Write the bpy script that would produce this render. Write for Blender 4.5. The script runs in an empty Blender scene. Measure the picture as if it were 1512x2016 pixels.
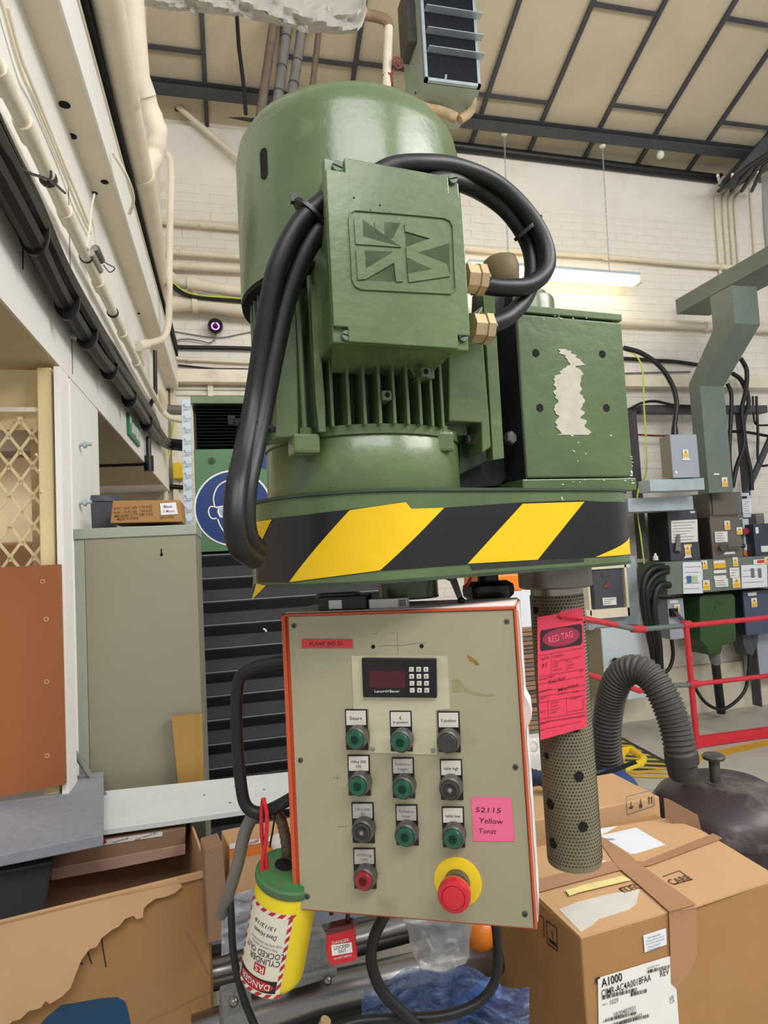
import bpy, bmesh, math, random
from mathutils import Vector, Matrix
random.seed(7)
SC = bpy.context.scene
COL = SC.collection
V = Vector
# ---------------------------------------------------------------- camera
F, CX, CY, H = 1260.0, 756.0, 1008.0, 1.6
CAM = V((0, 0, H))
RM = Matrix(((0.971167, 0.037, -0.235), (-0.232, -0.075, -0.970), (-0.053, 0.997, -0.064)))
def _fit():
    d = lambda x, y: V(((x-CX)/F, -(y-CY)/F, -1.0))
    yv = d(455, 1105).normalized(); h2 = d(1500, 1105-.0535*1045)
    z = yv.cross(h2).normalized()
    if z.y < 0: z = -z
    return Matrix((yv.cross(z), yv, z))
RM = _fit()
cam = bpy.data.cameras.new('camera'); camo = bpy.data.objects.new('camera', cam); COL.objects.link(camo)
camo.matrix_world = Matrix.Translation(CAM) @ RM.to_4x4()
cam.sensor_fit = 'VERTICAL'; cam.sensor_height = 32.0; cam.lens = 32.0*F/2016.0
cam.clip_start = .05; cam.clip_end = 60
SC.camera = camo
# ---------------------------------------------------------------- light
SC.view_settings.view_transform = 'Standard'; SC.view_settings.look = 'None'
SC.view_settings.exposure = 0.0; SC.view_settings.gamma = 1.0; SC.view_settings.use_curve_mapping = False
wd = bpy.data.worlds.new('world'); SC.world = wd; wd.use_nodes = True
wd.node_tree.nodes['Background'].inputs[0].default_value = (.97, .98, 1.0, 1)
wd.node_tree.nodes['Background'].inputs[1].default_value = 0.55
def area(name, loc, target, sx, sy, power, col=(1, 1, 1)):
    l = bpy.data.lights.new(name, 'AREA'); l.shape = 'RECTANGLE'; l.size = sx; l.size_y = sy; l.energy = power; l.color = col
    o = bpy.data.objects.new(name, l); COL.objects.link(o); o.location = loc
    o.rotation_euler = (V(target)-V(loc)).to_track_quat('-Z', 'Y').to_euler(); return o
area('roof_skylight', (3.8, -0.8, 4.6), (.6, 2.0, 1.4), 3.0, 1.6, 190, (1, .98, .94))
area('roof_skylight', (0.3, -2.2, 4.6), (.8, 4.2, 2.0), 3.0, 1.4, 130, (1, .99, .97))
area('bay_lamp', (-1.15, 2.15, 2.12), (-1.1, 2.3, 1.0), .5, .3, 7, (1, .9, .72))
# ---------------------------------------------------------------- picking helpers
def ray(px, py): return RM @ V(((px-CX)/F, -(py-CY)/F, -1.0))
def PD(px, py, t): return CAM + ray(px, py)*t
def PY(px, py, Y): r = ray(px, py); return CAM + r*(Y/r.y)
def PX(px, py, X): r = ray(px, py); return CAM + r*(X/r.x)
def PZ(px, py, z): r = ray(px, py); return CAM + r*((z-H)/r.z)
def proj(p):
    c = RM.transposed() @ (V(p)-CAM); return CX-F*c.x/c.z, CY+F*c.y/c.z
class Plane:
    """right u, up w, n towards the viewer"""
    def __init__(s, o, u, w=(0, 0, 1)):
        s.o = V(o); s.u = V(u).normalized(); s.w = V(w).normalized(); s.n = s.u.cross(s.w).normalized()
    def pt(s, a, b, c=0): return s.o+s.u*a+s.w*b+s.n*c
    def uv(s, px, py, c=0):
        r = ray(px, py); o = s.o+s.n*c; t = (o-CAM).dot(s.n)/r.dot(s.n); p = CAM+r*t-s.o
        return p.dot(s.u), p.dot(s.w)
    def at(s, px, py, c=0): a, b = s.uv(px, py, c); return s.pt(a, b, c)
def wallY(Y): return Plane((0, Y, 0), (1, 0, 0))
# ---------------------------------------------------------------- materials
def lin(h):
    h = h.lstrip('#'); c = [int(h[i:i+2], 16)/255 for i in (0, 2, 4)]
    return tuple(x/12.92 if x <= .04045 else ((x+.055)/1.055)**2.4 for x in c)+(1,)
MC = {}
def mat(name, c, rough=.6, metal=0, var=.12, scale=8, bump=0, bscale=40, c2=None, thr=None, emit=0, trans=0, alpha=1, coat=0, stretch=None):
    """noise-varied paint; c2+thr = second colour (chips, dirt, wear) above a noise threshold"""
    if name in MC: return MC[name]
    m = bpy.data.materials.new(name); MC[name] = m; m.use_nodes = True
    N, L = m.node_tree.nodes, m.node_tree.links; b = N['Principled BSDF']
    c = lin(c); b.inputs['Roughness'].default_value = rough; b.inputs['Metallic'].default_value = metal
    tc = N.new('ShaderNodeTexCoord'); src = tc.outputs['Object']
    if stretch:
        mp = N.new('ShaderNodeMapping'); mp.inputs['Scale'].default_value = stretch; L.new(src, mp.inputs[0]); src = mp.outputs[0]
    col = None
    if var > 0:
        n = N.new('ShaderNodeTexNoise'); n.inputs['Scale'].default_value = scale; n.inputs['Detail'].default_value = 5; L.new(src, n.inputs['Vector'])
        r = N.new('ShaderNodeValToRGB'); r.color_ramp.elements[0].position = .3; r.color_ramp.elements[1].position = .7
        r.color_ramp.elements[0].color = tuple(x*(1-var) for x in c[:3])+(1,); r.color_ramp.elements[1].color = tuple(min(1, x*(1+var)) for x in c[:3])+(1,)
        L.new(n.outputs[0], r.inputs[0]); col = r.outputs[0]
    if c2:
        n2 = N.new('ShaderNodeTexNoise'); n2.inputs['Scale'].default_value = scale*(2.2 if thr[0] > .62 else .8); n2.inputs['Detail'].default_value = 8; n2.inputs['Roughness'].default_value = .65
        L.new(src, n2.inputs['Vector'])
        mr = N.new('ShaderNodeMapRange'); mr.inputs[1].default_value = thr[0]; mr.inputs[2].default_value = thr[1]; L.new(n2.outputs[0], mr.inputs[0])
        mx = N.new('ShaderNodeMix'); mx.data_type = 'RGBA'; L.new(mr.outputs[0], mx.inputs[0])
        if col: L.new(col, mx.inputs[6])
        else: mx.inputs[6].default_value = c
        mx.inputs[7].default_value = lin(c2); col = mx.outputs[2]
    if col: L.new(col, b.inputs['Base Color'])
    else: b.inputs['Base Color'].default_value = c
    if bump:
        n = N.new('ShaderNodeTexNoise'); n.inputs['Scale'].default_value = bscale; n.inputs['Detail'].default_value = 4; L.new(src, n.inputs['Vector'])
        bp = N.new('ShaderNodeBump'); bp.inputs['Strength'].default_value = bump; bp.inputs['Distance'].default_value = .002
        L.new(n.outputs[0], bp.inputs['Height']); L.new(bp.outputs[0], b.inputs['Normal'])
    if emit:
        b.inputs['Emission Color'].default_value = c; b.inputs['Emission Strength'].default_value = emit
    if trans: b.inputs['Transmission Weight'].default_value = trans; b.inputs['IOR'].default_value = 1.3
    if alpha < 1: b.inputs['Alpha'].default_value = alpha
    if coat: b.inputs['Coat Weight'].default_value = coat; b.inputs['Coat Roughness'].default_value = .15
    return m
green = mat('green_machine_paint', '#596b43', .32, 0, .16, 9, .35, 60, '#65774f', (.60, .66), coat=.3)
greenchip = mat('green_chipped_paint', '#51653f', .36, 0, .18, 7, .5, 45, '#c9c4ad', (.70, .715), coat=.2)
greend = mat('dark_green_paint', '#33422c', .5, 0, .25, 12, .3, 60)
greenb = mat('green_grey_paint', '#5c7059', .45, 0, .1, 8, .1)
olive = mat('grey_green_steel', '#6d786e', .5, 0, .07, 9, .1)
oliveside = olive
black = mat('black_rubber', '#121214', .5, 0, .15, 30, .2, 120)
blackp = mat('black_plastic', '#0f0f12', .35, 0, .1, 20)
darkhole = mat('dark_void', '#060606', .9, 0, 0)
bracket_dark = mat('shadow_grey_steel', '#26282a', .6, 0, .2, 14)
brass = mat('brass_gland', '#c2ab82', .42, .4, .15, 30, .2)
steel = mat('worn_steel', '#9c9a92', .35, .75, .15, 25, .1)
steeld = mat('dark_steel', '#5c5a55', .45, .6, .2, 25, .1)
galv = mat('galvanised_steel', '#aebbc0', .5, .3, .1, 14)
chrome = mat('polished_tube', '#8f8d8b', .26, .95, .06, 10, .05, 200)
yellow = mat('hazard_yellow', '#e8bc00', .4, 0, .06, 12, .15, 40)
tapeblk = mat('hazard_black', '#151416', .36, 0, .2, 10, .3, 30)
plate = mat('beige_panel_plate', '#aaa286', .42, .15, .07, 5, .05, 60, '#8f8666', (.60, .72))
orange = mat('orange_enclosure', '#c4532c', .5, 0, .08, 12)
pinkdust = mat('dusty_orange_top', '#f8e2da', .8, 0, .12, 10, c2='#f4ebe6', thr=(.45, .6))  # dusty pink, whitened to make up for light blocked by the guard
alu = mat('aluminium_plate', '#cdc5a6', .35, .3, .12, 6, .05, 90, stretch=(1, 1, 8))
whitep = mat('white_label', '#e4e2dc', .6, 0, .03, 20)
paper = mat('white_paper', '#dfe2e8', .7, 0, .02, 20)
ink = mat('black_ink', '#1b1a1c', .7, 0, 0)
inkg = mat('grey_ink', '#6e6e72', .7, 0, 0)
whiteink = mat('white_ink', '#dcdcd8', .7, 0, 0)
redink = mat('red_ink', '#b5252a', .6, 0, 0)
redlab = mat('red_label', '#d43a3c', .5, 0, .05, 20)
redtag = mat('red_card', '#d43652', .6, 0, .04, 10)
tagink = mat('tag_ink', '#4c0f22', .7, 0, 0)
pinkn = mat('pink_note', '#f06c92', .7, 0, .03, 8)
btng = mat('green_button', '#17553c', .3, 0, .1, 30, coat=.3)
btnk = mat('black_button', '#3a3834', .45, 0, .15, 30)
btnr = mat('red_button', '#8e2027', .3, 0, .08, 30, coat=.3)
estr = mat('emergency_red', '#c2202c', .3, 0, .05, 20, coat=.3)
bez = mat('button_bezel', '#5a5650', .4, .3, .2, 30)
yelp = mat('yellow_plastic', '#e6c41c', .4, 0, .05, 12)
safety = mat('yellow_lockout', '#ecd21c', .35, 0, .04, 12)
lidg = mat('green_lid', '#1a8a42', .4, 0, .1, 10, c2='#4e6b48', thr=(.45, .6))
redpl = mat('red_plastic', '#c8232e', .35, 0, .05, 12)
card = mat('cardboard', '#a47a4b', .85, 0, .05, 5, .15, 80, '#a77e54', (.55, .75))
card2 = mat('cardboard_inner', '#c49c72', .85, 0, .06, 6, .2, 60)
cardd = mat('cardboard_dull', '#94745a', .85, 0, .06, 6, .2, 60)
ptape = mat('parcel_tape', '#a67a58', .3, 0, .08, 6, .1, 30)
wallp = mat('painted_brick', '#e6dfd3', .6, 0, .04, 3, .6, 60, '#d9cebc', (.55, .75))
wallj = mat('painted_mortar', '#dcd3c4', .7, 0, .05, 6, .5, 80)
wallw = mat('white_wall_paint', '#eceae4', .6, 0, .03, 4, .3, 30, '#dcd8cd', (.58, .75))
cream = mat('cream_gloss_paint', '#e4d9c2', .4, 0, .05, 6, .2, 30, '#cbbd9f', (.6, .75))
creamy = mat('yellow_cream_paint', '#e0cd9c', .5, 0, .04, 6)
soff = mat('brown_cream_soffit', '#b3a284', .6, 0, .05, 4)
ceilp = mat('ceiling_board', '#c9baa0', .85, 0, .05, 2.5, .4, 120)
dark = mat('dark_grey_steel', '#44464a', .55, 0, .12, 10)
cableblk = mat('black_cable', '#101013', .45, 0, .15, 25, .1)
lag = mat('lagging_cloth', '#ded3be', .8, 0, .07, 8, .8, 18, '#b9a88d', (.62, .75))
fabric = mat('crumpled_foil_cloth', '#d6d2ca', .6, 0, .1, 8, 1.0, 12)
floorm = mat('concrete_floor', '#b5b1a3', .6, 0, .08, 3, .15, 30, '#9c978a', (.55, .75))
floory = mat('yellow_floor_paint', '#c79a2e', .7, 0, .1, 10)
lockerm = mat('grey_green_locker', '#9ba192', .45, 0, .03, 4)
lockerd = mat('grey_green_locker_side', '#8f8b76', .45, 0, .04, 3)
woodm = mat('varnished_board', '#98592f', .55, 0, .16, 3, .1, 40, '#8b4f2c', (.55, .7), stretch=(1, 1, .25))
ply = mat('pine_board', '#a88041', .6, 0, .12, 6, stretch=(4, 4, .6))
whiteb = mat('white_board', '#dfe5e2', .5, 0, .05, 9, c2='#b7bcb8', thr=(.66, .75))
foam = mat('grey_foam', '#8f9199', .9, 0, .08, 60, .5, 300)
foams = mat('grey_foam_edge', '#7d7f84', .9, 0, .08, 60, .5, 300)
redrail = mat('red_rail_paint', '#d32f3c', .4, 0, .08, 12)
drum = mat('dark_drum', '#3c2f33', .45, .1, .15, 5, .1, 40, '#7d7a72', (.47, .66), coat=.1)
hosem = mat('grey_hose', '#4a4744', .55, 0, .12, 20)
bluep = mat('blue_plastic', '#2c4a86', .4, 0, .1, 12)
bluebox = mat('blue_grey_metal', '#49536a', .4, 0, .06, 8)
dgrey = mat('dark_grey_metal', '#4b4e55', .4, .1, .06, 8)
brown = mat('brown_grey_metal', '#6f675d', .45, .1, .06, 8)
lgrey = mat('light_grey_metal', '#a3a8b4', .45, .1, .04, 8)
pale = mat('pale_blue_grey', '#c3ced4', .45, 0, .03, 8)
wgreen = mat('cast_green', '#2f5128', .45, 0, .12, 8, .2)
signblue = mat('sign_blue', '#15356f', .4, 0, .03, 8)
signg = mat('sign_green', '#1e7a55', .5, 0, .03, 8)
warn = mat('warning_yellow', '#f0b51e', .5, 0, 0)
lamp = mat('tube_light', '#fff0c4', .5, 0, 0, emit=6)
purple = mat('violet_led', '#c070f0', .5, 0, 0, emit=2.5)
clear = mat('clear_plastic', '#e8eef2', .12, 0, 0, trans=.75, alpha=.55)
clearb = mat('blue_film', '#8eb0e0', .2, 0, .2, 10, .8, 14, trans=.5, alpha=.7)
org = mat('orange_plastic', '#e07a1e', .4, 0, .08, 10)
castm = mat('rough_casting', '#7d7e7c', .55, .3, .25, 60, 1.0, 90)
rust = mat('rusty_valve', '#7a3d38', .6, .1, .25, 20)
bellow = mat('bellows_cloth', '#2b2c30', .75, 0, .15, 10, .4, 30)
heater = mat('pale_green_casing', '#a3b09c', .5, 0, .06, 6)
deepblue = mat('coil_dark', '#0c1222', .7, 0, .2, 40)
bag = mat('white_bag', '#dde3ea', .35, 0, .06, 6, .8, 14)
earth = mat('earth_wire', '#c6cf4a', .5, 0, .1, 20)
woodcase = mat('pipe_brown', '#6d5f52', .6, 0, .2, 12)
pipegrey = mat('pipe_grey', '#77736f', .5, 0, .12, 12)
# ---------------------------------------------------------------- mesh helpers
class MB:
    def __init__(s): s.b = bmesh.new()
    def hexa(s, P):           # 8 points: bottom 4 ccw, top 4 ccw
        v = [s.b.verts.new(p) for p in P]
        for f in ((0, 3, 2, 1), (4, 5, 6, 7), (0, 1, 5, 4), (1, 2, 6, 5), (2, 3, 7, 6), (3, 0, 4, 7)): s.b.faces.new([v[i] for i in f])
        return s
    def box(s, p, q, bev=0):
        x0, y0, z0 = [min(a, b) for a, b in zip(p, q)]; x1, y1, z1 = [max(a, b) for a, b in zip(p, q)]
        s.hexa([(x0, y0, z0), (x1, y0, z0), (x1, y1, z0), (x0, y1, z0), (x0, y0, z1), (x1, y0, z1), (x1, y1, z1), (x0, y1, z1)])
        if bev: s.bev(bev)
        return s
    def pbox(s, pl, a0, b0, a1, b1, c0, c1):
        P = pl.pt; c0, c1 = max(c0, c1), min(c0, c1); a0, a1 = min(a0, a1), max(a0, a1); b0, b1 = min(b0, b1), max(b0, b1)
        return s.hexa([P(a0, b0, c0), P(a1, b0, c0), P(a1, b0, c1), P(a0, b0, c1), P(a0, b1, c0), P(a1, b1, c0), P(a1, b1, c1), P(a0, b1, c1)])
    def bev(s, w, seg=2, ang=.6):
        s.b.normal_update()
        e = [e for e in s.b.edges if len(e.link_faces) == 2 and e.calc_face_angle(0) > ang]
        bmesh.ops.bevel(s.b, geom=e, offset=w, segments=seg, affect='EDGES', profile=.5, clamp_overlap=True); return s
    def prism(s, pts, off):   # pts: 3D polygon, off: extrusion vector
        off = V(off); pts = [V(p) for p in pts]; n = len(pts)
        nn = V((0, 0, 0))
        for i in range(n): nn += pts[i].cross(pts[(i+1) % n])
        if nn.dot(off) > 0: pts.reverse()
        a = [s.b.verts.new(p) for p in pts]; c = [s.b.verts.new(p+off) for p in pts]
        s.b.faces.new(a)
        s.b.faces.new(c[::-1])
        for i in range(n): s.b.faces.new((a[(i+1) % n], a[i], c[i], c[(i+1) % n]))
        return s
    def rings(s, R, capa=True, capb=True):
        prev = None; first = None
        for r in R:
            v = [s.b.verts.new(p) for p in r]
            if prev:
                n = len(v)
                for i in range(n): s.b.faces.new((prev[i], prev[(i+1) % n], v[(i+1) % n], v[i]))
            else: first = v
            prev = v
        if capa: s.b.faces.new(first[::-1])
        if capb: s.b.faces.new(prev)
        return s
    def lathe(s, o, axis, prof, seg=32, capa=True, capb=True):   # prof: (radius, height)
        o = V(o); ax = V(axis).normalized(); t = V((1, 0, 0)) if abs(ax.x) < .9 else V((0, 1, 0))
        x = ax.cross(t).normalized(); y = ax.cross(x)
        return s.rings([[o+ax*h+(x*math.cos(k*2*math.pi/seg)+y*math.sin(k*2*math.pi/seg))*max(r, 1e-4) for k in range(seg)] for r, h in prof], capa, capb)
    def cyl(s, p, q, r, seg=16, r2=None):
        p, q = V(p), V(q); L = (q-p).length
        return s.lathe(p, q-p, [(r, 0), (r if r2 is None else r2, L)], seg)
    def tube(s, pts, r, seg=8, closed=False):
        pts = [V(p) for p in pts]; n = len(pts); R = []; x = None
        rr = r if isinstance(r, (list, tuple)) else [r]*n
        for i, p in enumerate(pts):
            t = (pts[min(i+1, n-1)]-pts[max(i-1, 0)]).normalized()
            if x is None: x = t.cross(V((0, 0, 1)) if abs(t.z) < .9 else V((1, 0, 0))).normalized()
            else: x = (x-t*x.dot(t)).normalized()
            y = t.cross(x)
            R.append([p+(x*math.cos(k*2*math.pi/seg)+y*math.sin(k*2*math.pi/seg))*rr[i] for k in range(seg)])
        return s.rings(R)
    def sphere(s, c, r, sx=1, sz=1, seg=20, rg=12):
        return s.rings([[V(c)+V((math.sin(a)*math.cos(k*2*math.pi/seg)*r*sx, math.sin(a)*math.sin(k*2*math.pi/seg)*r*sx, -math.cos(a)*r*sz)) for k in range(seg)] for a in [max(.02, min(math.pi-.02, math.pi*i/rg)) for i in range(rg+1)]])
def smooth(pts, k=6):         # catmull-rom through the points
    pts = [V(p) for p in pts]; P = [pts[0]*2-pts[1]]+pts+[pts[-1]*2-pts[-2]]; o = []
    for i in range(1, len(P)-2):
        for j in range(k):
            t = j/k; a, b, c, d = P[i-1:i+3]
            o.append(.5*((2*b)+(c-a)*t+(2*a-5*b+4*c-d)*t*t+(3*b-a-3*c+d)*t**3))
    return o+[pts[-1]]
def obj(name, mb, m, parent=None, label=None, cat=None, group=None, kind=None, sm=False):
    if isinstance(mb, MB):
        me = bpy.data.meshes.new(name); mb.b.normal_update(); mb.b.to_mesh(me); mb.b.free()
    else: me = mb
    if sm:
        for p in me.polygons: p.use_smooth = True
        try: me.set_sharp_from_angle(angle=.7)
        except Exception: pass
    if not me.materials and m: me.materials.append(m)
    o = bpy.data.objects.new(name, me); COL.objects.link(o)
    if parent: o.parent = parent
    for k, v in (('label', label), ('category', cat), ('group', group), ('kind', kind)):
        if v: o[k] = v
    return o
def thing(name, label, cat, group=None, kind=None):
    o = bpy.data.objects.new(name, None); COL.objects.link(o); o.empty_display_size = .05
    for k, v in (('label', label), ('category', cat), ('group', group), ('kind', kind)):
        if v: o[k] = v
    return o
def struct(name, mb, m, **k): return obj(name, mb, m, kind='structure', **k)
def poly(pl, px, c, th, bev=0, m=None):    # prism on a plane from picked points, front at c, thickness th behind
    mb = MB(); mb.prism([pl.at(x, y, c) for x, y in px], -pl.n*th)
    if bev: mb.bev(bev)
    return mb
def rect(pl, x0, y0, x1, y1, c, th, bev=0):  # opposite picked corners
    a0, b1 = pl.uv(x0, y0, c); a1, b0 = pl.uv(x1, y1, c); mb = MB(); mb.pbox(pl, a0, b0, a1, b1, c, c-th)
    if bev: mb.bev(bev)
    return mb
_font = {}
def textmesh(s, spacing=1.0):
    key = (s, spacing)
    if key in _font: return _font[key]
    cu = bpy.data.curves.new('t', 'FONT'); cu.body = s; cu.resolution_u = 2; cu.offset = .003; cu.space_character = spacing; cu.align_x = 'CENTER'
    o = bpy.data.objects.new('t', cu); COL.objects.link(o); bpy.context.view_layer.update()
    me = bpy.data.meshes.new_from_object(o.evaluated_get(bpy.context.evaluated_depsgraph_get()))
    vs = [v.co.copy() for v in me.vertices]; fs = [tuple(p.vertices) for p in me.polygons]
    bpy.data.objects.remove(o); bpy.data.curves.remove(cu); bpy.data.meshes.remove(me)
    _font[key] = (vs, fs); return vs, fs
def text_to(mb, s, fn, a, b, hgt, wid=None, shear=0, rot=0, spacing=1.0):
    """text centred at (a,b), cap height hgt, optional total width; fn maps (a,b) to a 3D point"""
    vs, fs = textmesh(s, spacing)
    if not vs: return mb
    x0, x1 = min(v.x for v in vs), max(v.x for v in vs); y0, y1 = min(v.y for v in vs), max(v.y for v in vs)
    k = hgt/.69; kx = (wid/(x1-x0)) if wid else k; cr, sr = math.cos(rot), math.sin(rot); nv = []
    for v in vs:
        x = (v.x-(x0+x1)/2)*kx; y = (v.y-.345)*k; x += shear*y
        nv.append(mb.b.verts.new(fn(a+x*cr-y*sr, b+x*sr+y*cr)))
    for f in fs:
        try: mb.b.faces.new([nv[i] for i in f])
        except Exception: pass
    return mb
def ptext(pl, s, px, py, hpx, c, m, parent, wpx=None, shear=0, rot=0, name='lettering', spacing=1.0):
    a, b = pl.uv(px, py, c); a2, b2 = pl.uv(px, py-hpx, c); h = abs(b2-b); w = None
    if wpx: w = abs(pl.uv(px+wpx/2, py, c)[0]-pl.uv(px-wpx/2, py, c)[0])
    mb = MB(); text_to(mb, s, lambda x, y: pl.pt(x, y, c), a, b, h, w, shear, rot, spacing)
    return obj(name, mb, m, parent)
def lines(pl, L, wpx, c, m, parent, name='printed_line'):
    mb = MB()
    for (x0, y0, x1, y1) in L:
        p, q = pl.at(x0, y0, c), pl.at(x1, y1, c); d = (q-p).normalized().cross(pl.n)*(wpx*(p-CAM).length/F/2)
        v = [mb.b.verts.new(t) for t in (p-d, q-d, q+d, p+d)]; mb.b.faces.new(v)
    return obj(name, mb, m, parent)
D = 5.17
# ================================================================ SETTING
TH = math.radians(21.3); CU = V((0, -math.cos(TH), math.sin(TH))); CN = V((0, -math.sin(TH), -math.cos(TH)))
def cpt(x, s, off=0): return V((x, D, 5.17))+CU*s+CN*off      # s: metres up the slope from the eave
fl = MB(); fl.box((-1.9, -1.5, -.1), (7.5, D, 0)); floor = struct('floor', fl, floorm)
mb = MB()
for (a, b, w) in ((PZ(1245, 1522, 0), PZ(1512, 1462, 0), .05), (PZ(1245, 1522, 0), PZ(1150, 1530, 0), .05)):
    d = (b-a).normalized(); n = V((-d.y, d.x, 0))*w; a.z = b.z = .001; mb.prism([a-n, b+d*1.2-n, b+d*1.2+n, a+n], (0, 0, .002))
obj('yellow_line', mb, floory, floor)
# hazard floor marking: stripes painted on the floor beside the drum
mb = MB(); mb.prism([PZ(x, y, .001) for x, y in ((1100, 1440), (1180, 1428), (1325, 1505), (1330, 1512), (1100, 1530))], (0, 0, .002)); obj('hazard_marking', mb, mat('worn_black_floor', '#3c3833', .7), floor)
for k in range(11):
    y = 1438+k*8.5; x1 = 1188+(y-1434)*1.85
    if x1 > 1322: x1 = 1322
    mb = MB(); mb.prism([PZ(px, py, .0035) for px, py in ((1100, y-4), (x1, y+2+k*.4), (x1+8, y+6+k*.4), (1100, y))], (0, 0, .001)); obj('hazard_stripe', mb, mat('floor_stripe', '#caa93c', .7), floor)
# back wall: body, beam band, then single bricks
bw = MB(); bw.box((-1.9, D+.0035, 0), (7.5, D+.3, 5.6)); wall = struct('wall_back', bw, wallj)
mb = MB(); mb.hexa([(-.45, D-.0, 4.72), (7.5, D-.0, 4.66), (7.5, D+.3, 4.66), (-.45, D+.3, 4.72), (-.45, D-.03, 5.12), (7.5, D-.03, 5.12), (7.5, D+.3, 5.12), (-.45, D+.3, 5.12)]); obj('rendered_band', mb, wallp, wall)
def brickmesh():
    m = MB(); m.box((-.111, 0, -.036), (.111, .02, .036)); m.bev(.0035, 1, .6); me = bpy.data.meshes.new('brick'); m.b.to_mesh(me); m.b.free(); me.materials.append(wallp); return me
bm_ = brickmesh(); cand = []
for r in range(63):
    z = .0375+r*.075
    for q in range(36):
        x = -.40+q*.225+(.1125 if r % 2 else 0)
        px, py = proj((x, D, z)); vis = (880 < px < 1530 and 290 < py < 700) or (340 < px < 480 and 440 < py < 720)
        cand.append((0 if vis else 1, abs(px-1200)+abs(py-450)*1.5 if px > 800 else 250+abs(py-600), x, z))
cand.sort(); rest = MB()
for i, (f_, _, x, z) in enumerate(cand):
    j = random.uniform(-.0015, .0025)
    if i < 300:
        o = bpy.data.objects.new('brick', bm_); COL.objects.link(o); o.location = (x, D+j, z); o.rotation_euler = (0, random.uniform(-.004, .004), random.uniform(-.003, .003)); o.parent = wall
    else: rest.box((x-.111, D+j, z-.036), (x+.111, D+.02, z+.036))
obj('brick_infill', rest, wallp, wall, kind='stuff')
mb = MB(); mb.box((-1.9, D-.06, 0), (7.5, D+.012, .42)); obj('plinth_render', mb, mat('dirty_plinth', '#d5cbb6', .7, 0, .08, 5, .4, 30, '#a79c88', (.6, .72)), wall)
# ceiling: boards between dark ribs, staggered cross battens
ce = MB(); ce.prism([cpt(-1.9, -.1, -.03), cpt(7.5, -.1, -.03), cpt(7.5, 2.9, -.03), cpt(-1.9, 2.9, -.03)], -CN*.06); ceil = struct('ceiling', ce, dark)
ribs = [-1.75+.567*k+.551 for k in range(16)]
ribs = [-.06+.568*(k-3) for k in range(17)]
for i, x in enumerate(ribs):
    mb = MB(); mb.prism([cpt(x-.017, -.02, 0), cpt(x+.017, -.02, 0), cpt(x+.017, 2.9, 0), cpt(x-.017, 2.9, 0)], CN*.02); obj('ceiling_rib', mb, dark, ceil)
    if i == len(ribs)-1: break
    s = -.02; first = {4: .6, 7: .5, 8: 1.25, 9: .55, 10: 1.3, 11: .52, 12: 1.2, 6: .5, 5: .62}.get(i, 1.0 if i % 2 else .55)
    cuts = [first]+[first+1.2*k for k in (1, 2)]
    for c in [c for c in cuts if c < 2.9]+[2.9]:
        mb = MB(); mb.prism([cpt(x+.012, s+.006, -.01), cpt(x+.556, s+.006, -.01), cpt(x+.556, c-.006, -.01), cpt(x+.012, c-.006, -.01)], -CN*.02); obj('ceiling_board', mb, ceilp, ceil)
        if c < 2.9:
            mb = MB(); mb.prism([cpt(x+.017, c-.016, 0), cpt(x+.551, c-.016, 0), cpt(x+.551, c+.016, 0), cpt(x+.017, c+.016, 0)], CN*.014); obj('cross_batten', mb, dark, ceil)
        s = c
# purlin (dark rolled-steel channel) under the boards
s0 = .30
mb = MB(); mb.prism([cpt(-1.2, s0-.05, .022), cpt(-1.2, s0+.05, .022), cpt(-1.2, s0+.05, .03), cpt(-1.2, s0-.035, .03), cpt(-1.2, s0-.035, .075), cpt(-1.2, s0+.04, .075), cpt(-1.2, s0+.04, .085), cpt(-1.2, s0-.05, .085)], (8.6, 0, 0))
struct('trim_1', mb, dark, label='dark steel purlin running under the roof boards')
mb = MB(); mb.cyl(PY(852, 283, D-.06), PY(1413, 352, D-.06), .042, 16); mb.cyl(PY(1410, 352, D-.06), PY(1420, 344, D-.06), .02, 10)
obj('black_pipe', mb, cableblk, None, 'black eaves pipe running along top of the back wall right of the motor', 'pipe', sm=True)
mb = MB(); mb.tube([PY(370, 212, D-.05), PY(440, 225, D-.05), PY(530, 238, D-.05)], .03, 10); obj('black_pipe', mb, dark, None, 'dark eaves tube at top of the back wall, left of the motor', 'pipe', sm=True)
# sloping timber/steel rafter at the right corner with cable bunch
mb = MB(); mb.prism([PY(x, y, 4.75) for x, y in ((1545, 225), (1512, 262), (1472, 309), (1444, 342), (1470, 350), (1545, 312))], (0, .2, 0)); struct('trim_2', mb, dark, label='dark end rafter in the corner above the wall conduits')
# left wall: a lintel band over open bays, pillar, end cheeks
WX = -.437
Z0 = 2.16
mb = MB(); mb.box((WX-.75, .9, Z0), (WX, D, 4.9)); wl = struct('wall_left', mb, wallw)
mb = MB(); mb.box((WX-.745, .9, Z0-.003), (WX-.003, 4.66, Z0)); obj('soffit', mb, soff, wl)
mb = MB(); mb.box((WX-.09, 1.99, 0), (WX, 2.40, Z0)); mb.bev(.006); obj('pillar', mb, wallw, wl)
mb = MB(); mb.box((WX-.09, 1.93, 0), (WX-.012, 1.99, Z0)); obj('pillar_edge', mb, soff, wl)  # brown tone paints the pillar's shadowed side
mb = MB(); mb.box((-1.9, D-.05, 0), (-1.86, D, 5)); mb.box((-1.9, .9, 0), (-1.85, D, 5)); struct('wall_recess', mb, wallp)
for (x, y) in ((160, 876), (160, 990), (142, 663)):
    p = PX(x-4, y, WX); mb = MB(); mb.cyl(p, p+V((.035, 0, .002)), .0055, 10); mb.cyl(p+V((.012, 0, 0)), p+V((.02, 0, 0)), .011, 6)
    obj('bolt', mb, galv, wl)
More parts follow.
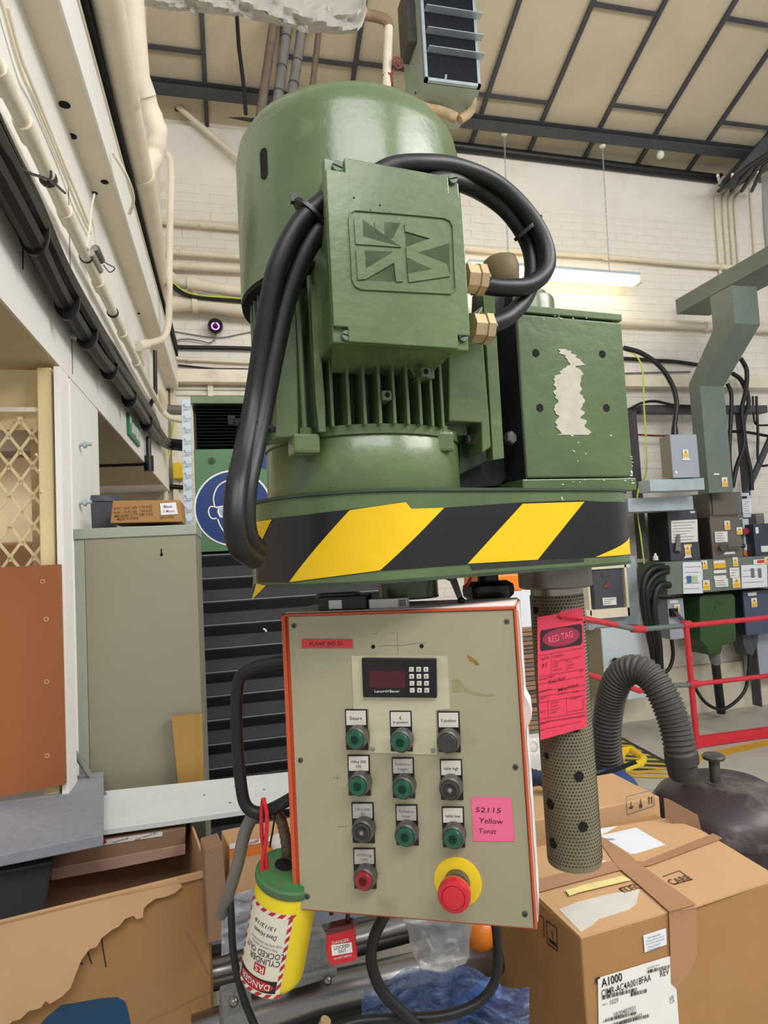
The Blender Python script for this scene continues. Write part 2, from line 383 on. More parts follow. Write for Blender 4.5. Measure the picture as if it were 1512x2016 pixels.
mb = MB(); mb.box((WX-.001, 2.02, Z0+.02), (WX+.002, 2.028, Z0+.62)); obj('crack', mb, mat('wall_crack', '#8f877c', .9), wl)
# ledge band and left far-wall corner pieces
mb = MB(); a = PY(336, 725, D-.12); b = PY(337, 751, D-.12); mb.box((WX, D-.12, b.z), (6.2, D+.02, a.z)); mb.bev(.004); struct('trim_3', mb, cream, label='cream ledge board along the back wall')
for x in (340, 414):
    p = PY(x, 755, D-.03); mb = MB(); mb.box((p.x-.02, D-.05, .6), (p.x+.02, D+.01, p.z)); obj('batten', mb, cream, wall)
for y in (765, 776):
    p = PY(330, y, D-.01); mb = MB(); mb.box((WX, D-.025, p.z-.008), (1.1, D+.01, p.z+.008)); obj('batten', mb, wallp, wall)
# ---------------------------------------------------------------- left wall services
ex = Plane((WX+.002, 0, 0), (0, 1, 0))
def wallstrip(name, x0, y0, z0, y1, z1, d, m, **k):
    mb = MB(); mb.box((x0, y0, z0), (x0+d, y1, z1)); return obj(name, mb, m, **k)
# exit sign
sg = thing('exit_sign', 'green and white emergency exit sign on the left lintel', 'sign')
plX = Plane((WX+.012, 0, 0), (0, 1, 0)); plX.n = V((1, 0, 0))
obj('sign_board', rect(plX, 254, 812, 276, 880, 0, .011), signg, sg)
mb = MB(); a0, b1 = plX.uv(254, 812); a1, b0 = plX.uv(276, 880); w_ = a1-a0; h_ = b1-b0
for (u, v, du, dv) in ((.06, .55, .12, .35), (.22, .5, .1, .12), (.22, .2, .05, .3), (.3, .25, .12, .5), (.48, .3, .1, .45), (.64, .2, .14, .6), (.84, .2, .1, .6)):
    mb.box((WX+.012, a0+u*w_, b0+v*h_), (WX+.0135, a0+(u+du)*w_, b0+(v+dv)*h_))
obj('pictogram', mb, whiteink, sg)
# white conduit along the lintel
cx = WX+.035
def onX(pts, X=cx): return [PX(x, y, X) for x, y in pts]
t = thing('conduit_pipe', 'cream painted conduit with couplings and clips running along the left wall above the black cables', 'pipe')
path = smooth(onX([(-60, 40), (0, 150), (60, 270), (132, 427), (194, 556), (243, 658), (290, 755), (318, 808)]), 5)
mb = MB(); mb.tube(path, .017, 12); obj('pipe', mb, cream, t, sm=True)
for (x, y) in ((2, 155), (52, 256), (132, 427), (196, 562), (243, 660), (270, 716)):
    p = PX(x, y, cx); d = V((0, .03, -.0006)); mb = MB(); mb.cyl(p-d, p+d, .021, 12); obj('coupling', mb, cream, t, sm=True)
for (x, y) in ((95, 352), (170, 505), (222, 615)):
    p = PX(x, y, cx); mb = MB(); mb.lathe(p, (0, 1, 0), [(.0215, -.004), (.0215, .004)], 12); obj('clip', mb, cableblk, t)
# thin twin wires
for k, (pts, lab) in enumerate(((((-5, -20), (10, 30), (45, 150), (70, 200), (120, 320), (150, 400), (178, 460)), 'upper thin cream wire looping along the left wall beside the steel beam'), (((15, 15), (40, 110), (66, 175), (112, 290), (150, 380), (174, 440)), 'lower thin cream wire clipped close to the left wall'))):
    mb = MB(); mb.tube(smooth(onX(pts, WX+.012), 4), .0045, 6); obj('wire', mb, cream, None, lab, 'wire', sm=True)
# black cable bundle: eight cables and ties
bun = thing('cable_bundle', 'thick bundle of black cables strapped along the left lintel', 'cable bundle')
base = [(-60, 200), (8, 330), (62, 432), (122, 557), (190, 670), (222, 718), (268, 785), (298, 832), (314, 858)]
BX = WX+.045
ctr = onX(base, BX)
far = PY(330, 873, D-.6); far2 = PY(362, 876, D-.6)
ctr = ctr+[far, far2]
rnd = random.Random(3)
for k, (dx, dz, r) in enumerate(((0, -.036, .024), (-.012, .0, .022), (.012, .016, .015), (-.018, .034, .014), (.018, -.008, .019), (0, .05, .010), (.016, .040, .009), (-.018, -.022, .018), (0, .0, .024))):
    P = [p+V((dx+rnd.uniform(-.004, .004), 0, (dz+rnd.uniform(-.006, .006))*(1 if i < 8 else .55))) for i, p in enumerate(ctr)]
    mb = MB(); mb.tube(smooth(P, 5), r*(.95), 8); obj('cable', mb, cableblk, bun, sm=True)
for (x, y) in ((75, 455), (140, 590), (178, 652), (222, 718), (262, 778), (296, 828)):
    p = PX(x-8, y, BX); mb = MB(); mb.rings([[p+V((math.cos(a)*.032, s, math.sin(a)*.056)) for a in [2*math.pi*i/20 for i in range(20)]] for s in (-.004, .004)]); obj('cable_tie', mb, blackp, bun, sm=True)
mb = MB(); mb.tube(smooth(onX([(-5, 270), (20, 310), (52, 338), (98, 355), (128, 380)], BX+.03), 4), .003, 6); mb.tube(smooth(onX([(95, 357), (100, 348), (100, 336)], BX+.03), 4), .003, 6)
obj('loose_wire', mb, cableblk, bun, sm=True)
mb = MB(); mb.tube(onX([(46, 445), (45, 530)], WX+.006), .0015, 5); obj('loose_tie', mb, cableblk, bun)
# cream steel beam with lamp holes
bmx = thing('steel_beam', 'cream painted steel channel with round holes running along the left wall', 'beam')
BZ = 2.95
mb = MB(); mb.box((WX+.0, .9, BZ), (-.352, D-.1, BZ+.012)); obj('lower_flange', mb, cream, bmx)
mb = MB(); mb.box((-.352, .9, BZ-.002), (-.345, D-.1, BZ+.165)); obj('web', mb, wallw, bmx)
mb = MB(); mb.box((WX+.0, .9, BZ+.165), (-.34, D-.1, BZ+.18)); obj('upper_flange', mb, cream, bmx)
for (x, y, r) in ((127, 206, .016), (142, 268, .014), (206, 358, .013), (186, 380, .011), (272, 617, .011)):
    p = PZ(x, y, BZ); mb = MB(); mb.cyl(p+V((0, 0, -.0015)), p+V((0, 0, .002)), r, 20); obj('hole', mb, darkhole, bmx)
mb = MB(); mb.box((-.36, 1.0, BZ+.185), (-.325, D-.3, BZ+.27)); obj('dark_gap_strip', mb, darkhole, None, 'black strip as dark gap between the cream steel channel and the big lagged pipe', 'trunking')  # near-black strip standing in for the dark gap beside the pipe
mb = MB(); mb.tube(smooth([PZ(222, 300, 2.98), PZ(246, 340, 2.95), PZ(260, 375, 2.94), PZ(262, 400, 2.94), PZ(255, 420, 2.95)], 5), .006, 8); obj('wire', mb, cream, None, 'cream wire loop sagging off the steel channel edge below the big pipe', 'wire', sm=True)
# wires and fitting hanging from the hole
fx = thing('lamp_holder', 'small metal twin lamp holder with loose wires hanging at the left wall', 'fitting')
q = lambda x, y, X=-.385: PX(x, y, X)
mb = MB(); mb.tube(smooth([q(186, 382), q(180, 410), q(178, 440), q(172, 480), q(174, 494)], 5), .003, 6); mb.tube(smooth([q(180, 425), q(186, 455), q(190, 490)], 5), .003, 6); obj('wire', mb, cream, fx, sm=True)
mb = MB(); mb.cyl(q(178, 497), q(196, 532), .012, 12); mb.cyl(q(186, 488), q(194, 498), .009, 12); obj('holder_body', mb, steel, fx, sm=True)
mb = MB(); mb.cyl(q(188, 490), q(198, 512), .014, 12); obj('holder_cap', mb, steeld, fx, sm=True)
mb = MB(); mb.tube(smooth([q(196, 510), q(212, 520), q(226, 528), q(216, 536), q(204, 522)], 5), .0022, 6); obj('loose_end', mb, cableblk, fx, sm=True)
# big lagged pipe and its insulated branch
def axisY(pix, z): return [PZ(x, y, z) for x, y in pix]
A0 = PZ(195, -60, 3.2); A1 = PZ(265, 300, 3.2)
big = thing('lagged_pipe', 'large cream lagged pipe running overhead towards the back wall corner', 'pipe')
pp = [PZ(197, -60, 3.2), PZ(210, 0, 3.2), PZ(238, 150, 3.2), PZ(268, 300, 3.2), PZ(280, 350, 3.2)]
mb = MB(); mb.tube(pp, .047, 20); obj('lagging', mb, lag, big, sm=True)
pq = [PZ(279, 345, 3.2), PZ(298, 450, 3.2), PZ(312, 560, 3.2), PZ(322, 640, 3.2)]
mb = MB(); mb.tube(pq, .052, 20); obj('lagging', mb, lag, big, sm=True)
mb = MB(); mb.lathe(PZ(279, 345, 3.2), (PZ(290, 400, 3.2)-PZ(279, 345, 3.2)), [(.05, -.02), (.056, 0), (.05, .02)], 20); obj('joint_wrap', mb, lag, big, sm=True)
br = thing('lagged_pipe', 'wrapped cream branch pipe with a lumpy elbow joining the large overhead pipe', 'pipe')
def at3(x, y, dpt): return PD(x, y, dpt)
mb = MB(); mb.tube([at3(262, -20, 2.75), at3(268, 60, 2.8), at3(276, 150, 2.9), at3(290, 190, 2.95)], .042, 16); obj('lagging', mb, lag, br, sm=True)
mb = MB(); mb.tube(smooth([at3(284, 180, 2.95), at3(302, 230, 3.0), at3(312, 262, 3.0), at3(306, 300, 3.02), at3(290, 335, 3.0)], 6), [.042+.0025*math.sin(i*1.3) for i in range(25)], 16); obj('elbow_lagging', mb, lag, br, sm=True)
mb = MB(); mb.prism([at3(272, 0, 3.3), at3(288, 0, 3.3), at3(290, 170, 3.3), at3(276, 170, 3.3)], (0, .05, 0)); struct('trim_4', mb, cream, label='cream vertical strip beside the lagged branch pipe')
# bent narrow pipe
t = thing('bent_pipe', 'narrow cream bent pipe dropping beside the large lagged pipe', 'pipe')
P = [at3(318, 298, 3.6), at3(333, 310, 3.6), at3(337, 345, 3.6), at3(334, 480, 3.6), at3(333, 600, 3.6), at3(331, 640, 3.6), at3(322, 665, 3.55), at3(300, 674, 3.4), at3(276, 680, 3.3)]
mb = MB(); mb.tube(smooth(P, 5), .019, 12); obj('pipe', mb, lag, t, sm=True)
mb = MB(); mb.cyl(at3(290, 677, 3.35), at3(272, 681, 3.28), .026, 12); obj('open_end', mb, cream, t, sm=True)
mb = MB(); mb.tube(smooth([at3(272, 690, 3.4), at3(280, 715, 3.5), at3(270, 735, 3.6), at3(262, 700, 3.4)], 5), .013, 10); obj('hanging_sleeve', mb, cream, t, sm=True)
mb = MB(); mb.tube(smooth([at3(306, 760, 4.3), at3(318, 780, 4.4), at3(320, 820, 4.5), at3(319, 940, 4.6)], 4), .034, 12); obj('pipe', mb, cream, None, 'cream vertical pipe standing in the back left corner behind the bellows machine', 'pipe', sm=True)
# black steel conduit dropping to a tee
t = thing('black_conduit', 'black conduit dropping past the lintel to an elbow by the exit sign', 'pipe')
mb = MB(); mb.tube([at3(305, 690, 3.8), at3(306, 775, 3.8), at3(290, 812, 3.8)], .012, 8); obj('upper_drop', mb, cableblk, t, sm=True); mb = MB(); mb.tube([PX(292, 860, WX+.02), PX(293, 905, WX+.02)], .014, 8); obj('lower_drop', mb, cableblk, t, sm=True)
e = PX(293, 912, WX+.02); mb = MB(); mb.cyl(e+V((0, 0, .04)), e+V((0, 0, -.045)), .026, 12); obj('elbow', mb, blackp, t, sm=True)
mb = MB(); mb.tube([e, V((-1.6, e.y+.1, e.z-.005))], .014, 8); obj('run', mb, cableblk, t, sm=True)
# ---------------------------------------------------------------- back wall left: pipes, sensor
def hp(name, pts, r, m, lab, cat='pipe', Y=D-.06, parts=(), seg=14):
    P = [PY(x, y, Y) for x, y in pts]
    if not parts:
        mb = MB(); mb.tube(smooth(P, 4) if len(P) > 2 else P, r, seg); return obj(name, mb, m, None, lab, cat, sm=True)
    t = thing(name, lab, cat); mb = MB(); mb.tube(smooth(P, 4) if len(P) > 2 else P, r, seg); obj('pipe', mb, m, t, sm=True)
    for (x, y) in parts:
        p = PY(x, y, Y); mb = MB(); mb.cyl(p-V((.02, 0, 0)), p+V((.02, 0, 0)), r*1.25, seg); obj('coupling', mb, m, t, sm=True)
    return t
hp('wall_pipe', [(318, 435), (388, 441)], .027, cream, 'upper cream pipe stub left of its gap on the back wall', Y=D-.05)
hp('wall_pipe', [(394, 442), (700, 468), (1000, 496)], .027, cream, 'upper cream pipe right of its gap, running behind the motor', Y=D-.05)
hp('wall_pipe', [(318, 495), (480, 506), (700, 520), (1000, 541)], .026, cream, 'second cream wall pipe with a coupling, left of the motor', Y=D-.06, parts=((360, 497),))
hp('wall_pipe', [(318, 522), (480, 530), (700, 542), (1000, 559)], .032, cream, 'third cream wall pipe with a dark lower edge, left of the motor', Y=D-.06)
hp('wall_pipe', [(326, 537), (345, 553), (372, 558), (480, 575), (700, 600), (1000, 622)], .046, lag, 'thick cream wall pipe with a bend and collar above the ball sensor', Y=D-.16, parts=((374, 558),))
hp('wall_pipe', [(318, 600), (384, 597), (480, 609), (700, 628), (1130, 650)], .062, lag, 'thickest cream lagged wall pipe just above the ball sensor', Y=D-.12, parts=((384, 597),))
mb = MB(); mb.tube(smooth([PY(x, y, D-.2) for x, y in ((338, 560), (355, 575), (390, 584), (480, 592), (700, 610))], 4), .02, 8); obj('cable', mb, cableblk, None, 'black cable sagging between the two thick cream wall pipes', 'cable', sm=True)
mb = MB(); mb.tube(smooth([PY(x, y, D-.225) for x, y in ((340, 556), (365, 574), (400, 582), (480, 588), (700, 606))], 4), .006, 6); obj('earth_cable', mb, earth, None, 'yellow green wire lying on the black cable between the wall pipes', 'cable', sm=True)
t = thing('ball_sensor', 'round black sensor ball with a violet light ring on the back wall', 'sensor')
c = PY(424, 642, D-.07); mb = MB(); mb.sphere(c, .06); obj('ball', mb, blackp, t, sm=True)
dc = (CAM-c).normalized(); mb = MB(); mb.rings([[c+dc*.062+(dc.cross(V((0, 0, 1))).normalized()*math.cos(a)+V((0, 0, 1))*math.sin(a))*r for a in [2*math.pi*i/24 for i in range(24)]] for r in (.022, .032)], False, False); obj('light_ring', mb, purple, t)
mb = MB(); mb.tube(smooth([PY(x, y, D-.03) for x, y in ((425, 655), (423, 668), (412, 675), (398, 672), (370, 668), (345, 672), (330, 694))], 4), .005, 6); obj('lead', mb, inkg, t, sm=True)
hp('wall_cable', [(325, 675), (345, 682), (370, 684), (480, 686), (700, 694), (1200, 706)], .017, cableblk, 'thick black cable clipped to the back wall under the ball sensor', 'cable', Y=D-.03)
hp('wall_cable', [(333, 717), (370, 721), (420, 726), (480, 727), (700, 733), (1228, 736)], .008, cableblk, 'thin black cable just above the cream ledge board', 'cable', Y=D-.02)
hp('wall_pipe', [(330, 705), (480, 713), (700, 722), (1100, 730)], .014, cream, 'slim cream conduit between the two black wall cables', Y=D-.03, parts=((376, 708),))
hp('wall_cable', [(330, 650), (400, 662), (440, 664), (480, 656), (520, 650)], .004, inkg, 'thin grey wire sagging under the ball sensor', 'cable', Y=D-.015)
# diagonal stay
mb = MB(); mb.cyl(PY(350, 210, D-.1), PY(500, 335, D-.1), .022, 10); obj('stay_rod', mb, cream, None, 'cream diagonal rod against the back wall left of the motor top', 'rod', sm=True)
mb = MB(); mb.box(PY(345, 207, D-.02), PY(356, 216, D-.09)); obj('eaves_bracket', mb, cableblk, None, 'small black bracket at the top end of the cream rod', 'bracket')
mb = MB(); mb.box(PY(455, 222, D-.02), PY(466, 236, D-.04)); obj('eaves_bracket', mb, cableblk, None, 'small black bracket at the eaves just left of the motor top', 'bracket')
# hot pipes under the lintel at the back
hp('wall_cable', [(196, 956), (240, 958), (320, 957), (362, 960)], .018, cableblk, 'black cable low on the back wall above the carton on the locker', 'cable', Y=D-.05)
hp('wall_pipe', [(196, 945), (260, 946), (318, 950)], .012, rust, 'thin brown pipe under the lintel at the back wall', Y=D-.05)
hp('wall_pipe', [(325, 770), (325, 1010)], .022, cream, 'slim vertical cream pipe right of the lintel end', Y=D-.1)
hp('wall_cable', [(345, 815), (338, 860), (332, 900), (325, 925)], .006, earth, 'yellow green wire curving beside the corner pipe', 'cable', Y=D-.06)
mb = MB(); mb.tube([PY(330, 806, D-.5), PY(362, 808, D-.5)], .035, 12); obj('grey_hose', mb, pipegrey, None, 'grey pipe stub entering the bellows machine at its top left', 'pipe', sm=True)
mb = MB(); mb.tube(smooth([PY(322, 812, D-.7), PY(335, 822, D-.7), PY(362, 828, D-.7)], 4), .02, 10); obj('wall_pipe', mb, cream, None, 'bent white pipe under the grey stub by the bellows machine', 'pipe', sm=True)
mb = MB(); mb.box(PY(342, 915, D-.0), PY(362, 942, D-.12)); mb.bev(.01); obj('switch_box', mb, yelp, None, 'small yellow box on the back wall between locker carton and bellows machine', 'switch box')
# ---------------------------------------------------------------- cage bay
YC = 1.86; pc = wallY(YC)
cg = thing('mesh_cage', 'cream expanded metal cage panel with steel posts and a bare varnished board below', 'cage')
mb = MB(); a0, b1 = pc.uv(76, 727); a1, b0 = pc.uv(113, 1150); mb.pbox(pc, a0, .3, a1, b1, .02, -.03); mb.bev(.003); obj('post', mb, creamy, cg)
mb = MB(); a2, _ = pc.uv(113, 900); a3, _ = pc.uv(124, 900); mb.pbox(pc, a2+.002, .3, a2+.018, b1+.0, .03, -.06); obj('post_edge', mb, wallw, cg)
mb = MB(); z = pc.uv(40, 808)[1]; mb.pbox(pc, -1.3, z-.006, a0, z+.006, .012, -.01); obj('rail', mb, cream, cg)
mb = MB(); zt = pc.uv(40, 724)[1]; mb.pbox(pc, -1.3, z+.0, a0, zt, -.02, -.03); obj('top_panel', mb, creamy, cg)
mb = MB(); mb.pbox(pc, -1.3, z-.05, a0, z-.006, -.01, -.018); obj('lower_strip', mb, creamy, cg)
# strands: diamonds 48 px x 72 px at this depth
dw = pc.uv(100, 900)[0]-pc.uv(54, 900)[0]; dh = dw*1.42; zb = pc.uv(40, 1140)[1]
mb = MB(); x0 = a0+.01
def seg_(p, q, w=.0035, c=.004):
    d = (q-p).normalized(); n = V((-d.z, 0, d.x))*w; mb.prism([p-n, q-n, q+n, p+n], V((0, -c, 0)))
zc = z-.03; rows = int((zc-zb)/dh)+2; cols = 14
for r in range(rows*2):
    for k in range(cols):
        xa = x0-k*dw-(dw/2 if r % 2 else 0); za = zc-r*dh/2
        for s in (-1, 1):
            if za-dh/2 > zb-.05:
                seg_(V((xa, YC, za+.004)), V((xa+s*dw/2*.86, YC, za-dh/2+dh*.12)))
        mb.box((xa-.006, YC-.004, za-.008), (xa+.006, YC, za+.012))
obj('expanded_mesh', mb, creamy, cg, kind='stuff')
obj('board', poly(pc, ((-60, 1120), (118, 1111), (128, 1545), (-60, 1580)), .05, .018), woodm, cg)
for (x, y) in ((84, 1145), (91, 1219), (92, 1342), (93, 1488)):
    p = pc.at(x, y, .05); mb = MB(); mb.lathe(p, (0, -1, 0), [(.006, -.001), (.006, .001), (.0035, .0012), (.0032, -.003)], 12); obj('screw_hole', mb, card2, cg)
for (x, y) in ((71, 895), (77, 927), (82, 968)):
    mb = MB(); mb.sphere(pc.at(x, y, .02), .004, seg=8, rg=6); obj('rivet', mb, creamy, cg)
# back of cage bay: pale wall with a dark shelf gap
mb = MB(); mb.box((-1.84, 2.45, .0), (-.53, 2.47, 2.15)); obj('bay_partition', mb, mat('bay_wall', '#c9c2b0', .7), None, 'pale partition seen through the cage mesh', 'partition')
mb = MB(); a = PY(0, 888, 2.3); mb.box((-1.84, 2.3, a.z), (-.53, 2.44, a.z+.085)); obj('bay_shelf', mb, mat('bay_dark', '#77706a', .7), None, 'grey shelf edge behind the upper part of the cage mesh', 'shelf')
mb = MB(); a = PY(0, 1068, 2.1); mb.box((-1.8, 2.1, .6), (-.53, 2.42, a.z)); mb.bev(.01); obj('bay_crate', mb, cardd, None, 'brown box behind the lower cage mesh', 'box')
# ================================================================ THE MACHINE
O0 = PD(712, 960, .95); O0 = V((O0.x, O0.y, 0))
MF = Plane(O0, (.994, .111, 0))
AX = MF.pt(.004, 0, 0); SX = MF.pt(.325, 0, 0); UP = V((0, 0, 1))
def mcyl(a, c, prof, seg=40, ca=True, cb=True):
    mb = MB(); mb.lathe(MF.pt(a, 0, c), UP, prof, seg, ca, cb); return mb
def mbox(a0, z0, a1, z1, c0, c1, bev=.002):
    mb = MB(); mb.pbox(MF, a0, z0, a1, z1, c0, c1)
    if bev: mb.bev(bev)
    return mb
# ---- motor
mo = thing('electric_motor', 'green painted electric motor with domed fan cover and cooling fins above the striped guard', 'motor')
R = .168
pr = [(R-.006, 1.972), (R, 1.972), (R, 2.178), (R-.004, 2.198), (R-.014, 2.214), (R-.035, 2.226), (.02, 2.234)]
obj('fan_cover', mcyl(.004, 0, pr, 64, True, True), green, mo, sm=True)
obj('cover_lip', mcyl(.004, 0, [(R-.012, 1.966), (R-.001, 1.966), (R-.001, 1.974), (R-.012, 1.974)], 64), darkhole, mo)
p = [MF.pt(.004+math.sin(t)*(R+.0006), z, math.cos(t)*(R+.0006)) for t, z in ()]
def cover_patch(px0, py0, px1, py1, off=.0008, r=R):
    """small slot on the curved cover, picked by its corners"""
    def sol(px, py):
        rr = ray(px, py); o = CAM-AX; o.z = 0; d = V((rr.x, rr.y, 0)); a = d.dot(d); b = 2*o.dot(d); c = o.dot(o)-(r+off)**2
        t = (-b-math.sqrt(max(0, b*b-4*a*c)))/(2*a); P = CAM+rr*t; q = P-AX; return math.atan2(q.dot(MF.u), q.dot(MF.n)), P.z
    t0, z0 = sol(px0, py0); t1, z1 = sol(px1, py1); mb = MB(); n = 10; pts = []
    cx_, cz_ = (t0+t1)/2, (z0+z1)/2; hw, hh = abs(t1-t0)/2*r, abs(z1-z0)/2; k = min(hw, hh)
    for i in range(24):
        a = 2*math.pi*i/24; x = math.copysign(hw-k, math.cos(a))+k*math.cos(a); z = math.copysign(hh-k, math.sin(a))+k*math.sin(a)
        t = cx_+x/r; pts.append(mb.b.verts.new(MF.pt(.004+math.sin(t)*(r+off), cz_+z, math.cos(t)*(r+off))))
    mb.b.faces.new(pts); return mb
obj('slot', cover_patch(511, 296, 527, 348), darkhole, mo)
obj('stator_core', mcyl(.004, 0, [(.118, 1.755), (.118, 1.975)], 40), greend, mo, sm=True)
# front fins: parallel plates reaching to the viewer
for k in range(9):
    a = -.076+k*.0188; c = math.sqrt(max(0, .150**2-(a-.004)**2)); f = mbox(a-.0022, 1.762, a+.0022, 1.97, c+.004, .06, .0012); obj('cooling_fin', f, green, mo)
for sgn in (-1, 1):
    for k in range(8):
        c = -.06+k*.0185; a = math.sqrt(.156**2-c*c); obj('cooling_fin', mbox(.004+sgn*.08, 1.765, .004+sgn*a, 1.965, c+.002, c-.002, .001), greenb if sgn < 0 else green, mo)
for (px, py, c) in ((762, 778, .156), (838, 732, .168)):
    a, z = MF.uv(px, py, c); obj('boss', mbox(a-.0065, z-.0065, a+.0065, z+.0065, c+.001, .1), green, mo)
    mb = MB(); mb.cyl(MF.pt(a, z, c+.0014), MF.pt(a, z, c-.01), .0034, 14); obj('boss_hole', mb, darkhole, mo)
obj('boss_web', poly(MF, ((800, 715), (856, 718), (856, 745), (820, 745)), .15, .03, .001), green, mo)
# mounting pads at the front-left corner, tie rods and lugs
obj('mounting_pad', poly(MF, ((543, 560), (583, 560), (589, 860), (541, 862)), .118, .05, .002), green, mo)
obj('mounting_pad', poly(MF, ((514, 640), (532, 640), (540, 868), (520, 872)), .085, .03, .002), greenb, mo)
for (x0, y0, x1, y1, r) in ((586, 585, 600, 850, .0035), (612, 545, 628, 840, .006)):
    mb = MB(); mb.cyl(MF.at(x0, y0, .12), MF.at(x1, y1, .12), r, 10); obj('tie_rod', mb, green, mo, sm=True)
obj('rib_flange', poly(MF, ((612, 560), (622, 560), (640, 790), (642, 850), (628, 850), (622, 790)), .135, .04, .001), green, mo)
obj('flange_ring', mcyl(.004, 0, [(.12, 1.75), (.143, 1.753), (.143, 1.765), (.12, 1.768)], 48), green, mo, sm=True)
obj('end_bell', mcyl(.004, 0, [(.140, 1.678), (.142, 1.684), (.142, 1.748), (.136, 1.757)], 56), green, mo, sm=True)
for (x0, y0, x1, y1, c) in ((578, 852, 632, 892, .13), (858, 848, 896, 888, .125)):
    obj('lug', rect(MF, x0, y0, x1, y1, c, .04, .004), green, mo)
    a, z = MF.uv((x0+x1)/2, y0, c); mb = MB(); mb.lathe(MF.pt(a, z-.004, c-.012), UP, [(.008, 0), (.008, .012)], 6); obj('lug_bolt', mb, green, mo)
obj('casting', poly(MF, ((884, 690), (925, 640), (951, 600), (952, 680), (963, 815), (967, 880), (950, 892), (948, 832), (884, 829)), .10, .12, .002), green, mo)
mb = MB(); mb.pbox(MF, .1, 1.76, .165, 1.96, .055, -.09); obj('casting_block', mb, green, mo)
# ---- carrier plates between motor and gearbox
cb = thing('motor_bracket', 'green steel bracket plates with hexagon bolts between motor and gearbox block', 'bracket')
obj('plate', poly(MF, ((951, 575), (973, 575), (993, 902), (971, 906)), .095, .02, .001), green, cb)
obj('plate', poly(MF, ((905, 830), (955, 832), (968, 905), (905, 935)), .05, .02, .002), greend, cb)
obj('backing_plate', poly(MF, ((958, 560), (1035, 560), (1035, 890), (985, 955), (905, 962), (900, 830), (950, 830)), .02, .05), bracket_dark, cb)  # dark tone stands for the shade between bracket and gearbox
for (x, y, m_) in ((927, 864, steeld), (1005, 862, steeld)):
    p = MF.at(x, y, .07); mb = MB(); mb.cyl(p-MF.n*.03, p, .006, 12); obj('bolt_shank', mb, greend, cb)
    mb = MB(); mb.lathe(p-MF.n*.006, MF.n+MF.u*.25, [(.0095, 0), (.0105, .001), (.0105, .008), (.008, .01)], 6); obj('hex_bolt', mb, m_, cb)
# ---- terminal box
tb = thing('terminal_box', 'square green terminal box lid with an embossed emblem on the front of the motor', 'box')
TC = .22
la0, la1, lz0, lz1 = MF.uv(650, 500, TC)[0], MF.uv(916, 500, TC)[0], MF.uv(790, 679, TC)[1], MF.uv(780, 327, TC)[1]
nt = .017
P_ = [(la0, lz0+.0), (la1, lz0+.0), (la1, lz1-.0), (la0, lz1+.0)]
def lidpoly(c, th, q):
    mb = MB(); pts = [(la0, lz0), (la1, lz0), (la1, lz1-.004), (la0, lz1)]
    if q:   # notched corners for the recessed screws
        n_ = nt; pts = [(la0+n_, lz0), (la1-n_, lz0), (la1-n_, lz0+n_), (la1, lz0+n_), (la1, lz1-n_-.008), (la1-n_, lz1-n_-.006), (la1-n_, lz1-.002), (la0+n_+.006, lz1), (la0+n_+.006, lz1-n_), (la0, lz1-n_), (la0, lz0+n_), (la0+n_, lz0+n_)]
    mb.prism([MF.pt(a, z, c) for a, z in pts], -MF.n*th); return mb
l1 = lidpoly(TC, .006, True); l1.bev(.0012); obj('lid', l1, green, tb)
l2 = lidpoly(TC-.006, .012, False); l2.bev(.0015); obj('lid_rim', l2, green, tb)
obj('box_body', mbox(la0+.004, lz0+.006, la1-.004, lz1-.01, TC-.0185, .11, .002), green, tb)
mb = MB(); mb.hexa([MF.pt(la0+.004, lz0+.01, .2), MF.pt(la1-.004, lz0+.01, .2), MF.pt(la1-.02, lz0-.01, .13), MF.pt(la0+.02, lz0-.01, .13), MF.pt(la0+.004, lz0+.04, .2), MF.pt(la1-.004, lz0+.04, .2), MF.pt(la1-.02, lz0+.04, .13), MF.pt(la0+.02, lz0+.04, .13)]); obj('box_neck', mb, green, tb)
for (x, y) in ((663, 330), (890, 354), (682, 662), (911, 664)):
    p = MF.at(x, y, TC-.005); mb = MB(); mb.cyl(p, p+MF.n*.0035, .0062, 20); mb.bev(.0008); s_ = obj('screw', mb, greenb, tb)
    d = (MF.u*.9+MF.w*(.3 if x > 800 else -.25)).normalized(); n_ = MF.n.cross(d); mb = MB(); c_ = p+MF.n*.0036; mb.prism([c_-d*.0058-n_*.0007, c_+d*.0058-n_*.0007, c_+d*.0058+n_*.0007, c_-d*.0058+n_*.0007], MF.n*.0003); obj('screw_slot', mb, darkhole, s_)
Z2 = lambda x, y: (440+x*.5291, 140+y*.5291)
def ridge(L, r, c, close=False):
    mb = MB(); P = [MF.at(*Z2(x, y), c) for x, y in L]
    if close: P.append(P[0])
    for p, q in zip(P[:-1], P[1:]):
        d = (q-p).normalized(); n = d.cross(MF.n)*r; e = d*r
        A = [p-e-n, q+e-n, q+e+n, p-e+n]; k = MF.n*.002; n2 = n*.55
        mb.hexa([A[0]-k*.3, A[1]-k*.3, A[2]-k*.3, A[3]-k*.3, p-n2+k, q-n2+k, q+n2+k, p+n2+k])
    return mb
ZE = lambda x, y: (670+x*.1653, 390+y*.1653)
